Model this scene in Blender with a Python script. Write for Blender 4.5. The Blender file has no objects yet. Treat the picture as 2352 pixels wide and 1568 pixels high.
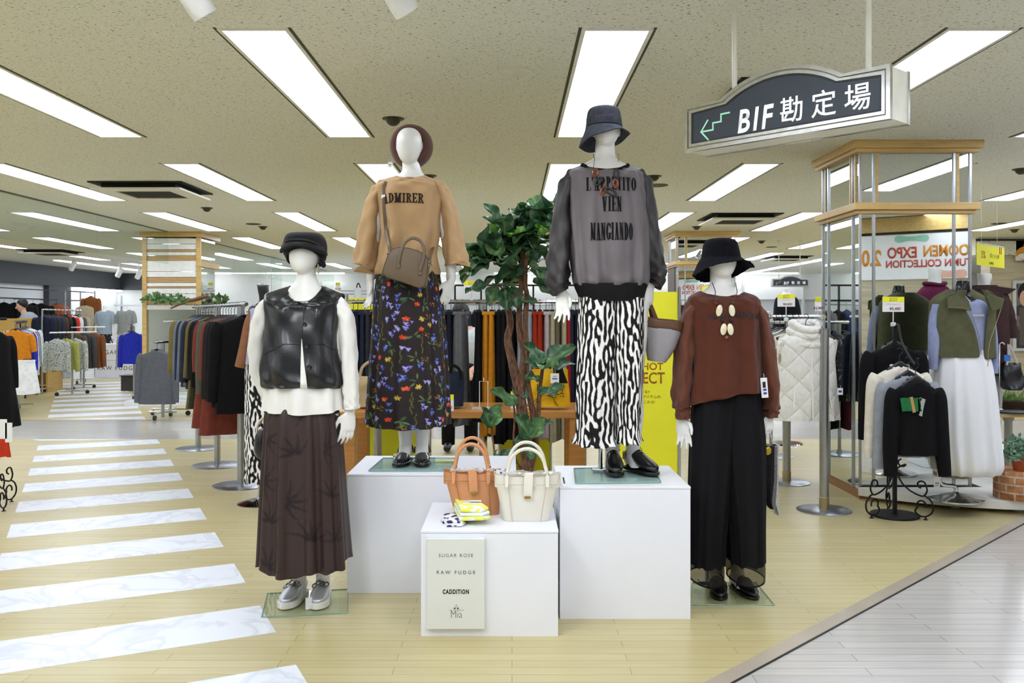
import bpy, bmesh, math, random
import numpy as np
from mathutils import Vector, Matrix
from mathutils.bvhtree import BVHTree
R = random.Random(7)
SC = bpy.context.scene
COL = SC.collection
PI = math.pi
# ---------------- camera, world, exposure ----------------
F, CX, HY, CH = 2050.0, 1176.0, 726.0, 1.42      # focal length in px, principal column, horizon row, eye height
CEIL = CH + 1.36
cd = bpy.data.cameras.new('camera'); cam = bpy.data.objects.new('camera', cd); COL.objects.link(cam)
cam.location = (0, 0, CH); cam.rotation_euler = (PI/2, 0, 0)
cd.sensor_width = 36; cd.lens = F/2352*36; cd.shift_y = -(784-HY)/2352; cd.clip_start = .05
SC.camera = cam
w = bpy.data.worlds.new('world'); SC.world = w; w.use_nodes = True
w.node_tree.nodes['Background'].inputs[0].default_value = (.9, .95, 1, 1)
w.node_tree.nodes['Background'].inputs[1].default_value = .25
PANEL = 11.2                                       # brightness of the ceiling LED panels
SC.view_settings.view_transform = 'Standard'; SC.view_settings.look = 'None'
SC.view_settings.exposure = 0.0; SC.view_settings.gamma = 1; SC.view_settings.use_curve_mapping = False
cy = SC.cycles
cy.use_denoising = True; cy.max_bounces = 7; cy.diffuse_bounces = 4; cy.glossy_bounces = 4
cy.transparent_max_bounces = 10; cy.transmission_bounces = 4
cy.caustics_reflective = False; cy.caustics_refractive = False; cy.sample_clamp_indirect = 6
cy.use_adaptive_sampling = True; cy.adaptive_threshold = .03

def P(px, py, Y): return Vector(((px-CX)/F*Y, Y, CH-(py-HY)/F*Y))
def fY(py, z=0): return (CH-z)*F/(py-HY)
def FP(px, py, z=0): return P(px, py, fY(py, z))

# ---------------- materials ----------------
def lin(c):
    return tuple(((v/255)/12.92 if v <= 10 else ((v/255+.055)/1.055)**2.4) for v in c)
MATS = {}
class NT:
    def __init__(s, name):
        s.m = bpy.data.materials.new(name); s.m.use_nodes = True; s.t = s.m.node_tree
        s.b = s.t.nodes['Principled BSDF']; s.out = s.t.nodes['Material Output']
    def n(s, typ, props=None, **ins):
        nd = s.t.nodes.new('ShaderNode'+typ)
        for k, v in (props or {}).items(): setattr(nd, k, v)
        for k, v in ins.items(): s.set(nd, k, v)
        return nd
    def set(s, nd, k, v):
        k = int(k[1:]) if k[0] == '_' and k[1:].isdigit() else k.replace('_', ' ')
        i = nd.inputs[k]
        if isinstance(v, bpy.types.NodeSocket): s.t.links.new(v, i)
        elif isinstance(v, bpy.types.Node): s.t.links.new(v.outputs[0], i)
        else: i.default_value = v
    def ramp(s, fac, stops, mode='LINEAR'):
        r = s.n('ValToRGB'); e = r.color_ramp; e.interpolation = mode
        while len(e.elements) < len(stops): e.elements.new(.5)
        for el, (p, c) in zip(e.elements, stops):
            el.position = p; el.color = (*c, 1) if len(c) == 3 else c
        s.set(r, 'Fac', fac); return r
    def mix(s, fac, a, b, typ='MIX'):
        r = s.n('MixRGB', {'blend_type': typ})
        for k, v in (('Fac', fac), ('Color1', a), ('Color2', b)):
            s.set(r, k, (*v, 1) if isinstance(v, tuple) and len(v) == 3 else v)
        return r
    def math(s, op, a, b=0.0):
        r = s.n('Math', {'operation': op}); s.set(r, '_0', a); s.set(r, '_1', b); return r
    def coord(s, out='Object'): return s.n('TexCoord').outputs[out]

def M(name, rgb=(200,200,200), rough=.6, metal=0, var=.06, scale=14, bump=0, bscale=120, coat=0, sheen=0, spec=.5, emit=0, alpha=1, sub=0, stretch=None):
    """plain procedural material: colour gently varied by noise, optional fine bump"""
    if name in MATS: return MATS[name]
    if rough >= .75: spec *= .25
    t = NT(name); b = t.b; c = lin(rgb)
    co = t.coord()
    if stretch:
        mp = t.n('Mapping', Vector=co); mp.inputs['Scale'].default_value = stretch; co = mp.outputs[0]
    nz = t.n('TexNoise', Vector=co, Scale=scale, Detail=3.0)
    lo = tuple(max(0, v*(1-var)) for v in c); hi = tuple(min(1, v*(1+var)) for v in c)
    col = t.ramp(nz.outputs[0], [(.3, lo), (.7, hi)])
    t.set(b, 'Base_Color', col)
    b.inputs['Roughness'].default_value = rough; b.inputs['Metallic'].default_value = metal
    b.inputs['Specular IOR Level'].default_value = spec
    b.inputs['Coat Weight'].default_value = coat; b.inputs['Coat Roughness'].default_value = .1
    b.inputs['Sheen Weight'].default_value = sheen*.35
    b.inputs['Alpha'].default_value = alpha
    if emit:
        t.set(b, 'Emission_Color', col); b.inputs['Emission Strength'].default_value = emit
    if bump:
        n2 = t.n('TexNoise', Vector=co, Scale=bscale, Detail=2.0)
        bp = t.n('Bump', Height=n2.outputs[0], Strength=bump, Distance=.004); t.set(b, 'Normal', bp)
    MATS[name] = t.m; return t.m

def glassy(name, tint, gloss=.5, rough=.02):
    if name in MATS: return MATS[name]
    t = NT(name); t.t.nodes.remove(t.b)
    tr = t.n('BsdfTransparent', Color=(*lin(tint), 1)); gl = t.n('BsdfGlossy', Color=(1, 1, 1, 1), Roughness=rough)
    fr = t.n('Fresnel', IOR=1.5); gm = t.n('NewGeometry'); ff = t.math('SUBTRACT', 1.0, gm.outputs['Backfacing']); k = t.math('MULTIPLY', t.math('MULTIPLY', fr.outputs[0], gloss).outputs[0], ff.outputs[0])
    nz = t.n('TexNoise', Vector=t.coord(), Scale=3.0); k2 = t.math('ADD', k, t.math('MULTIPLY', nz.outputs[0], .03))
    mx = t.n('MixShader', _0=k2.outputs[0], _1=tr.outputs[0], _2=gl.outputs[0])
    t.t.links.new(mx.outputs[0], t.out.inputs[0]); MATS[name] = t.m; return t.m

def attr_mat(name, rough=.7, spec=.3, sheen=0, bump=.15, bscale=300):
    """cloth whose printed pattern is stored on the mesh"""
    if name in MATS: return MATS[name]
    t = NT(name); a = t.n('Attribute', {'attribute_name': 'print'})
    t.set(t.b, 'Base_Color', a.outputs['Color']); t.b.inputs['Roughness'].default_value = rough
    t.b.inputs['Specular IOR Level'].default_value = spec; t.b.inputs['Sheen Weight'].default_value = sheen*.35
    n2 = t.n('TexNoise', Vector=t.coord(), Scale=bscale)
    t.set(t.b, 'Normal', t.n('Bump', Height=n2.outputs[0], Strength=bump, Distance=.002))
    MATS[name] = t.m; return t.m

# ---------------- mesh builder ----------------
class MB:
    def __init__(s): s.v = []; s.f = []; s.fm = []; s.mi = 0; s.uv = None
    def add(s, vs, fs):
        o = len(s.v); s.v += [tuple(p) for p in vs]; s.f += [[i+o for i in f] for f in fs]; s.fm += [s.mi]*len(fs); return s
    def box(s, c, d, rz=0, M4=None):
        x, y, z = d[0]/2, d[1]/2, d[2]/2
        vs = [Vector((a*x, b*y, e*z)) for a in (-1, 1) for b in (-1, 1) for e in (-1, 1)]
        m = M4 or (Matrix.Translation(c) @ Matrix.Rotation(rz, 4, 'Z'))
        return s.add([m @ p for p in vs], [(0,1,3,2),(4,6,7,5),(0,4,5,1),(2,3,7,6),(0,2,6,4),(1,5,7,3)])
    def box2(s, a, b):
        return s.box([(a[i]+b[i])/2 for i in range(3)], [abs(b[i]-a[i]) for i in range(3)])
    def prism(s, poly, vec):
        """closed polygon (3-D points) extruded by vec"""
        n = len(poly); vec = Vector(vec); p = [Vector(q) for q in poly]
        return s.add(p+[q+vec for q in p], [list(range(n-1, -1, -1)), list(range(n, 2*n))]+[(i, (i+1) % n, n+(i+1) % n, n+i) for i in range(n)])
    def rings(s, rs, cap0=True, cap1=True, closed=True):
        n = len(rs[0]); o = len(s.v); s.v += [tuple(p) for r in rs for p in r]; k0 = len(s.f)
        for j in range(len(rs)-1):
            for i in range(n if closed else n-1):
                a = o+j*n+i; b = o+j*n+(i+1) % n; s.f.append((a, b, b+n, a+n))
        if cap0: s.f.append([o+i for i in range(n-1, -1, -1)])
        if cap1: s.f.append([o+(len(rs)-1)*n+i for i in range(n)])
        s.fm += [s.mi]*(len(s.f)-k0); return s
    def tube(s, pts, r, n=10, cap=True, flat=1.0, up=None, smooth=0, round_end=False):
        """r: number or list; flat scales the second section axis"""
        pts = [Vector(p) for p in pts]; rr = list(r) if hasattr(r, '__len__') else [r]*len(pts)
        if smooth: pts, rr = spline(pts, rr, smooth)
        if round_end:
            d0 = (pts[0]-pts[1]).normalized(); d1 = (pts[-1]-pts[-2]).normalized(); a, b = rr[0], rr[-1]
            pts = [pts[0]+d0*a*.9, pts[0]+d0*a*.6]+pts+[pts[-1]+d1*b*.6, pts[-1]+d1*b*.9]
            rr = [a*.35, a*.8]+rr+[b*.8, b*.35]
        rs = []; prev = None
        for i, p in enumerate(pts):
            d = (pts[min(i+1, len(pts)-1)]-pts[max(i-1, 0)]).normalized()
            if prev is None:
                u = Vector(up) if up else (Vector((0, 0, 1)) if abs(d.z) < .9 else Vector((0, 1, 0)))
            else: u = prev
            x = (u-d*u.dot(d)).normalized(); y = d.cross(x); prev = x
            rs.append([p+x*math.cos(2*PI*k/n)*rr[i]*flat+y*math.sin(2*PI*k/n)*rr[i] for k in range(n)])
        return s.rings(rs, cap, cap)
    def lathe(s, prof, c=(0,0,0), n=32, axis='Z', cap=True):
        rs = []
        for r, h in prof:
            ring = []
            for k in range(n):
                a = 2*PI*k/n; p = (r*math.cos(a), r*math.sin(a), h)
                if axis == 'Y': p = (p[0], p[2], p[1])
                if axis == 'X': p = (p[2], p[0], p[1])
                ring.append(Vector(c)+Vector(p))
            rs.append(ring)
        return s.rings(rs, cap, cap)
    def ball(s, c, r, n=20, m=12):
        r = (r,)*3 if not hasattr(r, '__len__') else r; rs = []
        for j in range(m+1):
            t = PI*(.02+.96*j/m); rs.append([(c[0]+r[0]*math.sin(t)*math.cos(2*PI*k/n), c[1]+r[1]*math.sin(t)*math.sin(2*PI*k/n), c[2]+r[2]*math.cos(t)) for k in range(n)])
        return s.rings(rs)
    def build(s, name, mat, parent=None, smooth=True, bevel=0, world=True, sub=0, solid=0, auto=40):
        me = bpy.data.meshes.new(name); me.from_pydata(s.v, [], s.f); me.update()
        o = bpy.data.objects.new(name, me); COL.objects.link(o)
        for m in (mat if isinstance(mat, (list, tuple)) else [mat]): me.materials.append(m)
        bm = bmesh.new(); bm.from_mesh(me); bm.faces.ensure_lookup_table()
        for f, k in zip(bm.faces, s.fm): f.material_index = k
        bmesh.ops.recalc_face_normals(bm, faces=bm.faces); bm.to_mesh(me); bm.free()
        if smooth:
            me.shade_smooth()
            if auto: me.set_sharp_from_angle(angle=math.radians(auto))
        if solid:
            md = o.modifiers.new('Solidify', 'SOLIDIFY'); md.thickness = solid; md.offset = 0
        if bevel:
            md = o.modifiers.new('Bevel', 'BEVEL'); md.width = bevel; md.segments = 2; md.limit_method = 'ANGLE'
        if sub:
            md = o.modifiers.new('Subsurf', 'SUBSURF'); md.levels = sub; md.render_levels = sub
        setpar(o, parent, world); return o

def setpar(o, parent, world=True):
    """world: the mesh is in world coordinates; a part that is itself a mesh has an identity world matrix"""
    if parent is not None:
        o.parent = parent
        if world and parent.type == 'EMPTY':
            o.matrix_parent_inverse = (Matrix.Translation(parent.location) @ parent.rotation_euler.to_matrix().to_4x4()).inverted()
    return o

def spline(pts, vals, k):
    """Catmull-Rom through pts (Vectors) with interpolated vals"""
    P2, V2 = [], []
    n = len(pts)
    for i in range(n-1):
        p0, p1, p2, p3 = pts[max(i-1, 0)], pts[i], pts[i+1], pts[min(i+2, n-1)]
        for j in range(k):
            t = j/k
            P2.append(.5*((2*p1)+(p2-p0)*t+(2*p0-5*p1+4*p2-p3)*t*t+(3*p1-p0-3*p2+p3)*t**3)); V2.append(vals[i]*(1-t)+vals[i+1]*t)
    return P2+[pts[-1]], V2+[vals[-1]]
def crom(rows, k):
    """Catmull-Rom through rows of numbers"""
    a = np.array(rows, float); out = []; n = len(a)
    for i in range(n-1):
        p0, p1, p2, p3 = a[max(i-1, 0)], a[i], a[i+1], a[min(i+2, n-1)]
        for j in range(k):
            t = j/k; out.append(.5*(2*p1+(p2-p0)*t+(2*p0-5*p1+4*p2-p3)*t*t+(3*p1-p0-3*p2+p3)*t**3))
    out.append(a[-1]); return np.array(out)

# ---------------- tagging ----------------
def tag(o, label, cat, group=None):
    o['label'] = label; o['category'] = cat
    if group: o['group'] = group
    return o
def thing(name, loc, label, cat, group=None, rz=0):
    o = bpy.data.objects.new(name, None); COL.objects.link(o); o.empty_display_size = .1
    o.location = loc; o.rotation_euler = (0, 0, rz)
    return tag(o, label, cat, group)
def struct(o): o['kind'] = 'structure'; return o
def copy_tree(o, parent=None):
    c = o.copy(); COL.objects.link(c)
    if parent is not None: c.parent = parent
    for ch in list(o.children): copy_tree(ch, c)
    return c
def copy_of(o, loc, rz, label, group=None):
    c = copy_tree(o); c.location = loc; c.rotation_euler = (0, 0, rz); c['label'] = label
    if group: c['group'] = group
    return c
def ordn(i): return ['first','second','third','fourth','fifth','sixth','seventh','eighth','ninth','tenth','eleventh','twelfth','thirteenth','fourteenth','fifteenth','sixteenth','seventeenth','eighteenth'][i]

# ---------------- lettering ----------------
def text_mesh(body, size, sx=1, bold=0, shear=0, space=1, arc=0, lines=1):
    c = bpy.data.curves.new('lettering', 'FONT'); c.body = body; c.size = size; c.offset = bold*size; c.shear = shear
    c.space_character = space; c.align_x = 'CENTER'; c.align_y = 'CENTER'; c.resolution_u = 4; c.space_line = lines
    o = bpy.data.objects.new('lettering', c); COL.objects.link(o)
    dg = bpy.context.evaluated_depsgraph_get(); me = bpy.data.meshes.new_from_object(o.evaluated_get(dg))
    bpy.data.objects.remove(o); bpy.data.curves.remove(c)
    me.transform(Matrix.Diagonal((sx, 1, 1, 1)))
    if arc:
        for v in me.vertices: v.co.y -= arc*v.co.x**2
    return me
def text(body, size, mat, parent, M4, name='lettering', thick=.0006, **k):
    """flat raised letters lying in the local XY plane of matrix M4 (world space)"""
    me = text_mesh(body, size, **k); me.name = name
    bm = bmesh.new(); bm.from_mesh(me)
    r = bmesh.ops.extrude_face_region(bm, geom=bm.faces[:])
    for e in r['geom']:
        if isinstance(e, bmesh.types.BMVert): e.co.z += thick
    bmesh.ops.recalc_face_normals(bm, faces=bm.faces); bm.transform(M4); bm.to_mesh(me); bm.free()
    me.materials.clear(); me.materials.append(mat)
    o = bpy.data.objects.new(name, me); COL.objects.link(o); setpar(o, parent); return o
def face_mat(c, xdir, up=(0, 0, 1)):
    x = Vector(xdir).normalized(); u = Vector(up); z = x.cross(u).normalized(); y = z.cross(x)
    return Matrix(((x.x, y.x, z.x, c[0]), (x.y, y.y, z.y, c[1]), (x.z, y.z, z.z, c[2]), (0, 0, 0, 1)))

# ---- drawn serif letters (thick stems T, hairlines t, serif reach s) for the printed sweatshirts ----
def glyphs(word, H, wd, T, t, s, gap):
    """mesh of serif capitals H high; wd = width of a normal letter, all in metres"""
    polys = []; x = 0.0
    def bar(a, b, w_):
        a, b = Vector(a), Vector(b); d = (b-a).normalized(); n = Vector((-d.y, d.x))*w_*.5; polys.append([a+n, a-n, b-n, b+n])
    def rect(x0, y0, x1, y1): polys.append([Vector((x0, y0)), Vector((x1, y0)), Vector((x1, y1)), Vector((x0, y1))])
    def stem(x0, w_, bot=1, topp=1):
        rect(x0, 0, x0+w_, H)
        if bot: rect(x0-s, 0, x0+w_+s, t)
        if topp: rect(x0-s, H-t, x0+w_+s, H)
    def bowl(x0, x1, y0, y1, a0=-PI/2, a1=PI/2, full=False):
        cx, cy_ = ((x0+x1)/2 if full else x0), (y0+y1)/2; rx = (x1-x0)/2 if full else x1-x0; ry = (y1-y0)/2; n = 18
        for i in range(n):
            p, q = a0+(a1-a0)*i/n, a0+(a1-a0)*(i+1)/n
            f = lambda a, k: Vector((cx+(rx-k*T)*math.cos(a), cy_+(ry-k*t)*math.sin(a)))
            polys.append([f(p, 0), f(q, 0), f(q, 1), f(p, 1)])
    for ch in word:
        w_ = wd
        if ch == ' ': x += wd*.6; continue
        if ch == "'": polys.append([Vector((x, H)), Vector((x+T, H)), Vector((x+T*.6, H*.72)), Vector((x+T*.4, H*.72))]); x += T+gap; continue
        if ch == 'I': w_ = T+2*s; stem(x+s, T)
        elif ch in 'LE':
            stem(x+s, T); r_ = x+wd
            for y in ((0,) if ch == 'L' else (0, H-t)): rect(x+s, y, r_, y+t)
            rect(r_-t, 0, r_, H*.26)
            if ch == 'E': rect(r_-t, H*.76, r_, H); rect(x+s, H*.5-t/2, r_-wd*.2, H*.5+t/2); rect(r_-wd*.2-t, H*.40, r_-wd*.2, H*.60)
        elif ch == 'T': stem(x+wd/2-T/2, T, 1, 0); rect(x, H-t, x+wd, H); rect(x, H*.74, x+t, H); rect(x+wd-t, H*.74, x+wd, H)
        elif ch in 'PR':
            stem(x+s, T); bowl(x+s+T*.8, x+wd*.95, H*.47, H)
            rect(x+s, H-t, x+s+T, H); rect(x+s, H*.47, x+s+T, H*.47+t)
            if ch == 'R': bar((x+s+T*1.5, H*.48), (x+wd-T*.35, t*.5), T*.95); rect(x+wd-T*1.1, 0, x+wd+s*.7, t)
        elif ch == 'D': stem(x+s, T); bowl(x+s+T*.8, x+wd, 0, H); 
        elif ch == 'O': bowl(x, x+wd, 0, H, 0, 2*PI, True)
        elif ch == 'G': bowl(x, x+wd, 0, H, .7, 2*PI-.55, True); rect(x+wd-T, 0.06*H, x+wd, H*.42); rect(x+wd-T-s, H*.42-t, x+wd+s, H*.42); rect(x+wd-t*1.2, H*.68, x+wd, H*.95)
        elif ch == 'A':
            w_ = wd*1.05; bar((x+s+t, 0), (x+w_*.47, H), t*1.5); bar((x+w_*.48, H), (x+w_-s-T*.4, 0), T); rect(x+w_*.25, H*.30, x+w_*.72, H*.30+t); rect(x, 0, x+2*s+2*t, t); rect(x+w_-T-2*s, 0, x+w_+s*.5, t)
        elif ch == 'V': w_ = wd*1.05; bar((x+s+T*.4, H), (x+w_*.52, 0), T); bar((x+w_*.54, 0), (x+w_-s-t, H), t*1.5); rect(x-s*.3, H-t, x+T+2*s, H); rect(x+w_-2*t-2*s, H-t, x+w_, H)
        elif ch == 'N': rect(x+s, 0, x+s+t*1.4, H); bar((x+s+T*.3, H), (x+wd-s-T*.3, 0), T); rect(x+wd-s-t*1.4, 0, x+wd-s, H); rect(x-s*.3, 0, x+2*s+t*1.4, t); rect(x-s*.3, H-t, x+2*s+T*.6, H); rect(x+wd-2*s-t*1.4, H-t, x+wd+s*.3, H)
        elif ch == 'M': w_ = wd*1.25; rect(x+s, 0, x+s+t*1.5, H); bar((x+s+T*.35, H), (x+w_*.5, H*.06), T*.95); bar((x+w_*.5, H*.06), (x+w_-s-T*.5, H), t*1.5); rect(x+w_-s-T, 0, x+w_-s, H); rect(x-s*.3, 0, x+2*s+t*1.5, t); rect(x+w_-T-2*s, 0, x+w_, t); rect(x-s*.3, H-t, x+s+T*.6, H); rect(x+w_-s-T, H-t, x+w_, H)
        x += w_+gap
    me = bpy.data.meshes.new('lettering'); vs, fs = [], []; W_ = x-gap
    for k, p in enumerate(polys):
        fs.append(list(range(len(vs), len(vs)+len(p)))); vs += [(q.x-W_/2, q.y-H/2, 0) for q in p]
    me.from_pydata(vs, [], fs); return me
def text_on(body, size, mat, parent, target, cx, cz, Y0, name='lettering', off=.0025, **k):
    """letters wrapped on the front of a cloth mesh"""
    me = glyphs(body, *size) if isinstance(size, tuple) else text_mesh(body, size, **k)
    me.name = name
    if isinstance(size, tuple) and k.get('arc'):
        bend = k['arc']
    else: bend = 0
    bm = bmesh.new(); bm.from_mesh(me)
    bmesh.ops.triangulate(bm, faces=bm.faces[:])
    for _ in range(4):
        es = [e for e in bm.edges if e.calc_length() > .014]
        if not es: break
        bmesh.ops.subdivide_edges(bm, edges=es, cuts=1); bmesh.ops.triangulate(bm, faces=bm.faces[:])
    tm = target.data; bvh = BVHTree.FromPolygons([v.co.copy() for v in tm.vertices], [tuple(p.vertices) for p in tm.polygons])
    for v in bm.verts:
        x, z = cx+v.co.x, cz+v.co.y-bend*v.co.x**2
        h = bvh.ray_cast(Vector((x, Y0-1, z)), Vector((0, 1, 0)))
        v.co = Vector((x, (h[0].y if h[0] else Y0)-off, z))
    bm.to_mesh(me); bm.free(); me.materials.clear(); me.materials.append(mat)
    o = bpy.data.objects.new(name, me); COL.objects.link(o); setpar(o, parent); return o
# ================= shared materials =================
WHITE = M('white_board', (236,238,245), .45, var=.015, scale=3)
WALLW = M('wall_white', (236,240,240), .7, var=.02, scale=2)
BLACKM = M('black_metal', (22,22,24), .45, .4)
CHROME = M('chrome', (205,208,210), .12, 1, var=.03)
STEEL = M('brushed_steel', (172,174,176), .32, 1, var=.05, scale=30)
BLACKP = M('black_plastic', (24,24,26), .35)
SKIN = M('mannequin_white', (240,239,234), .35, var=.015, scale=4, sub=0)
INK = M('black_ink', (20,20,22), .6)
PAPER = M('white_paper', (240,240,240), .6, var=.02)
YELLOW = M('yellow_card', (246,242,44), .5, var=.02)
REDINK = M('dark_red_ink', (140,25,30), .6)
BLUEINK = M('blue_ink', (60,60,170), .6)
BIRCH = M('birch_trim', (206,166,88), .45, var=.1, scale=5, stretch=(1,1,14))
def wood_h(name, rgb, rough=.4):
    if name in MATS: return MATS[name]
    t = NT(name); mp = t.n('Mapping', Vector=t.coord()); mp.inputs['Scale'].default_value = (1.2, 14, 14)
    nz = t.n('TexNoise', Vector=mp.outputs[0], Scale=2.5, Detail=5.0, Distortion=.6); c = lin(rgb)
    t.set(t.b, 'Base_Color', t.ramp(nz.outputs[0], [(.3, tuple(v*.82 for v in c)), (.55, c), (.75, tuple(min(1, v*1.1) for v in c))]))
    t.b.inputs['Roughness'].default_value = rough; MATS[name] = t.m; return t.m
MAPLE = wood_h('maple_trim', (206,172,106)); OAK = wood_h('oak_table', (186,128,62), .3); PINE = wood_h('pine_board', (190,152,98)); BROWNW = wood_h('brown_base', (146,98,56))
def mirror_mat():
    t = NT('mirror'); nz = t.n('TexNoise', Vector=t.coord(), Scale=1.5)
    t.set(t.b, 'Base_Color', t.ramp(nz.outputs[0], [(.3, (.72,.77,.74)), (.7, (.76,.80,.78))])); t.b.inputs['Metallic'].default_value = 1; t.b.inputs['Roughness'].default_value = .015
    return t.m
MIRROR = mirror_mat()
GLASS = glassy('clear_glass', (238,247,243), .6)
SMOKEG = glassy('screen_glass', (243,248,246), .45)

# floor planks
def planks(name, c1, c2, cm, rough, wpl=.95, hpl=.0735, seam=.0013, coat=.25):
    t = NT(name); co = t.coord()
    br = t.n('TexBrick', {'offset': .5}, Vector=co, Scale=1.0, Color1=(*lin(c1), 1), Color2=(*lin(c2), 1), Mortar=(*lin(cm), 1))
    br.inputs['Mortar Size'].default_value = seam; br.inputs['Mortar Smooth'].default_value = .2; br.inputs['Brick Width'].default_value = wpl; br.inputs['Row Height'].default_value = hpl
    br.inputs['Bias'].default_value = 0
    mp = t.n('Mapping', Vector=co); mp.inputs['Scale'].default_value = (1, 16, 1)
    nz = t.n('TexNoise', Vector=mp.outputs[0], Scale=3.0, Detail=6.0, Distortion=.4)
    gr = t.ramp(nz.outputs[0], [(.3, (.90,.89,.87)), (.7, (1,1,1))])
    n2 = t.n('TexNoise', Vector=co, Scale=.9, Detail=2.0); big = t.ramp(n2.outputs[0], [(.35, (.93,.93,.93)), (.65, (1,1,1))])
    t.set(t.b, 'Base_Color', t.mix(1.0, t.mix(1.0, br.outputs[0], gr.outputs[0], 'MULTIPLY').outputs[0], big.outputs[0], 'MULTIPLY'))
    t.b.inputs['Roughness'].default_value = rough; t.b.inputs['Coat Weight'].default_value = coat; t.b.inputs['Coat Roughness'].default_value = .12
    t.set(t.b, 'Normal', t.n('Bump', Height=br.outputs[1], Strength=.25, Distance=-.002))
    return t.m
FL_W = planks('beige_planks', (206,194,145), (198,184,133), (140,122,80), .36, coat=.06)
FL_G = planks('grey_planks', (208,204,198), (200,196,189), (128,124,118), .22, coat=.4)
STRIP = M('border_strip', (182,170,152), .25, var=.05, scale=4, coat=.3)
def marble():
    t = NT('white_marble'); co = t.coord()
    nz = t.n('TexNoise', Vector=co, Scale=3.2, Detail=9.0, Distortion=1.2)
    v = t.ramp(nz.outputs[0], [(.44, lin((232,236,242))), (.5, lin((216,220,229))), (.56, lin((234,238,243)))])
    t.set(t.b, 'Base_Color', v); t.b.inputs['Roughness'].default_value = .35; return t.m
MARBLE = marble()
def ceil_mat():
    t = NT('acoustic_ceiling'); co = t.coord()
    mp = t.n('Mapping', Vector=co); mp.inputs['Scale'].default_value = (1, 1.7, 1)
    nz = t.n('TexNoise', Vector=mp.outputs[0], Scale=46.0, Detail=3.0, Roughness=.65)
    sp = t.ramp(nz.outputs[0], [(.34, lin((112,108,92))), (.39, lin((234,234,220)))])
    n2 = t.n('TexNoise', Vector=co, Scale=90.0, Detail=2.0); s2 = t.ramp(n2.outputs[0], [(.35, (.88,.88,.86)), (.6, (1,1,1))])
    t.set(t.b, 'Base_Color', t.mix(1.0, sp.outputs[0], s2.outputs[0], 'MULTIPLY')); t.b.inputs['Roughness'].default_value = .95
    t.set(t.b, 'Normal', t.n('Bump', Height=nz.outputs[0], Strength=.5, Distance=.01)); return t.m
CEILM = ceil_mat()

# ================= room shell =================
X0, X1, Y0, YB = -12.6, 15.0, -7.0, 28.5
struct(MB().box2((X0-.2, Y0-.2, -.2), (X1+.2, YB+.2, 0)).build('floor', FL_G, smooth=False))
struct(MB().box2((X0-.2, Y0-.2, CEIL), (X1+.2, YB+.2, CEIL+.2)).build('ceiling', CEILM, smooth=False))
struct(MB().box2((X0, YB, 0), (X1, YB+.2, CEIL)).build('wall_back', WALLW, smooth=False))
struct(MB().box2((X0, Y0-.2, 0), (X1, Y0, CEIL)).build('wall_front', WALLW, smooth=False))
struct(MB().box2((X0-.2, Y0, 0), (X0, YB, CEIL)).build('wall_left', WALLW, smooth=False))
struct(MB().box2((X1, Y0, 0), (X1+.2, YB, CEIL)).build('wall_right', WALLW, smooth=False))
DGREY = M('dark_grey_paint', (66,70,75), .6, var=.03)
struct(MB().box2((X0, 10, 2.25), (X0+.16, YB, CEIL)).build('trim_1', DGREY, smooth=False))          # dark band high on the left wall
struct(MB().box2((X0, 24.0, 0), (X0+.15, 25.2, 2.25)).build('trim_2', DGREY, smooth=False))
struct(MB().box2((X0+.16, YB-.18, 2.25), (X0+.9, YB-.02, CEIL)).build('trim_3', DGREY, smooth=False))
# wood floor laid over the grey floor, split by the grey aisle
la = Vector((.749, 3.457, 0)); ld = Vector((.707, .707, 0)); ln = Vector((-.707, .707, 0))
def flat(pts, z0, z1): return MB().prism([(p[0], p[1], z0) for p in pts], (0, 0, z1-z0))
def online(y): return la+ld*((y-la.y)/ld.y)
a0 = online(-6.9); a1 = online(10.3)
struct(flat([(X0+.01, -6.9), a0[:2], a1[:2], (X0+.01, 10.3)], .0005, .003).build('floor_wood', FL_W, smooth=False))
struct(flat([(X0+.01, 12.2), (X1-.01, 12.2), (X1-.01, 20.3), (X0+.01, 20.3)], .0005, .003).build('floor_wood', FL_W, smooth=False))
sw = -ln*.073
struct(flat([a0, a1, a1+sw, a0+sw], .0005, .0045).build('trim_4', STRIP, smooth=False))
struct(flat([a0+sw, a1+sw, a1+sw*1.1, a0+sw*1.1], .0005, .005).build('trim_5', M('seam_black', (28,26,24), .5), smooth=False))
# stone wall on the far side of the wide aisle (seen only in the mirrors) and the one with posters
def stone():
    t = NT('beige_stone'); co = t.coord(); mp = t.n('Mapping', Vector=co); mp.inputs['Scale'].default_value = (1, 1, 9)
    nz = t.n('TexNoise', Vector=mp.outputs[0], Scale=1.6, Detail=6.0, Distortion=.8)
    t.set(t.b, 'Base_Color', t.ramp(nz.outputs[0], [(.3, lin((176,162,132))), (.7, lin((206,196,168)))])); t.b.inputs['Roughness'].default_value = .35; return t.m
STONE = stone()
struct(MB().box2((8.3, 15.5, 0), (14.9, 15.8, CEIL-.3)).build('wall_stone', STONE, smooth=False))
struct(MB().box2((8.0, 15.4, CEIL-.3), (14.9, 15.9, CEIL)).build('beam', CEILM, smooth=False))
struct(MB().box2((8.0, 15.38, CEIL-.06), (14.9, 15.4, CEIL-.03)).build('trim_6', M('gap_dark', (60,58,48), .8), smooth=False))
wd = Vector((1.09, .80, 0)).normalized(); wn = Vector((wd.y, -wd.x, 0)); wc = Vector((5.4, 1.8, 0))
rzw = math.atan2(wd.y, wd.x)
struct(MB().box((wc.x+wn.x*.1, wc.y+wn.y*.1, CEIL/2), (5.5, .2, CEIL), rz=rzw).build('wall_entrance', STONE, smooth=False))
struct(MB().box((wc.x-wn.x*.02, wc.y-wn.y*.02, 2.67), (5.5, .05, .2), rz=rzw).build('trim_7', MAPLE, smooth=False))
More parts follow.
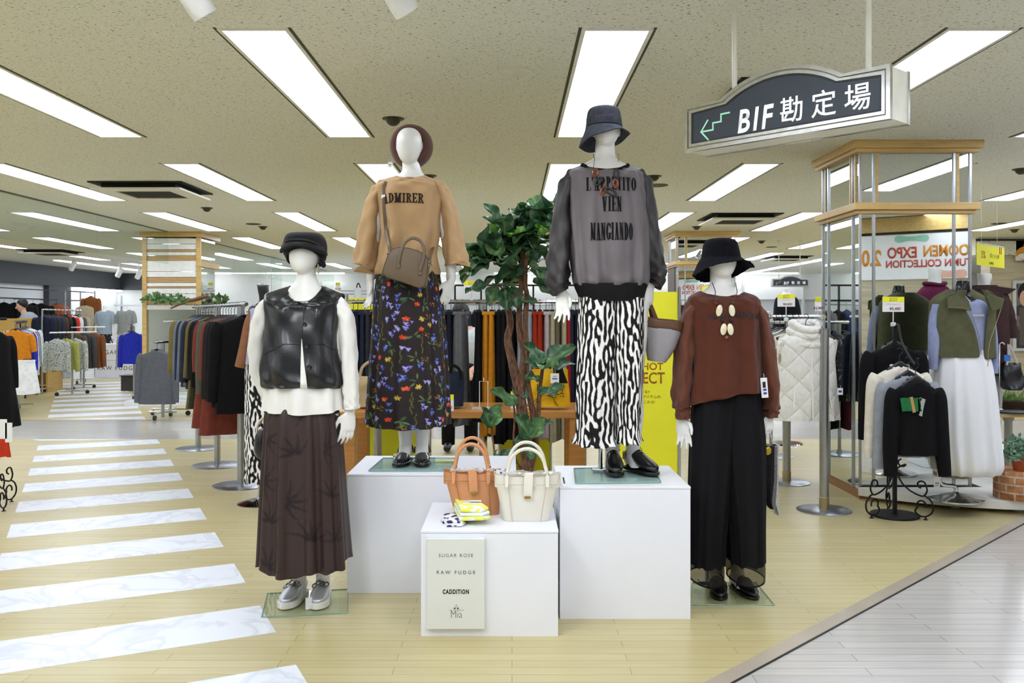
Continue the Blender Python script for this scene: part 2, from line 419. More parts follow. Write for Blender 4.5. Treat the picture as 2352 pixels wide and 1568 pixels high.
struct(MB().box((wc.x-wn.x*.01, wc.y-wn.y*.01, 2.565), (5.5, .03, .05), rz=rzw).build('trim_8', M('gap_dark'), smooth=False))
# white fixtures along the back: shallow wall bays
for i in range(9):
    x = -6+i*1.9
    struct(MB().box2((x, YB-.35, 1.95), (x+1.86, YB-.02, 2.5)).build('wall_panel', WALLW, smooth=False))
for i in range(10):
    struct(MB().box2((-6.05+i*1.9, YB-.45, 0), (-5.99+i*1.9, YB-.02, 2.5)).build('trim_9', M('pale_grey', (205,208,208), .5), smooth=False))

# ================= ceiling lights =================
LED = NT('led_diffuser'); LED.t.nodes.remove(LED.b)
nz = LED.n('TexNoise', Vector=LED.coord(), Scale=40.0); rr = LED.ramp(nz.outputs[0], [(0, (.795,.855,1)), (1, (.81,.865,1))])
em = LED.n('Emission', Color=rr.outputs[0], Strength=PANEL); LED.t.links.new(em.outputs[0], LED.out.inputs[0]); LED = LED.m
FRAME = M('light_frame', (228,228,220), .5); GAP = M('ceiling_gap', (92,88,70), .9)
names_line = {-6: 'far beyond the dark grey wall band', -5: 'over the beige counter', -4: 'beyond the glass smoke screen', -3: 'just past the glass smoke screen', -2: 'over the striped floor walkway', -1: 'over the black-vest mannequin',
              0: 'over the camel-sweater mannequin', 1: 'over the bucket-hat mannequins', 2: 'between the arched sign and the pillar', 3: 'over the mirrored pillar', 4: 'past the mirrored pillar', 5: 'over the stone wall', 6: 'over the far aisle'}
cl0 = None
for k in range(-2, 7):
    for j in range(-5, 7):
        x = -1.227+1.727*j if j < 1 else .50+1.727*(j-1); y = 4.24+3.72*k
        if y+2.5 > YB or x < X0+.3 or x > X1-.3: continue
        if k < 0 and abs(j) > 5: continue
        lab = 'white twin-panel ceiling light, %s of the row %s' % (ordn(k+2), names_line.get(j, 'of the hall'))
        if cl0 is None:
            r = thing('ceiling_light', (x, y, CEIL), lab, 'ceiling light', 'twin-panel ceiling lights')
            f = MB()
            for a, b in (((-.17, -.02), (-.15, 2.53)), ((.15, -.02), (.17, 2.53)), ((-.15, -.02), (.15, 0)), ((-.15, 2.51), (.15, 2.53)), ((-.15, 1.248), (.15, 1.262))):
                f.box2((a[0], a[1], -.006), (b[0], b[1], .004))
            f.build('frame', FRAME, r, smooth=False, world=False)
            g = MB()
            for a, b in (((-.185, -.035), (-.17, 2.545)), ((.17, -.035), (.185, 2.545))): g.box2((a[0], a[1], -.002), (b[0], b[1], .004))
            g.build('gap_strip', GAP, r, smooth=False, world=False)
            for q in (0, 1): MB().box2((-.15, q*1.262, -.004), (.15, q*1.262+1.248, .004)).build('diffuser', LED, r, smooth=False, world=False)
            cl0 = r
        else: copy_of(cl0, (x, y, CEIL), 0, lab)

# ================= crosswalk stripes stuck on the floor =================
sd = Vector((.4336, -.9011, 0)); sp = Vector((-.9011, -.4336, 0)); s0 = Vector((-2.308, 6.60, 0))
cnt = 0
for k in range(-17, 6):
    b = s0+sd*(.824*k)
    if k < -6: b = s0+sd*(.824*k-.1)
    q = [b, b+sp*1.22, b+sp*1.22+sd*.41, b+sd*.41]
    ys = [p.y for p in q]
    if max(ys) > 10.3 and min(ys) < 12.2:
        if min(ys) < 10.25: q = [Vector((p.x, min(p.y, 10.28), 0)) for p in q]
        elif max(ys) > 12.3: q = [Vector((p.x, max(p.y, 12.22), 0)) for p in q]
        else: continue
    if max(ys) > 20.2: continue
    o = flat(q, .003, .0042).build('floor_stripe', MARBLE, smooth=False)
    where = 'before the grey aisle, %s counting from the camera' % ordn(5-k) if max(ys) < 10.5 else 'beyond the grey aisle, %s counting from the aisle' % ordn(-k-6)
    tag(o, 'white marble crosswalk stripe on beige floor '+where, 'floor stripe', 'crosswalk stripes on the wood floor')

# ================= glass smoke screen under the ceiling =================
t = thing('smoke_screen', (-5.53, 14.4, CEIL), 'long clear glass smoke screen hanging from the ceiling beside the slatted pillar', 'glass screen')
for i in range(9):
    y = 4.4+i*2.5
    if i >= 4: y += .85
    MB().box2((-5.535, y+.004, CEIL-.52), (-5.525, y+2.496, CEIL-.001)).build('glass_panel', SMOKEG, t, smooth=False)
MB().box2((-5.55, 4, CEIL-.012), (-5.51, 14.3, CEIL)).box2((-5.55, 15.25, CEIL-.012), (-5.51, 26.5, CEIL)).build('rail', M('screen_rail', (110,108,95), .5, .5), t, smooth=False)

# ================= pillars =================
def pillar(x0, x1, yf, depth, label, wood_side=None):
    r = thing('mirror_pillar', ((x0+x1)/2, yf+depth/2, 0), label, 'pillar'); r['kind'] = 'thing'
    yb = yf+depth
    MB().box2((x0, yf, .066), (x1, yb, CEIL-.09)).build('mirror_panel', MIRROR, r, smooth=False)
    MB().box2((x0-.012, yf-.02, 0), (x1+.012, yb+.02, .065)).build('base_board', BROWNW, r, smooth=False)
    for z0, z1, ov in ((CEIL-.09, CEIL, .075), (2.215, 2.30, .055)):
        m = MB().box2((x0-ov, yf-ov, z0+.03), (x1+ov, yb+ov, z1)); m.box2((x0-ov+.025, yf-ov+.025, z0), (x1+ov-.025, yb+ov-.025, z0+.03))
        m.build('wood_band', MAPLE, r, smooth=False, bevel=.004)
    wx = x1-x0
    for fx in (0, .125, .853, 1): MB().box2((x0+wx*fx-.009, yf-.012, .066), (x0+wx*fx+.009, yf+.004, CEIL-.09)).build('steel_strip', STEEL, r, smooth=False)
    for fy in (.16, .82, .98): MB().box2((x0-.012, yf+depth*fy-.009, .066), (x0+.004, yf+depth*fy+.009, CEIL-.09)).build('steel_strip', STEEL, r, smooth=False)
    for fx in (.150, .885): MB().box2((x0+wx*fx-.013, yf-.008, 2.30), (x0+wx*fx+.013, yf+.004, CEIL-.09)).build('batten', MAPLE, r, smooth=False)
    for fy in (.10, .22, .90): MB().box2((x0-.009, yf+depth*fy-.013, 2.30), (x0+.004, yf+depth*fy+.013, CEIL-.09)).build('batten', MAPLE, r, smooth=False)
    if wood_side: MB().box2((x0-.02, yf+.2, .066), (x0-.001, yb, 2.21)).build('side_panel', wood_side, r, smooth=False)
    return r
pillar(2.709, 3.566, 6.95, .83, 'mirror-clad pillar with maple bands reflecting an autumn banner')
pillar(2.66, 3.57, 14.3, .83, 'far mirror pillar with maple bands behind the frayed black hat', M('dark_brown_panel', (84,66,52), .5))
# pillar dressed with white and pine slats
px0, px1, py0 = -5.90, -5.06, 14.4
r = thing('slatted_pillar', ((px0+px1)/2, py0+.4, 0), 'pillar clad in white and pine slats above a mirror with a vine branch', 'pillar'); r['kind'] = 'thing'
MB().box2((px0, py0, .05), (px1, py0+.8, CEIL-.1)).build('mirror_panel', MIRROR, r, smooth=False)
MB().box2((px0-.25, py0-.25, 0), (px1+.3, py0+1, .075)).build('plinth_step', WHITE, r, smooth=False)
MB().box2((px0-.07, py0-.08, CEIL-.085), (px1+.07, py0+.88, CEIL)).build('wood_band', MAPLE, r, smooth=False)
MB().box2((px1-.02, py0-.05, 2.22), (px1+.06, py0+.86, 2.30)).build('wood_band', MAPLE, r, smooth=False)
for x in (px0-.03, px1-.0): MB().box2((x-.02, py0-.045, .05), (x+.05, py0+.0, CEIL-.085)).build('post', MAPLE, r, smooth=False)
zt = 2.67
for h, wht in ((.09,1),(.09,1),(.04,0),(.055,1),(.085,0),(.175,1),(.09,1),(.09,0),(.06,1),(.03,0),(.087,1),(.08,1),(.1,0),(.08,1)):
    MB().box2((px0+.02, py0-.03 if wht else py0-.022, zt-h+.008), (px1-.02, py0-.002, zt)).build('slat', M('slat_white', (240,238,232), .6) if wht else PINE, r, smooth=False); zt -= h
# ================= air conditioners, sprinklers, spotlights =================
VENTD = M('vent_dark', (26,26,22), .7); VENTW = M('vent_white', (226,224,208), .5)
def cassette(x, y, label, s=.95, dz=.06):
    r = thing('air_conditioner', (x, y, CEIL), label, 'air conditioner'); h = s/2
    MB().box2((x-h, y-h, CEIL-.012), (x+h, y+h, CEIL-.001)).build('recess', VENTD, r, smooth=False)
    MB().box2((x-h+.1, y-h+.1, CEIL-dz), (x+h-.1, y+h-.1, CEIL-.012)).build('housing', VENTD, r, smooth=False)
    m = MB()
    for a, b in (((-1, -1), (1, -.62)), ((-1, .62), (1, 1)), ((-1, -.62), (-.62, .62)), ((.62, -.62), (1, .62))):
        q = h*.96; m.box2((x+a[0]*q, y+a[1]*q, CEIL-dz-.02), (x+b[0]*q, y+b[1]*q, CEIL-dz))
    m.build('panel_frame', VENTW, r, smooth=False, bevel=.004)
    g = MB()
    for i in range(14): yy = y-h*.56+i*h*1.12/13; g.box2((x-h*.58, yy-.012, CEIL-dz-.012), (x+h*.58, yy+.004, CEIL-dz-.002))
    g.build('grille', M('grille_dark', (52,52,40), .6), r, smooth=False)
cassette(-3.80, 9.45, 'ceiling air conditioner with dark grille above the striped walkway')
cassette(1.78, 5.55, 'ceiling air conditioner half hidden behind the large arched sign', dz=.07)
cassette(-9.6, 18.6, 'thin dark ceiling air conditioner beyond the glass smoke screen')
cassette(3.1, 12.2, 'ceiling air conditioner above the frayed black hat')
cassette(6.3, 20.5, 'ceiling air conditioner behind the small distant arched sign')
cassette(9.6, 13.0, 'ceiling air conditioner past the mirrored pillar')
dets = [(903,272,'above the brown beret'),(475,477,'over the striped walkway'),(1502,404,'beside the grey sweater shoulder'),(1600,520,'over the far maple pillar'),(1749,553,'above the frayed hat'),(2345,388,'near the picture edge past the pillar'),(2330,527,'above the yellow sale card'),(604,520,'above the slatted pillar'),(145,577,'behind the glass screen'),(985,403,'behind the camel sweater')]
for px, py, wh in dets:
    p = FP(px, py, CEIL)
    if p.y > 27: continue
    o = MB().lathe([(.075, 0), (.075, -.006), (.05, -.012), (.045, -.03), (.028, -.045), (.02, -.05)], (p.x, p.y, CEIL), 20).build('sprinkler', M('sprinkler_bronze', (70,66,52), .5, .5))
    tag(o, 'small bronze sprinkler head on the ceiling '+wh, 'sprinkler', 'sprinkler heads on the ceiling')
for px, py, wh in ((1180,165,'in front of the two rows of lights'),(582,514,'past the striped walkway'),(1510,425,'behind the grey sweater shoulder'),(2295,513,'above the yellow sale card'),(1772,567,'before the distant arched sign')):
    p = FP(px, py, CEIL)
    o = MB().lathe([(.11, 0), (.11, -.006), (.085, -.01), (.08, -.004), (.05, -.004), (.02, -.014)], (p.x, p.y, CEIL), 28).build('ceiling_speaker', VENTW if px == 1180 else M('sprinkler_bronze'))
    tag(o, 'round flat ceiling speaker disc '+wh, 'ceiling speaker', 'round ceiling discs')
def spot(p, aim, label, s=1.0, watt=0):
    r = thing('spotlight', (p[0], p[1], CEIL), label, 'spotlight'); p = Vector(p); d = Vector(aim).normalized()
    MB().tube([(p.x, p.y, CEIL-.001), (p.x, p.y, p.z+.05*s)], .012, 10).build('stem', VENTW, r)
    if watt:
        ld_ = bpy.data.lights.new('spot_lamp', 'SPOT'); ld_.energy = watt; ld_.spot_size = 1.25; ld_.spot_blend = .7; ld_.shadow_soft_size = .045; ld_.color = (.95, .98, 1)
        lo = bpy.data.objects.new('spot_lamp', ld_); COL.objects.link(lo); lo.location = p+d*.10*s; lo.rotation_euler = d.to_track_quat('-Z', 'Y').to_euler(); setpar(lo, r)
    m = MB().tube([p-d*.10*s, p-d*.09*s, p+d*.085*s, p+d*.09*s, p+d*.09*s, p+d*.07*s], [.036*s, .05*s, .05*s, .048*s, .042*s, .04*s], 28); m.build('lamp_head', M('spot_white', (240,240,236), .35), r)
spot((-1.205, 3.35, CH+1.21), (.5, .42, -.80), 'white cylinder spotlight hanging above the black-vest mannequin', watt=26)
spot((-.44, 3.35, CH+1.22), (.5, .42, -.80), 'white cylinder spotlight hanging above the camel-sweater mannequin', watt=26)
spot((-1.5, 1.6, CH+1.15), (.25, .75, -.5), 'white cylinder spotlight on the ceiling before the crosswalk', watt=38)
spot((.9, 1.7, CH+1.15), (-.05, .75, -.5), 'white cylinder spotlight on the ceiling before the plinths', watt=38)
for px, py, wh in ((167,612,'above the glowing alcove'),(274,627,'at the end of the dark wall band'),(319,631,'beside the slatted pillar')):
    spot(P(px, py-1, 21.5), (-.5, .3, -.7), 'distant white spotlight '+wh, 1.25)
# ================= cloth lofts and mannequin bodies =================
def cloth(name, rows, Y, mat, parent, n=96, sub=6, ex=2.4, folds=None, cap0=False, cap1=False, hem=None, pattern=None, wr=0, seed=1, solid=0):
    """rows: (py, x_left, x_right, half depth m, front drop px, back drop px, y offset m), pixels taken at depth Y.
    folds: (count, depth at top m, depth at bottom m, sharpness). hem: wavy drop px of the last row."""
    rows = [tuple(r)+(0, 0, 0)[len(r)-4:] if len(r) < 7 else r for r in rows]
    a = crom(rows, sub); m = len(a); rng = np.random.RandomState(seed); k = Y/F
    th = np.arange(n)/n*2*np.pi; c, s = np.cos(th), np.sin(th)
    X = np.zeros((m, n)); Yy = np.zeros((m, n)); Z = np.zeros((m, n))
    ph = rng.rand(6)*6.28
    for j in range(m):
        py, xl, xr, ry, fd, bd, yo = a[j]; v = j/(m-1)
        cx = ((xl+xr)/2-CX)*k; rx = (xr-xl)/2*k
        ux = np.sign(c)*np.abs(c)**(2/ex); uy = np.sign(s)*np.abs(s)**(2/ex)
        d = np.zeros(n)
        if folds:
            cnt, f0, f1, sh = folds; A = f0+(f1-f0)*v
            ww = np.sin(cnt*th+ph[0]+.35*np.sin(3*th+ph[1]+v))+.45*np.sin((cnt*1.7)//1*th+ph[2])
            ww = np.sign(ww)*np.abs(ww)**sh; d = d+A*ww
        if wr:
            d = d+wr*(np.sin(5*th+9*v+ph[3])*np.sin(14*v+2*th+ph[4])+.6*np.sin(9*th-17*v+ph[5])*np.sin(22*v+ph[1]))
        nx, ny = c, s
        X[j] = cx+rx*ux+d*nx*.5; Yy[j] = Y+yo+ry*uy+d*ny
        drop = fd*np.clip(-s, 0, 1)**1.3+bd*np.clip(s, 0, 1)**2
        if hem: drop = drop+hem[0]*v**6*(np.sin(hem[1]*th+ph[2])+.5*np.sin(hem[1]*2.3//1*th+ph[0]))
        Z[j] = CH-(py+drop-HY)*k
    vs = np.stack([X, Yy, Z], -1).reshape(-1, 3)
    b = MB(); b.rings([[tuple(p) for p in vs[j*n:(j+1)*n]] for j in range(m)], cap0, cap1)
    o = b.build(name, mat, parent, solid=solid, auto=60)
    if pattern is not None:
        # arc length u (m) round the cloth from the front, height v (m)
        seg = np.sqrt(np.diff(np.c_[X, X[:, :1]], axis=1)**2+np.diff(np.c_[Yy, Yy[:, :1]], axis=1)**2)
        per = seg.sum(1).mean(); U = np.tile(((th-1.5*np.pi)/(2*np.pi))*per, (m, 1)); V = Z
        col = pattern(U, V)
        at = o.data.attributes.new('print', 'FLOAT_COLOR', 'POINT')
        at.data.foreach_set('color', np.concatenate([col.reshape(-1, 3), np.ones((m*n, 1))], 1).astype(np.float32).ravel())
    return o
def sleeve(name, pts, Y, mat, parent, n=40, sub=6, flat=1.0, wr=0, seed=3, cap=False, folds=0):
    """pts: (px, py, dy m, half width px, half depth m); rings stay roughly square to the path seen from the front"""
    a = crom(pts, sub); m = len(a); k = Y/F; rng = np.random.RandomState(seed); ph = rng.rand(6)*6.28
    ctr = [Vector(((p[0]-CX)*k, Y+p[2], CH-(p[1]-HY)*k)) for p in a]; rs = []
    for j in range(m):
        d = (ctr[min(j+1, m-1)]-ctr[max(j-1, 0)]); dd = Vector((d.x, 0, d.z)).normalized(); side = Vector((-dd.z, 0, dd.x)); v = j/(m-1)
        ring = []
        for i in range(n):
            t = 2*PI*i/n; w2 = wr*(math.sin(3*t+26*v+ph[0])*math.sin(15*v+ph[1])+.7*math.sin(5*t-19*v+ph[2])*math.sin(31*v))+folds*math.sin(4*t+ph[3]+2*v)
            ring.append(ctr[j]+side*(math.cos(t)*(a[j][3]*k+w2))+Vector((0, 1, 0))*(math.sin(t)*(a[j][4]+w2)))
        rs.append(ring)
    return MB().rings(rs, cap, cap).build(name, mat, parent, auto=60)
def px3(Y, px, py, dy=0): return Vector(((px-CX)/F*Y, Y+dy, CH-(py-HY)/F*Y))

def hand(mb, wrist, d, thumb, s=1.0, curl=.25, spread=.10, grip=False):
    """wrist point, direction to the finger tips, direction of the thumb side; five fingers of unequal length"""
    d = Vector(d).normalized(); t = Vector(thumb); t = (t-d*t.dot(d)).normalized(); nrm = d.cross(t).normalized()  # palm normal
    W = Vector(wrist)
    pl = .088*s
    rs = []
    for f, w_, th in ((-.25, .024, .020), (0, .0255, .018), (.3, .034, .0165), (.65, .040, .0145), (.95, .039, .012), (1.05, .034, .008)):
        c = W+d*pl*f; rs.append([c+t*math.cos(a)*w_*s+nrm*math.sin(a)*th*s for a in [2*PI*i/16 for i in range(16)]])
    mb.rings(rs)
    for i, (ln_, off) in enumerate(((.066, .029), (.076, .0105), (.071, -.009), (.056, -.027))):
        b = W+d*pl*.93+t*off*s*1.0; dv = (d+t*(off*spread/.029)).normalized(); pts = [b-dv*.01]; rr = [.0088*s]
        cu = curl*(1+.25*i) ; ang = cu*.5; p = b
        for q, fr in enumerate((.45, .32, .23)):
            v = dv*math.cos(ang)+nrm*math.sin(ang); p = p+v*ln_*s*fr*1.05; pts.append(p); rr.append((.0084-.0011*q)*s); ang += cu*(1.0 if not grip else 1.6)
        mb.tube(pts, rr, 8, round_end=True)
    b = W+d*pl*.22+t*.022*s; p1 = b+(d*.6+t*.75+nrm*.25).normalized()*.032*s; p2 = p1+(d*.92+t*.25+nrm*.3).normalized()*.030*s; p3 = p2+(d+nrm*.35).normalized()*.022*s
    mb.tube([b, p1, p2, p3], [.0135*s, .0115*s, .0095*s, .0075*s], 10, round_end=True)

def body(parent, Y, parts, voxel=.0045, smooth=3):
    """one continuous mannequin surface: overlapping lofts welded by a voxel remesh"""
    mb = MB(); parts(mb)
    o = mb.build('body', SKIN, parent, auto=0)
    md = o.modifiers.new('Remesh', 'REMESH'); md.mode = 'VOXEL'; md.voxel_size = voxel; md.use_smooth_shade = True
    sm = o.modifiers.new('Smooth', 'SMOOTH'); sm.iterations = smooth; sm.factor = .5
    return o
def loftpx(mb, rows, Y, n=32, ex=2.0, sub=4):
    """rows (py, xl, xr, half depth, y offset)"""
    a = crom(rows, sub); k = Y/F; rs = []
    for py, xl, xr, ry, yo in a:
        rs.append([((((xl+xr)/2-CX)+(xr-xl)/2*math.cos(t))*k, Y+yo+ry*math.sin(t), CH-(py-HY)*k) for t in [2*PI*i/n for i in range(n)]])
    mb.rings(rs)
def head(mb, Y, cx, top, chin, half, neck, nrows, tilt=0):
    """egg head with ears and a neck; px at depth Y"""
    h = chin-top; k = Y/F
    R_ = []
    for f, wf, df, yo in ((0, .05, .05, .03), (.04, .45, .5, .02), (.12, .74, .78, .012), (.25, .94, .95, .006), (.42, 1, 1, 0), (.58, .97, .95, -.004), (.72, .86, .86, -.010), (.85, .68, .70, -.018), (.94, .46, .5, -.026), (.99, .22, .25, -.030), (1.0, .05, .06, -.03)):
        s = tilt*(f-.4)*h
        R_.append((top+h*f, cx+s-half*wf, cx+s+half*wf, .098*df, yo))
    loftpx(mb, R_, Y)
    loftpx(mb, nrows, Y)
    for sg in (-1, 1):
        e = px3(Y, cx+sg*half*.97, top+h*.52, .015); mb.ball(e, (.009, .018, .030), 12, 8)

def leg(mb, xh, xa, yh, ya, zh, z0, r=1.0):
    rs = []
    for f, rr in ((0, .078), (.2, .070), (.42, .052), (.55, .050), (.68, .054), (.82, .042), (.92, .034), (.97, .034), (.995, .036)):
        cx = xh+(xa-xh)*f**.8; cy_ = yh+(ya-yh)*f; z = zh+(z0+.035-zh)*f
        rs.append([(cx+rr*r*math.cos(t), cy_+rr*1.1*r*math.sin(t), z) for t in [2*PI*i/20 for i in range(20)]])
    mb.rings(rs)
    mb.rings([[(xa+w_*math.cos(t), ya+o_+w_*1.0*math.sin(t), z0+h_) for t in [2*PI*i/16 for i in range(16)]] for o_, w_, h_ in ((0, .034, .11), (-.02, .036, .08), (-.05, .034, .055), (-.08, .028, .035))])
def shoe_mesh(ankle, toe_dir, L=.245, W=1.0, h0=.085, hi=.075, pt=1.0, z=0.0, open_=0.0, wide=1.0):
    """rings heel->toe; returns ring list. pt>1: pointed"""
    d = Vector((toe_dir[0], toe_dir[1], 0)).normalized(); sd_ = Vector((-d.y, d.x, 0)); A = Vector((ankle[0], ankle[1], 0)); rs = []
    st = ((0, .012, .55), (.03, .024, .8), (.12, .032, 1.0), (.25, .033, .98), (.42, .036, .93), (.55, .041, .78), (.68, .045, .62), (.80, .042, .5), (.90, .034, .40), (.97, .020 if pt < 1.5 else .012, .30), (1.0, .006, .18))
    for f, w_, h in st:
        f2 = f; wv = w_*W*wide*(1 if f < .72 else (1-(pt-1)*.35*(f-.72)/.28)); hh = h*hi if f > .3 else h*(h0*(1-f/.3)+hi*f/.3); c = A+d*(f-.22)*L; ring = []
        for i in range(24):
            t = 2*PI*i/24; x = math.cos(t); y = math.sin(t)
            zz = z+hh*(.5+.5*(y if y > 0 else y)) if False else z+hh*(y*.5+.5)**(.75)
            wx = wv*(abs(x)**.7)*(1 if x > 0 else -1)*(1-.38*max(0, y)**1.5)
            ring.append(c+sd_*wx+Vector((0, 0, zz)))
        rs.append(ring)
    return rs, d, sd_, A
def sole_mesh(A, d, sd_, L, W, z0, z1, wide=1.06, pt=1.0, heel_to=None):
    out = []
    st = ((-.01, .010), (.03, .026), (.12, .034), (.25, .034), (.42, .037), (.55, .042), (.68, .046), (.80, .043), (.90, .035), (.97, .021 if pt < 1.5 else .013), (1.015, .006))
    lft = [A+d*(f-.22)*L+sd_*w_*W*wide*(1 if f < .72 else (1-(pt-1)*.35*(f-.72)/.28)) for f, w_ in st]; rgt = [A+d*(f-.22)*L-sd_*w_*W*wide*(1 if f < .72 else (1-(pt-1)*.35*(f-.72)/.28)) for f, w_ in st]
    lft, _ = spline(lft, [0]*len(lft), 4); rgt, _ = spline(rgt, [0]*len(rgt), 4)
    poly = lft+rgt[::-1]
    return MB().prism([(p.x, p.y, z0) for p in poly], (0, 0, z1-z0)), poly
def base_plate(parent, pts, z, pole=None, ptop=None):
    MB().prism([(p.x, p.y, z+.001) for p in pts], (0, 0, .009)).build('glass_base', GLASS, parent, smooth=False, bevel=.003)
    e_ = [Vector((p.x, p.y, z+.0055)) for p in pts]; MB().tube(e_+[e_[0]], .0032, 6).build('glass_edge', M('glass_edge', (132,168,156), .15), parent)
    if pole is not None:
        MB().tube([(pole[0], pole[1], z+.01), (pole[0], pole[1], ptop)], .011, 14).build('support_pole', CHROME, parent)
        MB().box((pole[0], pole[1], z+.016), (.09, .06, .01)).build('pole_foot', STEEL, parent, smooth=False, bevel=.003)
def hang_tag(parent, p, w_, h, lines, rot=0, mat=PAPER, cord=.03, name='price_tag'):
    """white swing tag with small printed bars"""
    rm = Matrix.Translation(p) @ Matrix.Rotation(rot, 4, 'Y')
    t = MB().box(None, (w_, .0015, h), M4=rm @ Matrix.Translation((0, 0, -h/2-cord))).build(name, mat, parent, smooth=False)
    if cord: MB().tube([rm @ Vector((0, 0, 0)), rm @ Vector((.004, 0, -cord*.5)), rm @ Vector((0, 0, -cord-.004))], .0012, 6).build('tag_cord', PAPER, t)
    for fx, fz, fw, fh, mm in lines:
        MB().box(None, (w_*fw, .0006, h*fh), M4=rm @ Matrix.Translation((w_*fx, -.001, -cord-h*fz))).build('printed_mark', mm, t, smooth=False)
    return t

# ---- print patterns ----
def noise2(U, V, fx, fy, seed):
    """smooth value noise"""
    rng = np.random.RandomState(seed); g = rng.rand(64, 64)*2-1
    x = U*fx; y = V*fy; xi = np.floor(x).astype(int); yi = np.floor(y).astype(int); a = x-xi; b = y-yi; a = a*a*(3-2*a); b = b*b*(3-2*b)
    G = lambda i, j: g[i % 64, j % 64]
    return (G(xi, yi)*(1-a)+G(xi+1, yi)*a)*(1-b)+(G(xi, yi+1)*(1-a)+G(xi+1, yi+1)*a)*b
_ZF = {}
def zebra(period=.064, seed=5):
    """black and white broken vertical strokes: band-passed noise, thresholded"""
    N = 512
    if seed not in _ZF:
        rng = np.random.RandomState(seed); n = rng.randn(N, N); fy = np.fft.fftfreq(N)[:, None]*N; fx = np.fft.fftfreq(N)[None, :]*N
        r = np.sqrt(fx**2+(fy*1.35)**2); ang = np.abs(np.arctan2(fy*1.0, np.abs(fx)+1e-6))
        H = np.exp(-((r-26)/9.0)**2)*(np.exp(-(ang/.55)**2)+.42*np.exp(-((ang-1.0)/.4)**2))
        z = np.real(np.fft.ifft2(np.fft.fft2(n)*H)); z = z/z.std(); lo = np.real(np.fft.ifft2(np.fft.fft2(rng.randn(N, N))*np.exp(-((r-7)/4.0)**2))); _ZF[seed] = z+.30*lo/lo.std()
    z = _ZF[seed]
    def f(U, V):
        s = N/(26*period/1.9)/1.0*(1/1.0); s = 26/N
        # 26 cycles over the tile; one cycle = period*.5
        sc = N/(26*period*.5)
        x = U*sc; y = V*sc*.70; xi = np.floor(x).astype(int); yi = np.floor(y).astype(int); a = x-xi; b = y-yi
        q = (z[yi % N, xi % N]*(1-a)+z[yi % N, (xi+1) % N]*a)*(1-b)+(z[(yi+1) % N, xi % N]*(1-a)+z[(yi+1) % N, (xi+1) % N]*a)*b
        t = np.clip((q-.18)*5+.5, 0, 1)[..., None]
        return np.array(lin((22,20,21)))*(1-t)+np.array(lin((242,240,236)))*t
    return f
def stamp(col, U, V, cu, cv, fn, rgb):
    """paint colour where fn(du,dv) (0..1) says"""
    m = (np.abs(U-cu) < .07) & (np.abs(V-cv) < .07)
    if not m.any(): return
    t = np.clip(fn(U[m]-cu, V[m]-cv), 0, 1)[:, None]; col[m] = col[m]*(1-t)+np.array(lin(rgb))*t
def floral(U, V):
    col = np.zeros(U.shape+(3,)); col[:] = lin((46,38,38))
    rng = random.Random(11)
    def blob(rx, ry, ang, ox=0, oy=0):
        ca, sa = math.cos(ang), math.sin(ang)
        return lambda du, dv: 1.6-1.6*(((du-ox)*ca+(dv-oy)*sa)**2/rx**2+(-(du-ox)*sa+(dv-oy)*ca)**2/ry**2)
    def sprig(cu, cv, kind):
        if kind == 'leaf':
            for i in range(rng.randint(4, 7)):
                a = rng.uniform(0, 6.28); d = rng.uniform(.014, .03); g = rng.choice([(74,112,84),(96,128,84),(60,96,62),(110,124,70)])
                stamp(col, U, V, cu+math.cos(a)*d, cv+math.sin(a)*d, blob(rng.uniform(.012,.02), rng.uniform(.0035,.006), a), g)
        if kind == 'vine':
            y = cv-.04; x = cu; a = rng.uniform(-.4, .4)
            for i in range(13):
                x += .0035*math.sin(i*.9+cu*90); y += .0065
                stamp(col, U, V, x, y, blob(.006, .0026, 1.3+.8*math.sin(i*1.7)), (112,112,52) if i % 2 else (84,92,48))
        if kind in ('blue', 'lilac'):
            for i in range(rng.randint(3, 5)):
                bx, by = cu+rng.uniform(-.018,.018), cv+rng.uniform(-.02,.02); c = rng.choice([(78,104,198),(104,130,220),(60,82,170)]) if kind == 'blue' else rng.choice([(150,150,235),(178,174,240),(120,116,205)])
                for a in (.4, 2.5, 4.6): stamp(col, U, V, bx+.0055*math.cos(a), by+.0055*math.sin(a), blob(.0062, .0042, a), c)
                stamp(col, U, V, bx, by, blob(.002,.002,0), (230,225,170))
        if kind == 'red':
            for i in range(5):
                a = i*1.26+rng.uniform(0,.6); stamp(col, U, V, cu+.009*math.cos(a), cv+.006*math.sin(a), blob(.0085,.006,a), rng.choice([(226,78,48),(210,62,38),(236,104,66)]))
        if kind == 'yellow':
            for i in range(6):
                a = i*1.05+rng.uniform(0,.5); stamp(col, U, V, cu+.010*math.cos(a), cv+.007*math.sin(a), blob(.009,.0045,a), rng.choice([(214,186,72),(196,166,60),(226,206,104)]))
        if kind == 'ochre':
            for i in range(12): stamp(col, U, V, cu+rng.uniform(-.02,.02), cv+rng.uniform(-.012,.012), blob(.004,.0025,rng.uniform(0,3)), rng.choice([(196,140,52),(150,110,50)]))
    u0, u1 = U.min(), U.max(); v0, v1 = V.min(), V.max(); g = .060
    kinds = ['blue','leaf','lilac','red','yellow','vine','leaf','ochre','blue','vine','lilac']
    i = 0
    v = v0
    while v < v1:
        u = u0+(.5 if int((v-v0)/g) % 2 else 0)*g
        while u < u1:
            sprig(u+rng.uniform(-.016,.016), v+rng.uniform(-.016,.016), kinds[i % len(kinds)]); i += 1 if rng.random() < .8 else 3
            u += g
        v += g*.9
    return col
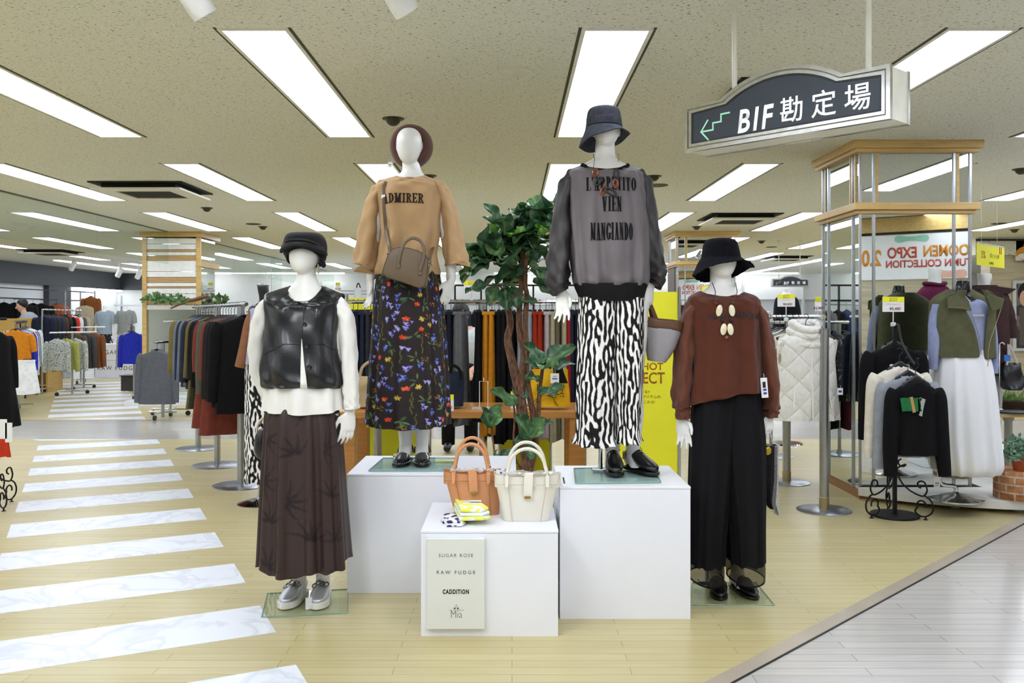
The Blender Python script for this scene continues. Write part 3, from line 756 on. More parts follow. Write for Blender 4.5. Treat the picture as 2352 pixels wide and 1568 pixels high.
def feathers(U, V):
    """dark jacquard fronds on brown"""
    col = np.zeros(U.shape+(3,)); col[:] = lin((60,45,43)); rng = random.Random(4)
    spots = [(u, v) for u in np.arange(U.min(), U.max(), .17) for v in np.arange(V.min(), V.max(), .2)]
    for u, v in spots:
        u += rng.uniform(-.05,.05); v += rng.uniform(-.06,.06); a0 = rng.uniform(0, 6.28)
        for b in range(5):
            a = a0+b*.62
            for i in range(14):
                d = .008+i*.0062; x = u+math.cos(a)*d; y = v+math.sin(a)*d*1.1; a += .02
                for sg in (-.6, .6):
                    ca, sa = math.cos(a+sg), math.sin(a+sg); L_ = .013*(1-i/18)
                    stamp(col, U, V, x, y, lambda du, dv, ca=ca, sa=sa, L_=L_: .9-.9*((du*ca+dv*sa-L_*.5)**2/L_**2+(-du*sa+dv*ca)**2/.0024**2), (22,17,18))
    return col
# ================= the two plinths with mannequins, and the two on the floor =================
ZL, ZR, ZC = .612, .622, .470          # plinth tops
def plinth(x0, x1, y0, y1, z, label, rz=0):
    c = ((x0+x1)/2, (y0+y1)/2); r = thing('plinth', (c[0], c[1], 0), label, 'display plinth')
    MB().box((c[0], c[1], (z-.012)/2+.0005), (x1-x0, y1-y0, z-.013), rz=rz).build('box', WHITE, r, smooth=False, bevel=.002)
    MB().box((c[0], c[1], z-.0055), (x1-x0+.003, y1-y0+.003, .011), rz=rz).build('top_board', WHITE, r, smooth=False, bevel=.002)
    return r
plinth(P(797,0,4.57).x, .02, 4.57, 5.17, ZL, 'white square plinth under the camel-sweater mannequin')
plinth(P(1286,0,4.18).x, P(1586,0,4.18).x, 4.18, 4.77, ZR, 'white square plinth under the grey-sweater mannequin')
cpl = plinth(P(967,0,3.955).x, P(1282,0,3.955).x, 3.955, 4.56, ZC, 'low white plinth with two handbags on top and brand board in front', rz=.0)
# board with brand names leaning on the low plinth
bw0, bw1 = P(981,0,3.935).x, P(1113,0,3.935).x; bz0, bz1 = P(0,1444,3.935).z, P(0,1237,3.935).z
bd = thing('brand_board', ((bw0+bw1)/2, 3.94, bz0), 'pale grey board with four brand names fixed to the low white plinth', 'sign board')
MB().box2((bw0, 3.932, bz0), (bw1, 3.953, bz1)).build('panel', M('board_grey', (224,227,220), .55, var=.01), bd, smooth=False, bevel=.001)
GREYINK = M('grey_ink', (88,88,86), .6)
def bt(s, px, py, size, m, **k):
    text(s, size, m, bd, face_mat(P(px, py, 3.9315), (1, 0, 0)), **k)
bt('SUGAR ROSE', 1047, 1275.5, .0215, GREYINK, space=1.28, bold=-.012)
bt('RAW FUDGE', 1047, 1314.5, .0215, M('mid_ink', (60,60,60), .6), space=1.55, bold=-.006)
bt('CADDITION', 1047, 1359, .0265, INK, space=1.18, bold=.035, sx=.70)
bt('Mia', 1048, 1411, .047, GREYINK, sx=.80, bold=-.02)
def star(px, py, r, m, hollow=False):
    c = P(px, py, 3.9315); pts = []
    for i in range(10): a = PI/2+i*PI/5; q = r if i % 2 == 0 else r*.42; pts.append(c+Vector((q*math.cos(a), 0, q*math.sin(a))))
    if hollow: MB().tube(pts+[pts[0]], .0004, 5).build('star_mark', m, bd)
    else: MB().prism(pts, (0, -.0006, 0)).build('star_mark', m, bd, smooth=False)
star(1048, 1391, .0062, GREYINK, True); star(1044.3, 1396.6, .0058, INK); star(1051.6, 1396.6, .0058, INK)
a_, b_ = P(1031, 1400.5, 3.9315), P(1066, 1400.5, 3.9315); MB().box2((a_.x, 3.9309, a_.z-.0004), (b_.x, 3.9316, a_.z+.0004)).build('rule_line', GREYINK, bd, smooth=False)

# ---------- mannequin with black vest (on the floor) ----------
Y = 4.35; AY1 = 4.475
m1 = thing('mannequin', (P(705,0,Y).x, Y, 0), 'white mannequin in black leather vest, white blouse, brown skirt and silver loafers', 'mannequin')
def b1(mb):
    head(mb, Y, 700, 545, 629, 34.5, 0, [(600, 682, 722, .05, .02), (622, 681, 723, .055, .018), (640, 678, 727, .058, .015), (652, 672, 732, .062, .012), (664, 660, 743, .072, .01), (680, 640, 762, .078, .01), (702, 626, 775, .085, .005), (760, 622, 778, .105, 0), (850, 640, 760, .10, 0), (940, 626, 768, .11, 0), (1060, 640, 752, .09, 0)], tilt=-.06)
    for a in (688, 742): leg(mb, P(a+(0 if a<700 else 0),0,Y).x, P(a,0,AY1).x, Y, AY1, .95, 0)
    mb.tube([px3(Y, 628, 706), px3(Y, 600, 760, .01), px3(Y, 590, 800, .03), px3(Y, 612, 900, .09)], [.040, .04, .038, .030], 12)
    mb.tube([px3(Y, 772, 706), px3(Y, 798, 800), px3(Y, 808, 920, -.02), px3(Y, 806, 948, -.03)], [.045, .038, .027, .024], 12)
    hand(mb, px3(Y, 806, 944, -.03), (-.10, -.12, -1), (-.75, -.55, 0), 1.0, .22)
    hand(mb, px3(Y, 614, 905, .10), (.2, .1, -1), (.8, -.3, 0), .95, .3)
body(m1, Y, b1)
WCOT = M('white_cotton', (240,238,232), .8, var=.02, bump=.12, bscale=220, sheen=.2)
blouse = cloth('blouse', [(690, 640, 760, .09), (740, 622, 780, .115), (840, 615, 786, .135), (885, 612, 788, .14), (915, 610, 790, .15), (937, 608.5, 792, .155, 8, 0)], Y, WCOT, m1, folds=(9, .002, .013, 1), wr=.002, cap0=True, hem=(.8, 4), sub=8, n=128)
sleeve('sleeve', [(634, 688, .0, 10, .05), (616, 699, .0, 15, .065), (601, 732, .0, 20, .075), (589, 790, .03, 21, .075), (591, 850, .06, 22, .07), (606, 905, .09, 18, .06), (618, 940, .10, 15, .05)], Y, WCOT, m1, wr=.006, folds=.004)
sleeve('sleeve', [(766, 688, .0, 10, .05), (782, 699, .0, 15, .065), (796, 732, .0, 18, .072), (802, 800, -.01, 18, .07), (807, 870, -.02, 17, .06), (810, 915, -.025, 16.5, .055), (811, 937, -.028, 16, .052)], Y, WCOT, m1, wr=.005, folds=.004, seed=8)
LEATHER = M('black_leather', (25,26,30), .27, var=.15, bump=.12, bscale=160, spec=.55)
vest = cloth('vest', [(656, 664, 741, .107, 37, -2, .012), (659, 654, 750, .106, 36, 0, .012), (667, 630, 771, .115, 32, 3, .008), (677, 609, 788, .122, 26, 5, .003), (698, 609, 786, .130, 16, 4), (745, 611, 783, .143, 6), (800, 608, 784, .156), (845, 603, 789, .168), (872, 603, 791, .170), (887, 608, 789, .160, -2, 2), (892, 616, 782, .146, -5, 2)], Y, LEATHER, m1, n=160, sub=8, ex=2.5, wr=.0075, folds=(9, .0, .010, 1), seed=6)
# front opening: white wedge of blouse between the two vest edges, plus buttons, pockets and seams
def surf(o, px, py, Yr, off=.003):
    tm = o.data; 
    if not hasattr(surf, 'c'): surf.c = {}
    if o.name not in surf.c: surf.c[o.name] = BVHTree.FromPolygons([v.co.copy() for v in tm.vertices], [tuple(p.vertices) for p in tm.polygons])
    a = P(px, py, Yr); h = surf.c[o.name].ray_cast(Vector((0, 0, CH)), (a-Vector((0, 0, CH))).normalized())
    return (h[0]+Vector((0, -off, 0))) if h[0] else P(px, py, Yr-.12)
def patch(o, poly, Yr, mat, parent, name, off=.004, n=8):
    """a flat-lying strip on a cloth front: poly = rows of (py, xl, xr)"""
    rows = crom([(p[0], p[1], p[2]) for p in poly], 6); rs = []
    for py, a, b in rows: rs.append([surf(o, a+(b-a)*i/n, py, Yr, off) for i in range(n+1)])
    return MB().rings(rs, False, False, closed=False).build(name, mat, parent, solid=.002)
patch(vest, [(778, 693, 693.6), (800, 692, 696), (840, 691, 700), (870, 690.5, 704), (892, 690, 706.5)], Y, WCOT, m1, 'blouse_front', .004)
for px, py in ((699, 703), (700.5, 745), (705, 794), (710, 843)):
    c = surf(vest, px, py, Y, .004); MB().lathe([(.0105, 0), (.0105, -.002), (.009, -.0045), (.006, -.003), (.0, -.003)], c, 20, axis='Y').build('button', BLACKP, vest)
def seamline(o, pts, Yr, mat, parent, name='seam', r=.0016, off=.001, k=5):
    a = crom(pts, k); MB().tube([surf(o, p[0], p[1], Yr, off) for p in a], r, 6).build(name, mat, parent)
LSEAM = M('leather_seam', (14,14,17), .35)
seamline(vest, [(700, 694), (698, 720), (694, 770), (692, 800), (690.5, 888)], Y, LSEAM, vest); seamline(vest, [(694, 780), (700, 840), (706.5, 888)], Y, LSEAM, vest)
seamline(vest, [(607, 812), (625, 804), (642, 796), (650, 790)], Y, LSEAM, vest, r=.0028); seamline(vest, [(783, 806), (765, 801), (748, 793), (742, 790)], Y, LSEAM, vest, r=.0028)
seamline(vest, [(650, 790), (690, 791)], Y, LSEAM, vest); seamline(vest, [(710, 793), (742, 790)], Y, LSEAM, vest)
BRJ = attr_mat('brown_jacquard', .42, .35, 0)
cloth('skirt', [(925, 626, 768, .12), (945, 612, 776, .14), (1000, 609, 783, .155), (1100, 604, 790, .17), (1200, 600, 797, .185), (1270, 597, 802, .195, 14, -6), (1284, 596, 803, .196, 16, -10)], Y, BRJ, m1, n=360, sub=40, folds=(13, .003, .020, .8), hem=(5, 5), pattern=feathers, seed=21, cap0=True)
NAVYCAP = M('black_wool', (26,26,30), .85, bump=.2, sheen=.3)
def cap_obj():
    hat = MB(); k = Y/F
    rs = []
    for py, xl, xr, ry, yo in crom([(534, 678, 716, .02, .02), (536, 662, 732, .075, .02), (545, 654, 742, .11, .02), (562, 650, 747, .125, .02), (580, 650, 747, .125, .018), (592, 655, 745, .117, .015), (602, 660, 740, .108, .012)], 5):
        dr = [2*PI*i/48 for i in range(48)]
        rs.append([((((xl+xr)/2-CX)+(xr-xl)/2*math.cos(t))*k, Y+yo+ry*math.sin(t)+.0, CH-(py-HY)*k+(-.018*math.cos(t+.25)*-1*0)+(.060*max(0, -math.sin(t))-.02*max(0, math.sin(t)))*max(0, (py-560)/42)) for t in dr])
    hat.rings(rs, True, False)
    h = hat.build('casquette_cap', NAVYCAP, m1, auto=60, solid=.004)
    br = MB(); rb = []
    for f, dz, out in ((0, 0, 0), (.35, -.012, .022), (.7, -.030, .038), (1, -.046, .046)):
        ring = []
        for i in range(25):
            t = PI+PI*(.0+1.0*i/24); s_ = math.sin((t-PI))
            x = (698-CX)*k+(.092+out*.35)*math.cos(t)*1.03; y = Y+.012-(.112*abs(math.sin(t)))-out*s_*1.1; z = CH-(564-HY)*k+.004+dz*(.55+.45*abs(math.cos(t)))+.006*s_-.012*(i/24-.5)
            ring.append((x, y, z))
        rb.append(ring)
    br.rings(rb, False, False, closed=False).build('visor', NAVYCAP, h, solid=.006)
    MB().tube([px3(Y, 654+i*0, 588) for i in range(0)] or [px3(Y, 652, 565, .0), px3(Y, 672, 557, -.10), px3(Y, 700, 555, -.113), px3(Y, 726, 559, -.10), px3(Y, 747, 571, .0)], .006, 8, smooth=5).build('band', M('cap_band', (16,16,19), .7), h)
    for dx, dz in ((0, 0), (5, 8)): MB().ball(px3(Y, 740+dx, 600+dz, -.02), (.012, .02, .016)).build('bow', NAVYCAP, h)
cap_obj()
e = MB().ball(px3(Y, 731, 617, -.0), (.004, .022, .027), 20, 12).build('earring', M('pearl_disc', (206,198,172), .4), m1)
SILV = M('silver_leather', (204,207,212), .35, .6, var=.08, bump=.1); CHUNK = M('sole_white', (234,230,222), .55)
for (ax, ay, dx) in ((688, 1372, -.20), (742, 1368, .04)):
    a = P(ax, 0, AY1); dirv = (dx, -1)
    rs, d, sd_, A = shoe_mesh((a.x, a.y), dirv, .235, 1.0, .09, .075, z=.036)
    s = MB().rings(rs).build('shoe', SILV, m1)
    mb, poly = sole_mesh(A, d, sd_, .245, 1, .0105, .042, 1.12)
    mb.build('sole', CHUNK, s, bevel=.006)
    c0 = A+d*.072+Vector((0, 0, .1045)); 
    for i in range(4):
        cc = c0+sd_*(-.027+.018*i)+Vector((0, 0, -.012*abs(-1.5+i)**1.4*.5)); ring = [cc+sd_*.012*math.cos(q)+(d*.9+Vector((0, 0, -.42))).normalized()*.016*math.sin(q)+Vector((0, 0, .003*(1 if i % 2 else -1))) for q in [2*PI*j/16 for j in range(17)]]
        MB().tube(ring, .0038, 8).build('chain_link', M('pewter', (140,136,128), .3, .9), s)
tg = FP(709, 1404); MB().box((tg.x, tg.y+.0, .039), (.03, .002, .055), rz=.2).build('price_tag', PAPER, m1, smooth=False)
base_plate(m1, [FP(601, 1420), FP(799, 1410), FP(799, 1355), FP(614, 1365)], 0, (FP(672, 1352).x, FP(672, 1352).y), .5)
hb = thing('shoulder_bag', px3(Y, 600, 1000, .14), 'small black shoulder bag hanging behind the brown skirt', 'bag')
mb = MB(); rs = []
for py, xl, xr, ry in ((985, 596, 618, .05), (1000, 587, 622, .06), (1030, 584, 624, .065), (1045, 588, 622, .06), (1052, 600, 618, .05)):
    rs.append([px3(Y+.16, (xl+xr)/2+(xr-xl)/2*math.cos(t), py, ry*math.sin(t)) for t in [2*PI*i/24 for i in range(24)]])
mb.rings(rs).build('bag_body', M('black_leather'), hb)
MB().tube([px3(Y+.16, 590, 1000), px3(Y+.16, 592, 975), px3(Y+.16, 606, 958), px3(Y+.16, 620, 955)], .006, 8, smooth=5).build('handle', M('cream_strap', (220,210,180), .5), hb)

# ---------- mannequin with camel sweater (left plinth) ----------
Y = 4.86; AY2 = 4.93
m2 = thing('mannequin', (P(945,0,Y).x, Y, ZL), 'white mannequin in camel sweatshirt, brown beret and black floral skirt on plinth', 'mannequin')
def b2(mb):
    head(mb, Y, 940, 292, 379, 29.5, 0, [(350, 923, 958, .05, .02), (372, 923, 962, .055, .018), (390, 923, 967, .055, .015), (400, 916, 974, .06, .012), (412, 904, 984, .068, .01), (432, 882, 1004, .078, .005), (470, 880, 1002, .09, 0), (560, 885, 1000, .10, 0), (640, 875, 1005, .11, 0), (760, 885, 1000, .09, 0)])
    for c in (932, 970): leg(mb, P(c,0,Y).x, P(c,0,AY2).x, Y, AY2, ZL+.85, ZL)
    mb.tube([px3(Y, 886, 440), px3(Y, 860, 530), px3(Y, 855, 600), px3(Y, 852, 640)], [.045, .042, .034, .027], 14)
    mb.tube([px3(Y, 1000, 440), px3(Y, 1026, 530), px3(Y, 1036, 600), px3(Y, 1036, 645)], [.045, .042, .032, .025], 14)
    hand(mb, px3(Y, 851, 642, -.01), (.02, -.12, -1), (.45, -.85, 0), 1.03, .22)
    hand(mb, px3(Y, 1036, 645, -.01), (-.28, -.15, -1), (-.6, -.7, 0), 1.0, .2)
body(m2, Y, b2)
CAMEL = M('camel_jersey', (188,154,112), .85, var=.04, bump=.12, bscale=260, sheen=.35)
sw2 = cloth('sweatshirt', [(402, 911, 976, .088, 10, -4, .010), (406, 901, 985, .097, 11, -2, .008), (412, 884, 1001, .110, 11, 2, .005), (424, 866, 1017, .12, 8, 4), (450, 866, 1016, .135, 4, 2), (500, 874, 1012, .15), (540, 878, 1010, .155), (580, 872, 1004, .165), (610, 866, 1008, .17), (628, 864, 1011, .168, 2, -4), (631, 867, 1008, .158, 2, -4)], Y, CAMEL, m2, n=160, sub=8, wr=.0085, folds=(7, .001, .020, 1), seed=14)
sleeve('sleeve', [(890, 420, .0, 8, .05), (877, 430, .0, 13, .062), (864, 452, .0, 16, .072), (854, 500, 0, 20.5, .08), (846, 560, -.01, 25, .082), (841, 606, -.015, 27, .085), (840, 611, -.015, 25.5, .08)], Y, CAMEL, m2, wr=.006, folds=.007, seed=5)
sleeve('sleeve', [(996, 420, .0, 8, .05), (1008, 430, .0, 13, .062), (1020, 452, .0, 16, .072), (1032, 500, 0, 19.5, .08), (1042, 560, -.01, 24, .082), (1050, 602, -.015, 26, .085), (1051, 608, -.015, 24.5, .08)], Y, CAMEL, m2, wr=.006, folds=.007, seed=9)
tc = P(932, 461, Y)
text_on('ADMIRER', (.052, .0285, .0085, .006, .0035, .0042), M('brown_print', (52,38,32), .8), sw2, sw2, tc.x, tc.z, Y, arc=.55, off=.0035)
FLOR = attr_mat('black_floral', .75, .25)
cloth('skirt', [(612, 872, 1004, .13), (632, 866, 1010, .14), (700, 858, 1018, .155), (800, 852, 1026, .17), (900, 845, 1031, .19), (955, 842, 1033, .195, 6, 0), (971, 841, 1034, .197, 6, -2)], Y, FLOR, m2, n=520, sub=66, folds=(12, .002, .017, .8), hem=(1.0, 5), pattern=floral, seed=33, cap0=True)
FELT = M('brown_felt', (94,66,58), .9, bump=.2, bscale=200, sheen=.4)
# beret: a soft disc worn on the back of the head, tipped up so its ring frames the face
bc = px3(Y, 942, 332, .065); k = Y/F; rs = []
for r_, yy in ((29.5, -.062), (31.5, -.070), (36, -.074), (42, -.066), (48, -.040), (50.5, -.005), (49, .030), (40, .058), (22, .072), (4, .076)):
    rs.append([bc+Vector((r_*k*math.cos(t)*(1.0 if True else 1), yy+.012*math.sin(t*2+.5)*(r_/50), r_*k*1.02*math.sin(t)-(.006 if r_ < 33 else 0))) for t in [2*PI*i/56 for i in range(56)]])
bt_ = MB().rings(rs, False, True).build('beret', FELT, m2, auto=80)
pr = px3(Y, 898, 366, .02); hang_tag(bt_, pr, .024, .03, [(0, .5, .7, .12, BLUEINK)], rot=.3, cord=.012)
SHOEB = M('black_shoe', (20,20,22), .28, coat=.2)
for (ax, ay, dx) in ((932, 1050, -.12), (970, 1050, .10)):
    a = P(ax, 0, AY2); rs, d, sd_, A = shoe_mesh((a.x, a.y), (dx, -1), .24, .95, .06, .055, z=ZL+.022, pt=1.5)
    s = MB().rings(rs).build('shoe', SHOEB, m2)
    mb, poly = sole_mesh(A, d, sd_, .245, .95, ZL+.0105, ZL+.023, 1.08, 1.5); mb.build('sole', BLACKP, s, smooth=False, bevel=.003)
    n_ = len(poly); st = MB()
    for i in range(44):
        f = i/44*n_; p = poly[int(f)].lerp(poly[(int(f)+1) % n_], f % 1); st.ball((p.x, p.y, ZL+.025), .0018, 6, 4)
    st.build('stitching', PAPER, s)
    arc = [A+sd_*(.043*math.cos(q))+Vector((0, 0, ZL+.055+.058*math.sin(q)))-d*.012*math.sin(q) for q in [PI*i/12 for i in range(13)]]
    MB().tube(arc, .0055, 8, flat=.5).build('strap', SHOEB, s)
    MB().box(arc[9]-Vector((0, .004, 0)), (.014, .004, .014)).build('buckle', CHROME, s, smooth=False)
base_plate(m2, [FP(847, 1083, ZL), FP(1030, 1083, ZL), FP(1050, 1054, ZL), FP(880, 1054, ZL)], ZL, (FP(922, 1052, ZL).x, FP(922, 1052, ZL).y), ZL+.5)
c = FP(1040, 1062, ZL); MB().box((c.x-.04, c.y, ZL+.0115), (.11, .05, .001)).build('care_label', M('pale_yellow', (226,228,160), .6), m2, smooth=False)
# crossbody bag
cb = thing('crossbody_bag', P(935, 660, Y-.24), 'olive brown leather handbag worn across the camel sweatshirt', 'bag')
OLIVE = M('olive_leather', (104,86,62), .42, bump=.12, bscale=240)
Yb = Y-.235; kb = Yb/F
def bagface(y):   # outline with domed top, tilted
    out = []
    P0 = [(881,628),(887,606),(895,586),(904,574),(920,569),(940,571),(962,577),(980,587),(986,598),(984,622),(980,652),(976,660),(966,662),(925,648),(890,638)]
    a = P0+[P0[0]]
    for i in range(len(P0)):
        for j in range(3): out.append(Vector(((a[i][0]*(1-j/3)+a[i+1][0]*j/3-CX)*kb, y, CH-(a[i][1]*(1-j/3)+a[i+1][1]*j/3-HY)*kb)))
    return out
o_ = bagface(Yb-.055); ctr = sum(o_, Vector())/len(o_)
def sh(ring, s, y): return [Vector((ctr.x+(p.x-ctr.x)*s, y, ctr.z+(p.z-ctr.z)*s)) for p in ring]
bb = MB().rings([sh(o_, .90, Yb-.062), sh(o_, .97, Yb-.060), sh(o_, 1.0, Yb-.050), sh(o_, 1.02, Yb), sh(o_, 1.0, Yb+.050), sh(o_, .9, Yb+.06)]).build('bag_body', OLIVE, cb, auto=50)
pip = sh(o_, .985, Yb-.058); MB().tube(pip+[pip[0]], .0022, 6).build('piping', M('olive_dark', (72,58,40), .45), bb)
hp = [P(914, 606, Yb-.068), P(920, 580, Yb-.066), P(928, 560, Yb-.062), P(942, 548, Yb-.06), P(956, 548, Yb-.06), P(968, 556, Yb-.062), P(974, 574, Yb-.066), P(972, 596, Yb-.068), P(964, 622, Yb-.07)]
MB().tube(hp, .0085, 8, flat=.55, smooth=5).build('handle', OLIVE, cb)
for q in ((914,604),(964,620)): MB().box(P(q[0]+1, q[1]-4, Yb-.066), (.018, .006, .07)).build('handle_tab', OLIVE, cb, smooth=False, bevel=.002)
st1 = [surf(sw2, x, y, Y, .006) for x, y in ((884, 418), (883, 440), (883, 470), (885, 500), (888, 530))]+[P(893, 560, Yb+.02), P(896, 574, Yb)]
MB().tube([st1[0]+Vector((0, .12, .012))]+st1, .0105, 8, flat=.3, up=(0, 1, 0), smooth=4).build('strap', OLIVE, cb)
MB().tube([P(985, 606, Yb), P(989, 585, Yb+.05), P(994, 568, Yb+.15), P(1000, 548, Yb+.26)], .010, 8, flat=.3, smooth=4).build('strap', OLIVE, cb)
MB().box(surf(sw2, 881, 452, Y, .010), (.024, .006, .022)).build('strap_buckle', STEEL, cb, smooth=False, bevel=.002)
for q in ((895, 582), (988, 606)):
    ring = [P(q[0], q[1], Yb-.03)+Vector((.010*math.cos(t), 0, .016*math.sin(t))) for t in [2*PI*i/16 for i in range(17)]]; MB().tube(ring, .003, 6).build('clasp_ring', CHROME, cb)
MB().box(P(950, 574, Yb-.02), (.03, .01, .006)).build('zip_pull', CHROME, cb, smooth=False)

# ---------- mannequin with sheer grey sweater (right plinth) ----------
Y = 4.47; AY3 = 4.59
m3 = thing('mannequin', (P(1412,0,Y).x, Y, ZR), 'white mannequin in sheer grey sweatshirt, denim bucket hat and zebra-print trousers on plinth', 'mannequin')
def b3(mb):
    head(mb, Y, 1392, 258, 338, 31, 0, [(310, 1370, 1412, .05, .02), (335, 1368, 1413, .056, .018), (355, 1367, 1414, .056, .015), (366, 1360, 1420, .062, .012), (378, 1338, 1440, .072, .01), (396, 1318, 1462, .08, .005), (440, 1314, 1466, .09, 0), (560, 1322, 1465, .105, 0), (680, 1330, 1472, .11, 0), (800, 1338, 1466, .09, 0)])
    for c in (1407, 1454): leg(mb, P(c,0,Y).x, P(c,0,AY3).x, Y, AY3, ZR+.85, ZR)
    mb.tube([px3(Y, 1324, 418), px3(Y, 1292, 520), px3(Y, 1284, 600), px3(Y, 1290, 672)], [.045, .042, .034, .026], 14)
    mb.tube([px3(Y, 1458, 418), px3(Y, 1490, 520), px3(Y, 1500, 600, .0), px3(Y, 1494, 660, .03)], [.045, .042, .034, .026], 14)
    hand(mb, px3(Y, 1290, 668, -.02), (.04, -.15, -1), (.75, -.5, 0), 1.03, .18, .16)
    hand(mb, px3(Y, 1494, 655, .02), (-.1, -.1, -1), (-.6, -.7, 0), 1.0, .35, grip=True)
body(m3, Y, b3)
GREYS = M('sheer_grey', (104,97,100), .6, var=.1, scale=5, bump=.1, bscale=300, sheen=.3, stretch=(6,6,.8)); DARKS = M('sheer_black', (46,43,45), .5, var=.1, bump=.1, bscale=300)
RIB = M('rib_black', (30,28,29), .9, bump=.25, bscale=300, stretch=(1,1,.05))
sw3 = cloth('sweatshirt', [(378, 1338, 1442, .08, 15, -6, .012), (384, 1320, 1458, .10, 14, -2, .008), (394, 1302, 1476, .125, 10, 4), (420, 1300, 1482, .14, 5, 3), (480, 1302, 1490, .155), (560, 1308, 1492, .165), (620, 1314, 1491, .17), (648, 1318, 1488, .170), (657, 1324, 1482, .158, 0, -3)], Y, GREYS, m3, n=160, sub=8, wr=.006, folds=(11, .003, .015, .9), seed=44)
cloth('waistband', [(652, 1318, 1488, .172), (662, 1321, 1484, .170), (676, 1327, 1480, .158, 5, 0), (686, 1330, 1477, .150, 6, 0)], Y, RIB, sw3, n=128, folds=(24, .001, .001, 1))
cloth('neckband', [(373, 1338, 1443, .081, 17, -6, .012), (376.5, 1334, 1446, .086, 17.5, -5, .011), (381, 1331, 1449, .090, 17, -4, .010)], Y, RIB, sw3, n=96)
sleeve('sleeve', [(1330, 396, .0, 9, .05), (1314, 407, .0, 15, .065), (1300, 436, .0, 19, .08), (1291, 520, 0, 23, .09), (1284, 590, -.01, 25, .095), (1281, 640, -.02, 25, .10), (1284, 662, -.02, 24, .095), (1289, 672, -.02, 14, .05)], Y, DARKS, sw3, wr=.009, folds=.006, seed=5)
sleeve('sleeve', [(1452, 396, .0, 9, .05), (1468, 407, .0, 15, .065), (1482, 436, .0, 18, .08), (1493, 520, 0, 20, .09), (1502, 590, .0, 22, .09), (1508, 625, .01, 23, .09), (1507, 643, .015, 22, .085), (1500, 655, .02, 13, .045)], Y, DARKS, sw3, wr=.008, folds=.006, seed=11)
PRT = M('black_print', (24,22,24), .8)
for s_, px, py, sz, sx, arc in (("L'APPETITO", 1397, 431, (.066, .0235, .0088, .0028, .0026, .0036), 0, .12), ('VIEN', 1397.5, 477, (.072, .0235, .0092, .0028, .0026, .003), 0, 0), ('MANGIANDO', 1397, 538, (.084, .0205, .0080, .0026, .0022, .0028), 0, .06)):
    c = P(px, py, Y); text_on(s_, sz, PRT, sw3, sw3, c.x, c.z, Y, arc=arc, off=.0035)
ZEB = attr_mat('zebra_print', .8, .25)
def leg_cloth(par, rows, seed, Yq=None, pat=None, mt=None, n=300, sub=50, folds=(9, .002, .008, .8)):
    return cloth('trouser_leg', rows, Yq or Y, mt or ZEB, par, n=n, sub=sub, folds=folds, pattern=pat, seed=seed, hem=(1.6, 9), cap0=True)
leg_cloth(m3, [(675, 1330, 1424, .12), (700, 1328, 1420, .14), (800, 1326, 1418, .145), (900, 1323, 1416, .145), (985, 1322, 1414, .14, 4, 0), (1006, 1317, 1420, .15, 6, -3), (1012, 1314, 1423, .155, 7, -4)], 3, pat=zebra())
leg_cloth(m3, [(675, 1390, 1476, .12), (700, 1396, 1477, .14), (800, 1402, 1476, .145), (900, 1406, 1473, .145), (980, 1410, 1468, .14, 4, 0), (998, 1408, 1470, .148, 6, -3), (1005, 1405, 1474, .152, 7, -4)], 8, pat=zebra(seed=9))
DENIM = M('washed_denim', (70,73,82), .9, var=.22, scale=30, bump=.3, bscale=260)
def bucket(rows, Yh, mat, parent, brim, name='bucket_hat', frayed=0, seed=0):
    """crown rows (py, xl, xr, ry, yo) then brim rows (py centre, half px, ry, front dz px, side dz px, yo)"""
    k = Yh/F; rs = []; n = 96; rr_ = random.Random(seed)
    for py, xl, xr, ry, yo in crom(rows, 4):
        rs.append([((((xl+xr)/2-CX)+(xr-xl)/2*math.cos(t))*k, Yh+yo+ry*math.sin(t), CH-(py-HY)*k) for t in [2*PI*i/n for i in range(n)]])
    for j, (py, cx, hw, ry, fz, sz, yo, tl, bz) in enumerate(crom(brim, 4)):
        ring = []
        for i in range(n):
            t = 2*PI*i/n; dz = fz*max(0, -math.sin(t))**2+bz*max(0, math.sin(t))**2+sz*math.cos(t)**2+tl*math.cos(t); fr = frayed*(rr_.random()-.5) if j >= 4*len(brim)-6 else 0
            ring.append(((cx-CX+hw*math.cos(t))*k+fr, Yh+yo+ry*math.sin(t)+fr, CH-(py+dz-HY)*k+fr+.004*math.sin(5*t+j*.05)*(j/12)))
        rs.append(ring)
    return MB().rings(rs, True, False).build(name, mat, parent, auto=70, solid=.005)
bh = bucket([(246, 1375, 1400, .03, .02), (247, 1362, 1414, .07, .02), (252, 1353, 1422, .098, .02), (268, 1349, 1426, .108, .018), (291, 1347, 1429, .115, .015)], Y, DENIM, m3,
       [(293, 1388, 41.5, .117, 0, 0, .015, 0, 0), (301, 1388, 45, .13, -1, 1, .01, -2, 2), (312, 1388.5, 52, .146, -4, 0, .008, -8, 4), (324, 1389, 58, .160, -10, -1, .006, -14, 8)])
kk = Y/F
MB().tube([((1388+41.8*math.cos(t)-CX)*kk, Y+.015+.119*math.sin(t), CH-(291-HY)*kk) for t in [2*PI*i/48 for i in range(49)]], .0022, 6).build('band_seam', M('denim_seam', (36,38,48), .9), bh)
hm = MB()
for i in range(8):
    c = surf(bh, 1371+5.2*i, 267-.5*i+.10*(i-3.5)**2*.6, Y, .003); hm.ball(c, (.0035, .002, .004 if i % 3 else .0055), 6, 4)
hm.build('stitched_mark', M('purple_thread', (108,80,150), .7), bh)
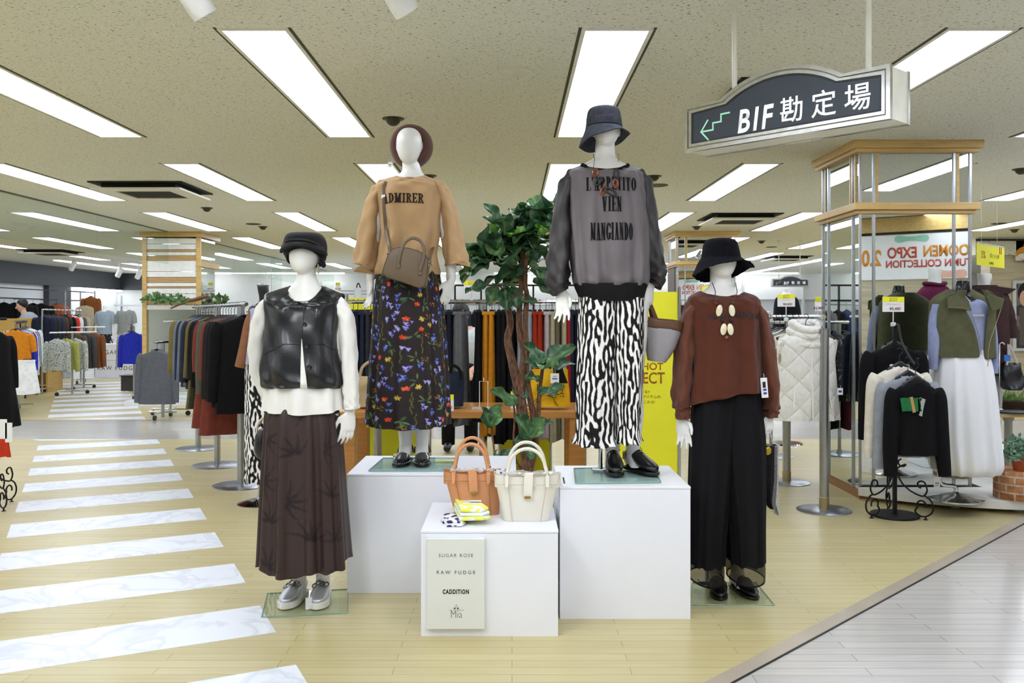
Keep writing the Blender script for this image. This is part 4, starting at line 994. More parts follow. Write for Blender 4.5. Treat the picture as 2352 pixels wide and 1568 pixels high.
# link necklace
nk = MB().tube([px3(Y, 1361, 357, -.045), px3(Y, 1362, 372, -.085), surf(sw3, 1363, 386, Y, .008)], .0014, 6); nk.tube([px3(Y, 1417, 357, -.045), px3(Y, 1416, 372, -.085), surf(sw3, 1415, 386, Y, .008)], .0014, 6)
nkl = nk.build('necklace', INK, m3)
AMB = M('amber_link', (130,66,26), .3, coat=.4); CHAR = M('charcoal_link', (44,46,50), .5)
for px, py, a_, w_, h_, mm in ((1367, 397, .15, 7, 8, AMB), (1374, 417, .6, 6, 10, CHAR), (1386, 437, .6, 6, 9.5, AMB), (1403, 441, -1.0, 7, 14, CHAR), (1413, 422, -.15, 6.5, 8.5, AMB), (1415, 401, .0, 6.5, 11, CHAR)):
    c = surf(sw3, px, py, Y, .010); ring = []
    for i in range(25):
        t = 2*PI*i/24; x = w_*.8*kk*math.cos(t); z = h_*kk*math.sin(t); ring.append(c+Vector((x*math.cos(a_)+z*math.sin(a_)*-1*-1, 0, -x*math.sin(a_)+z*math.cos(a_))))
    MB().tube(ring, .0052, 8).build('link', mm, nkl)
for (ax, ay, dx) in ((1407, 1072, -.02), (1454, 1068, .50)):
    a = P(ax, 0, AY3); rs, d, sd_, A = shoe_mesh((a.x, a.y), (dx, -1), .26, 1.0, .11, .10, z=ZR+.024)
    s = MB().rings(rs).build('shoe', SHOEB, m3); mb, poly = sole_mesh(A, d, sd_, .265, 1.0, ZR+.0105, ZR+.026, 1.06); mb.build('sole', BLACKP, s, smooth=False, bevel=.003)
    lm = MB()
    for q in range(4):
        z = ZR+.136-.009*q; f = .012+.020*q; lm.tube([A+d*f+sd_*.02+Vector((0, 0, z-.008)), A+d*(f+.004)+Vector((0, 0, z+.001)), A+d*f-sd_*.02+Vector((0, 0, z-.008))], .0022, 6)
    for sg in (-1, 1): lm.tube([A+Vector((0, 0, ZR+.122)), A+sd_*.025*sg+d*.012+Vector((0, 0, ZR+.132)), A+sd_*.035*sg+d*.03+Vector((0, 0, ZR+.112))], .0018, 6, smooth=4)
    lm.build('laces', INK, s)
q = FP(1440, 1075, ZR); hang_tag(m3, Vector((q.x-.012, q.y-.03, ZR+.115)), .030, .042, [(0, .55, .8, .1, BLUEINK), (0, .3, .5, .06, GREYINK)], cord=.02); hang_tag(m3, Vector((q.x+.03, q.y-.03, ZR+.125)), .028, .045, [(0, .5, .4, .4, PAPER)], mat=M('purple_tag', (84,80,170), .5), cord=.02)
base_plate(m3, [FP(1322, 1112, ZR), FP(1518, 1110, ZR), FP(1500, 1074, ZR), FP(1318, 1078, ZR)], ZR, (FP(1379, 1085, ZR).x, FP(1379, 1085, ZR).y), ZR+.5)
# grey tote held by this mannequin
gt = thing('tote_bag', P(1520, 830, Y), 'grey tote with brown leather rim held beside the zebra-print trousers', 'bag')
Yt = Y+.04; rs = []
for py, xl, xr, ry in ((741, 1476, 1567, .07), (760, 1480, 1561, .075), (790, 1484, 1550, .075), (815, 1486, 1538, .07), (829, 1488, 1527, .062)):
    rs.append([px3(Yt, (xl+xr)/2+(xr-xl)/2*(abs(math.cos(t))**.6*(1 if math.cos(t) > 0 else -1)), py+8*math.cos(t)*(1-(py-741)/140)+ (3 if py < 800 else 0), ry*math.sin(t)) for t in [2*PI*i/36 for i in range(36)]])
gb = MB().rings(rs, False, True).build('bag_body', M('tote_grey', (150,146,148), .6, bump=.15), gt, solid=.004)
BRL = M('brown_leather', (94,64,40), .5); rs = []
for py, sc_ in ((730, 1.0), (737, 1.02), (747, 1.015), (753, 1.0)):
    xl, xr, ry = 1474+(py-730)*.05, 1569-(py-730)*.15, .072*sc_
    rs.append([px3(Yt, (xl+xr)/2+(xr-xl)/2*(abs(math.cos(t))**.6*(1 if math.cos(t) > 0 else -1)), py+8*math.cos(t)+2, ry*math.sin(t)) for t in [2*PI*i/36 for i in range(36)]])
MB().rings(rs, False, False).build('rim_band', BRL, gt, solid=.005)
for dy in (-.065, .065): MB().tube([px3(Yt, 1504, 735, dy), px3(Yt, 1499, 718, dy*.6), px3(Yt, 1495, 703, dy*.2), px3(Yt, 1493, 697, 0)], .012, 8, flat=.4, smooth=4).build('handle', BRL, gt)
MB().ball(P(1485, 738, Yt-.06), .006).build('rivet', CHROME, gt)

# ---------- mannequin with brown knit (on the floor) ----------
Y = 4.52; AY4 = 4.63
m4 = thing('mannequin', (P(1665,0,Y).x, Y, 0), 'white mannequin in brown sheer knit, frayed black hat and wide black trousers', 'mannequin')
def b4(mb):
    head(mb, Y, 1658, 560, 639, 32, 0, [(610, 1634, 1680, .05, .02), (632, 1633, 1681, .057, .018), (652, 1632, 1682, .057, .015), (662, 1624, 1692, .063, .012), (673, 1606, 1712, .07, .01), (694, 1592, 1730, .08, .005), (740, 1594, 1726, .09, 0), (850, 1600, 1725, .105, 0), (950, 1598, 1735, .11, 0), (1060, 1606, 1726, .09, 0)])
    for c in (1643, 1693): leg(mb, P(c,0,Y).x, P(c,0,AY4).x, Y, AY4, .95, 0)
    mb.tube([px3(Y, 1600, 714), px3(Y, 1573, 800), px3(Y, 1566, 900), px3(Y, 1565, 962)], [.045, .040, .032, .025], 14)
    mb.tube([px3(Y, 1722, 714), px3(Y, 1755, 800), px3(Y, 1766, 900), px3(Y, 1765, 955)], [.045, .040, .032, .025], 14)
    hand(mb, px3(Y, 1565, 958, -.01), (.10, -.10, -1), (.75, -.5, 0), .98, .15, .16)
    hand(mb, px3(Y, 1765, 952, -.01), (-.02, -.05, -1), (-.75, -.55, 0), .85, .55, grip=True)
body(m4, Y, b4)
KNIT = M('brown_knit', (88,47,34), .85, var=.07, bump=.18, bscale=340, sheen=.3); KNITS = M('brown_sheer', (104,62,47), .8, var=.08, bump=.18, bscale=340, sheen=.3)
sw4 = cloth('knit_top', [(668, 1612, 1703, .075, 11, -4, .012), (673, 1598, 1718, .095, 11, 0, .008), (684, 1581, 1738, .12, 8, 4), (705, 1582, 1744, .135, 5, 3), (760, 1589, 1744, .145), (830, 1590, 1746, .155), (880, 1585, 1749, .168), (905, 1582, 1750, .175, 2, 10), (913, 1581, 1750, .176, -8, 14)], Y, KNIT, m4, n=160, sub=8, wr=.006, folds=(7, .002, .020, 1), seed=17)
# slanting hem: shift the last rows so the viewer's left hangs lower
me = sw4.data
for v in me.vertices:
    py = HY+(CH-v.co.z)*F/Y; u = ((v.co.x/Y*F+CX)-1586)/160; f = max(0, (py-820)/95)
    if v.co.y < Y+.05: v.co.z -= f*(16-46*min(1, max(0, u))*1.0+18*max(0, u-.55)*2)*Y/F
sleeve('sleeve', [(1608, 690, .0, 9, .05), (1594, 701, .0, 14, .064), (1580, 736, .0, 17, .077), (1572, 800, 0, 19, .085), (1567, 870, -.01, 19, .085), (1564, 925, -.015, 19, .08), (1565, 938, -.015, 15, .06), (1566, 960, -.015, 16, .055)], Y, KNITS, sw4, wr=.007, folds=.005, seed=15)
sleeve('sleeve', [(1716, 690, .0, 9, .05), (1730, 701, .0, 14, .064), (1746, 736, .0, 17, .077), (1757, 800, 0, 19, .085), (1765, 870, -.01, 19, .085), (1767, 930, -.015, 18.5, .08), (1767, 943, -.015, 16, .06), (1767, 957, -.015, 14.5, .055)], Y, KNITS, sw4, wr=.007, folds=.005, seed=19)
c = P(1673, 723, Y); text_on('AURA-MUSIQUE', .0405, INK, sw4, sw4, c.x, c.z, Y, bold=.018, sx=.90, arc=.75, off=.0035)
BLK = M('black_crepe', (22,21,23), .8, var=.2, bump=.2, bscale=200, stretch=(1,1,.1)); 
def ptx(*a, **k): return leg_cloth(*a, **k)
BLK2 = BLK
leg_cloth(m4, [(880, 1600, 1708, .12), (910, 1593, 1704, .135), (1000, 1587, 1694, .148), (1100, 1584, 1680, .15), (1200, 1583, 1666, .15), (1288, 1582, 1660, .145, 3, 0)], 31, mt=BLK, n=120, sub=8, folds=(11, .002, .007, .9))
leg_cloth(m4, [(880, 1626, 1738, .12), (910, 1630, 1742, .135), (1000, 1640, 1753, .148), (1100, 1652, 1754, .15), (1200, 1665, 1752, .15), (1284, 1671, 1752, .145, 3, 0)], 37, mt=BLK, n=120, sub=8, folds=(11, .002, .007, .9))
SHEER = glassy('sheer_gauze', (150,147,134), .25, .5)
for q in ((1288, 1583, 1659), (1286, 1672, 1752)):
    o = cloth('sheer_hem', [(q[0]-4, q[1], q[2], .143), (q[0]+16, q[1]-1, q[2]+1, .145), (q[0]+36, q[1], q[2], .146, 6, -3)], Y, SHEER, m4, n=80)
    MB().tube([px3(Y, (q[1]+q[2])/2+(q[2]-q[1])/2*math.cos(t), q[0]+36+(6*max(0, -math.sin(t))**2-3*max(0, math.sin(t))**2), .146*math.sin(t)) for t in [2*PI*i/40 for i in range(41)]], .004, 8).build('hem_edge', BLK, o)
HATB = M('black_boucle', (20,20,25), .95, var=.3, scale=60, bump=.5, bscale=300)
bh4 = bucket([(548, 1645, 1668, .03, .02), (549, 1632, 1681, .07, .02), (555, 1622, 1692, .10, .02), (572, 1617, 1697, .112, .018), (592, 1614, 1701, .118, .015)], Y, HATB, m4,
       [(593, 1658, 45, .12, 0, 0, .015, 0, 0), (601, 1659, 53, .138, -2, 1, .01, -2, 6), (611, 1661, 62, .158, -8, 4, .008, -5, 16), (621, 1662, 69, .172, -18, 2, .006, -9, 22)], frayed=.006)
for dz in (0, 9, 18): hang_tag(bh4, px3(Y, 1610-dz*.4, 572+dz*.6, -.02), .014, .02, [(0, .5, .8, .3, GREYINK)], rot=.5, cord=.006)
# shell necklace
kk = Y/F; CORD = M('brown_cord', (82,46,34), .6)
n4 = MB(); n4.tube([px3(Y, 1631, 650, -.05), px3(Y, 1634, 670, -.09), surf(sw4, 1641, 695, Y, .006)], .0022, 6); n4.tube([px3(Y, 1684, 650, -.05), px3(Y, 1683, 672, -.09), surf(sw4, 1681, 695, Y, .006)], .0022, 6)
n4 = n4.build('necklace', CORD, m4); SHELL = M('shell_disc', (232,224,190), .3, var=.12, scale=40, coat=.4)
for px, py, a_ in ((1651, 713, .2), (1680, 713, -.15), (1661, 756, .15), (1676.5, 756, -.15)):
    c = surf(sw4, px, py, Y, .010); rs = []
    for f, yy in ((.3, -.004), (.85, -.0035), (1, -.001), (1, .001), (.85, .0035)):
        rs.append([c+Vector((6.8*kk*f*math.cos(t)*math.cos(a_)-13*kk*f*math.sin(t)*math.sin(a_)*-1, yy, -8*kk*f*math.cos(t)*math.sin(a_)*-1*-1+13*kk*f*math.sin(t)*math.cos(a_))) for t in [2*PI*i/24 for i in range(24)]])
    MB().rings(rs).build('shell', SHELL, n4)
for px, py, mm, s_ in ((1644, 697, CORD, .008), (1682, 696, CORD, .008), (1658, 735, INK, .009), (1679, 735, INK, .009), (1668, 775, AMB, .010)):
    MB().ball(surf(sw4, px, py, Y, .009), s_, 12, 8).build('bead', mm, n4)
hang_tag(m4, P(1753, 858, Y-.14), .033, .098, [(.0, .35, .45, .3, INK), (.05, .6, .5, .11, BLUEINK), (.05, .78, .5, .11, BLUEINK)], rot=-.08, cord=.02)
for (ax, ay, dx) in ((1643, 1352, -.08), (1693, 1352, .25)):
    a = P(ax, 0, AY4); rs, d, sd_, A = shoe_mesh((a.x, a.y), (dx, -1), .25, .95, .075, .075, z=.02, pt=1.4)
    s = MB().rings(rs).build('shoe', SHOEB, m4); mb, poly = sole_mesh(A, d, sd_, .255, .95, .0105, .021, 1.05, 1.4); mb.build('sole', BLACKP, s, smooth=False, bevel=.003)
    arc = [A+d*.075+sd_*(.043*math.cos(q))+Vector((0, 0, .030+.052*math.sin(q))) for q in [PI*i/12 for i in range(13)]]; MB().tube(arc, .009, 8, flat=.35).build('strap', SHOEB, s)
base_plate(m4, [FP(1588, 1392), FP(1779, 1392), FP(1737, 1340), FP(1590, 1340)], 0, (FP(1624, 1340).x, FP(1624, 1340).y), .5)
sb = thing('sequin_bag', P(1770, 1178, Y+.02), 'silver and black sequin bag held beside the wide black trousers', 'bag')
Yq = Y+.02
def slab(rows, mat, name, par, th, dy=0):
    rs = []
    for py, xl, xr in rows: rs.append([px3(Yq, xl, py, dy-th), px3(Yq, (xl+xr)/2, py, dy-th*1.5), px3(Yq, xr, py, dy-th), px3(Yq, xr, py, dy+th), px3(Yq, (xl+xr)/2, py, dy+th*1.5), px3(Yq, xl, py, dy+th)])
    return MB().rings(rs).build(name, mat, par, auto=30)
slab([(1021, 1752, 1783), (1060, 1752, 1781), (1100, 1750, 1780), (1150, 1752, 1776), (1165, 1764, 1774)], M('black_sequin', (24,20,26), .25, .5, var=.5, scale=160, bump=1, bscale=220), 'bag_body', sb, .03)
slab([(1021, 1773, 1784), (1060, 1773, 1783), (1100, 1773, 1783), (1150, 1766, 1783), (1178, 1778, 1787)], M('silver_sequin', (205,205,205), .3, .6, var=.4, scale=160, bump=1, bscale=220), 'side_panel', sb, .036)
MB().tube([px3(Yq, 1757, 1020), px3(Yq, 1758, 1000), px3(Yq, 1760, 980), px3(Yq, 1766, 985), px3(Yq, 1774, 1020)], .005, 8, smooth=4).build('handle', M('silver_sequin'), sb)
MB().ball(px3(Yq, 1758, 1032, -.045), (.018, .006, .022), 8, 6).build('gold_motif', M('gold_sequin', (190,160,40), .3, .5), sb)
# ================= bags and scarves on the low plinth =================
def tote(label, Yc, pxr, mat, seam, tagpos, wrap, h=0):
    """pxr: (top y, top xl, xr, bottom y, xl, xr) px at depth Yc (front face)"""
    ty, txl, txr, by, bxl, bxr = pxr; Ym = Yc+.065
    r = thing('handbag', P((bxl+bxr)/2, by, Ym), label, 'handbag')
    rs = []
    for f in (0, .015, .1, .35, .6, .8, .93, 1):
        xl, xr = bxl+(txl-bxl)*f, bxr+(txr-bxr)*f; y = by+(ty-by)*f; d = .066-.012*f if f > .02 else .062
        ring = []
        for i in range(56):
            t = 2*PI*i/56; c, s = math.cos(t), math.sin(t); ux = abs(c)**.35*(1 if c > 0 else -1); uy = abs(s)**.45*(1 if s > 0 else -1)
            sag = (7*(1-abs(ux)**2)*f**3 if True else 0); bulge = .012*(1-abs(ux)**2)*math.sin(PI*min(1, f*1.1))
            p = P((xl+xr)/2+(xr-xl)/2*ux, y+sag, Yc); ring.append(Vector((p.x, Ym+uy*(d+bulge), p.z)))
        rs.append(ring)
    inner = [[Vector((p.x*.985+sum(q.x for q in rs[-1])/56*.015, Ym+(p.y-Ym)*.9, p.z-.002-.06*k)) for p in rs[-1]] for k in (0, 1)]
    b = MB().rings(rs+inner, True, True).build('bag_body', mat, r, auto=50, world=True)
    L_ = lambda fx, fy, dy=0: P(bxl+(txl-bxl)*fy+(bxr-bxl+((txr-txl)-(bxr-bxl))*fy)*fx, by+(ty-by)*fy, Yc)+Vector((0, dy, 0))
    sm = MB().tube([L_(x, .80+.0*x, -.010-.010*math.sin(PI*x)) for x in [i/16 for i in range(17)]], .0016, 6)
    for fx in (.20, .80): sm.tube([L_(fx, y, -.006-.008*math.sin(PI*min(1, y))) for y in [i/10 for i in range(9)]], .0016, 6)
    sm.build('seam', seam, b)
    c0, c1 = L_(.515, 1.02, -.012), L_(.505, .55, -.024); mdl = c0.lerp(c1, .5)
    f = MB(); w_ = .020
    f.rings([[p+Vector((-w_, 0, 0)), p+Vector((w_, 0, 0)), p+Vector((w_, .005, 0)), p+Vector((-w_, .005, 0))] for p in [c0+Vector((0, .06, -.004)), c0+Vector((0, .01, .004)), c0, mdl+Vector((0, -.004, 0)), c1]]).build('closing_flap', mat, r, bevel=.0015)
    MB().box(c1+Vector((0, -.001, -.002)), (.030, .008, .012)).build('clasp', M('gold_clasp', (196,160,96), .25, 1), r, smooth=False, bevel=.0015)
    for dy, hh in ((-.004, 0), (.128, 6)):
        tp = h-hh; e0, e1 = L_(.19, .985, dy), L_(.79, .985, dy); z = P(0, tp, Yc).z
        cx_ = (e0.x+e1.x)/2; hw = (e1.x-e0.x)/2
        pts = [e0+Vector((0, 0, -.035)), e0]+[Vector((cx_+hw*.93*math.cos(PI-PI*i/12)*(1 if True else 1), dy+Yc+.01, e0.z+(z-e0.z)*math.sin(PI*i/12)**.8)) for i in range(1, 12)]+[e1, e1+Vector((0, 0, -.035))]
        MB().tube(pts, .0085, 10, smooth=3).build('handle', mat, r)
        for e_ in (e0, e1):
            ring = [e_+Vector((.009*math.cos(t), -.006, .005+.010*math.sin(t))) for t in [2*PI*i/14 for i in range(15)]]; MB().tube(ring, .0018, 6).build('ring', CHROME, r)
            if dy < .05: MB().prism([e_+Vector((-.009, -.010, .0)), e_+Vector((.009, -.010, .0)), e_+Vector((.008, -.020, -.045)), e_+Vector((0, -.021, -.055)), e_+Vector((-.008, -.020, -.045))], (0, .006, 0)).build('handle_tab', mat, r, smooth=False, bevel=.001)
    # crumpled clear wrap on the handle top and inside
    wv = MB(); rr_ = random.Random(h)
    g_ = [[L_(.12+.76*i/15, .985, .012+.018*j)+Vector((rr_.uniform(-.004, .004), 0, rr_.uniform(-.004, .010))) for i in range(16)] for j in range(6)]
    wv.rings(g_, False, False, closed=False).build('clear_wrap', M('clear_wrap', (222,216,212), .15, coat=.5, alpha=.55), r, smooth=False)
    return r
TAN = M('tan_leather', (206,144,96), .5, bump=.12, bscale=260, var=.04); CREAM = M('cream_leather', (226,221,206), .5, bump=.12, bscale=260, var=.02)
bo = tote('tan orange leather handbag standing at the rear of the low plinth', 4.26, (1083, 1016, 1150, 1183, 1043, 1147), TAN, M('tan_seam', (168,96,52), .6), 0, 0, 1020)
bc_ = tote('cream leather handbag standing beside the tan one on the low plinth', 4.13, (1090, 1134, 1290, 1197, 1155, 1263), CREAM, M('cream_seam', (190,182,164), .6), 0, 0, 1031)
hang_tag(bo, P(1151, 1080, 4.23), .045, .022, [(.1, .5, .3, .4, BLUEINK)], rot=.25, cord=0); hang_tag(bc_, P(1292, 1088, 4.16), .016, .05, [(0, .5, .5, .6, GREYINK)], rot=-.2, cord=.006)
def folded(label, Yc, poly, th, mat, dz, mat2):
    r = thing('folded_scarf', FP(poly[0][0], poly[0][1], ZC), label, 'scarf')
    pts = [FP(a, b, ZC) for a, b in poly]; c = sum(pts, Vector())/len(pts)
    for q in range(3):
        rs = []
        for f, s_ in ((0, .96), (.25, 1.0), (.75, 1.0), (1, .93)): rs.append([c+(p-c)*s_*(1-.06*q)+Vector((0, 0, .001+dz+th*(q+f)/3+.004*math.sin(i*2.1+q))) for i, p in enumerate(pts)])
        MB().rings(rs).build('fold', mat if q != 1 else mat2, r, bevel=.004)
    return r
def blot(name, a, b, sc):
    t = NT(name); nz = t.n('TexNoise', Vector=t.coord(), Scale=sc, Detail=1.0); t.set(t.b, 'Base_Color', t.ramp(nz.outputs[0], [(.49, lin(a)), (.51, lin(b))])); t.b.inputs['Roughness'].default_value = .8; return t.m
folded('navy and white printed scarf folded under the yellow one', 4.2, [(1012, 1196), (1020, 1186), (1062, 1184), (1075, 1200), (1062, 1211), (1024, 1210)], .022, blot('navy_print', (46,40,92), (230,230,232), 26), 0, PAPER)
ys = folded('yellow and white printed scarf folded in front of the tan handbag', 4.2, [(1040, 1180), (1052, 1172), (1100, 1182), (1128, 1204), (1108, 1209), (1055, 1207)], .052, blot('yellow_print', (232,232,92), (226,232,226), 22), .022, M('pale_lining', (222,230,222), .8))
c = FP(1092, 1190, ZC); MB().box((c.x, c.y, ZC+.082), (.055, .03, .001)).build('price_label', PAPER, ys, smooth=False)

# ================= big plant behind the plinths =================
YP = 5.35
pl = thing('fiddle_leaf_plant', (P(1212,0,YP).x, YP, 0), 'tall fiddle-leaf fig with three bare trunks behind the white plinths', 'potted plant')
def bark():
    t = NT('bark'); mp = t.n('Mapping', Vector=t.coord()); mp.inputs['Scale'].default_value = (1, 1, .35); nz = t.n('TexNoise', Vector=mp.outputs[0], Scale=70.0, Detail=6.0)
    t.set(t.b, 'Base_Color', t.ramp(nz.outputs[0], [(.3, lin((70,46,34))), (.6, lin((132,94,68))), (.75, lin((160,124,96)))])); t.b.inputs['Roughness'].default_value = .85
    t.set(t.b, 'Normal', t.n('Bump', Height=nz.outputs[0], Strength=.7, Distance=.01)); return t.m
BARK = bark()
tr = MB()
q = lambda pts, r: tr.tube([px3(YP, a, b, d) for a, b, d in pts], [r[0]+(r[1]-r[0])*i/(len(pts)-1) for i in range(len(pts))], 14, smooth=5)
px_c = px3(YP, 1212, 1100).x
q([(1212, 1110, 0), (1209, 1040, 0), (1201, 960, 0), (1193, 900, 0), (1186, 872, .0), (1176, 830, .01), (1166, 780, .02), (1172, 745, .02), (1166, 700, .02), (1160, 660, .02)], (.040, .016))
q([(1197, 900, 0), (1200, 850, -.01), (1203, 810, -.02), (1193, 760, -.02), (1192, 720, -.02), (1196, 670, -.02), (1199, 620, 0), (1200, 570, 0)], (.024, .012))
q([(1215, 1090, .03), (1229, 1020, .03), (1226, 960, .03), (1215, 900, .02), (1209, 850, .0), (1209, 800, -.03), (1206, 740, -.03), (1210, 680, -.03), (1206, 650, -.03), (1210, 560, -.02)], (.022, .013))
q([(1232, 1030, .03), (1236, 960, .03), (1240, 900, .03), (1246, 850, .02), (1250, 832, .02)], (.018, .008))
q([(1218, 1100, 0), (1182, 1050, .02), (1182, 960, .02), (1180, 930, .02)], (.008, .005)); q([(1212, 1105, -.03), (1146, 1070, -.04), (1134, 1020, -.04), (1129, 978, -.04)], (.008, .005)); q([(1212, 1105, -.03), (1152, 1075, -.03), (1148, 1052, -.03)], (.006, .004))
for a in ((1196, 650, 1140, 655), (1200, 640, 1165, 640), (1205, 625, 1240, 600), (1200, 600, 1160, 570), (1202, 590, 1250, 540), (1200, 660, 1172, 690), (1160, 668, 1130, 650), (1235, 560, 1262, 540)):
    tr.tube([px3(YP, a[0], a[1]), px3(YP, (a[0]+a[2])/2, (a[1]+a[3])/2-4, R.uniform(-.05, .05)), px3(YP, a[2], a[3], R.uniform(-.1, .1))], [.006, .005, .003], 7, smooth=3)
tr.build('trunk', BARK, pl)
LEAFM = attr_mat('fig_leaf', .32, .5, bump=.2, bscale=90)
lv, lf, lc = [], [], []
def leaf(base, d, up, L, W, rngs, tone=None, droop=.25):
    """one broad fiddle leaf with midrib, veins and wavy rim"""
    d = Vector(d).normalized(); u = Vector(up); u = (u-d*u.dot(d)).normalized(); s_ = d.cross(u); o = len(lv); nu, nv = 9, 12
    g = tone or rngs.choice([(62,98,66),(76,112,72),(52,86,58),(92,130,78),(68,106,78),(58,92,64)])
    for j in range(nv+1):
        f = j/nv; wdt = W*(math.sin(PI*min(1, f**.72))**.75*(.72+.45*f)) if 0 < f < 1 else .001
        for i in range(nu):
            a = (i/(nu-1)-.5)*2; vein = abs(((f*7+abs(a)*1.4) % 1)-.5) < .09
            z = abs(a)**1.6*.16*W*2-droop*L*f*f+.018*math.sin(f*9+a*2.5+L*60)*abs(a)
            p = Vector(base)+d*(L*f)+s_*(a*wdt)+u*z; lv.append(tuple(p))
            c = (112,142,86) if i == nu//2 else tuple(min(255, q_*1.28+12) for q_ in g) if vein else g
            lc.append((*lin(c), 1))
    for j in range(nv):
        for i in range(nu-1):
            a = o+j*nu+i; lf.append((a, a+1, a+1+nu, a+nu))
rg = random.Random(12)
for i in range(100):
    # crown: leaves point outwards from its middle
    t = rg.uniform(0, 2*PI); e_ = rg.uniform(-.75, 1.25); rad = rg.uniform(.06, .19)
    cx_, cy_ = rg.choice([(1172, 560), (1200, 545), (1222, 560), (1180, 610), (1140, 590), (1215, 610), (1240, 530), (1190, 510), (1165, 530), (1112, 590), (1125, 570), (1110, 610), (1250, 500)])
    d = Vector((math.cos(t)*math.cos(e_), math.sin(t)*math.cos(e_)*.9, math.sin(e_)*.75+.05))
    b = px3(YP, cx_+rg.uniform(-12, 12), cy_+rg.uniform(-12, 12), rg.uniform(-.12, .12))+d*.03
    leaf(b, d, (rg.uniform(-.3, .3), -.35, 1), rg.uniform(.15, .21), rg.uniform(.058, .076), rg, (96,150,60) if rg.random() < .07 else None)
for bx, by, dx, dz, L, W, dy in ((1120, 652, -.9, -.3, .15, .04, -.4), (1140, 655, -.3, -.9, .14, .05, -.4), (1160, 660, .1, -.95, .15, .055, -.3), (1172, 660, .35, -.9, .14, .05, -.3), (1190, 690, .9, .0, .12, .045, -.4), (1085, 590, -.9, -.3, .13, .04, 0), (1100, 600, -.8, -.6, .15, .045, -.4), (1225, 640, .7, -.6, .13, .045, -.3), (1235, 615, .5, -.8, .13, .05, -.3),
                               (1246, 836, -.6, .75, .17, .06, -.2), (1250, 836, .8, .55, .22, .075, -.3), (1250, 838, .95, .1, .19, .05, .1), (1245, 836, -.8, .15, .13, .05, -.6), (1246, 838, .4, .1, .17, .07, -.8), (1240, 870, -.9, .2, .10, .04, -.2), (1238, 905, .9, .35, .16, .045, -.2), (1212, 912, -.5, .35, .12, .045, .2),
                               (1184, 930, -.85, .65, .18, .055, -.25), (1129, 980, -.35, .9, .14, .05, -.25), (1128, 980, .35, .9, .16, .06, -.3), (1218, 1005, -.45, .85, .18, .07, -.3), (1218, 1005, .5, .8, .16, .065, -.3), (1216, 1008, -.95, .0, .10, .035, -.3), (1232, 975, .95, .25, .10, .035, -.2), (1215, 1020, .1, -.6, .10, .04, -.5), (1150, 1052, -.3, .4, .09, .04, -.6), (1150, 1052, .75, .6, .14, .035, -.2)):
    leaf(px3(YP, bx, by, -.03), (dx, dy, dz), (-dz*.3*dx, -.75, .8), L, W, rg, None, .12)
me = bpy.data.meshes.new('foliage'); me.from_pydata(lv, [], lf); me.materials.append(LEAFM); me.shade_smooth()
at = me.attributes.new('print', 'FLOAT_COLOR', 'POINT'); at.data.foreach_set('color', np.array(lc, np.float32).ravel())
fo = bpy.data.objects.new('foliage', me); COL.objects.link(fo); setpar(fo, pl)
c = px3(YP, 1212, 1100); pot = MB().lathe([(.12, .001), (.13, .01), (.165, .40), (.17, .43), (.16, .435), (.155, .40)], (c.x, YP, 0), 36).build('pot', M('pot_grey', (190,188,182), .6), pl)
MB().lathe([(.153, .38), (.08, .395), (.01, .40)], (c.x, YP, 0), 24).build('soil', M('soil', (50,38,30), .95, bump=1), pl)

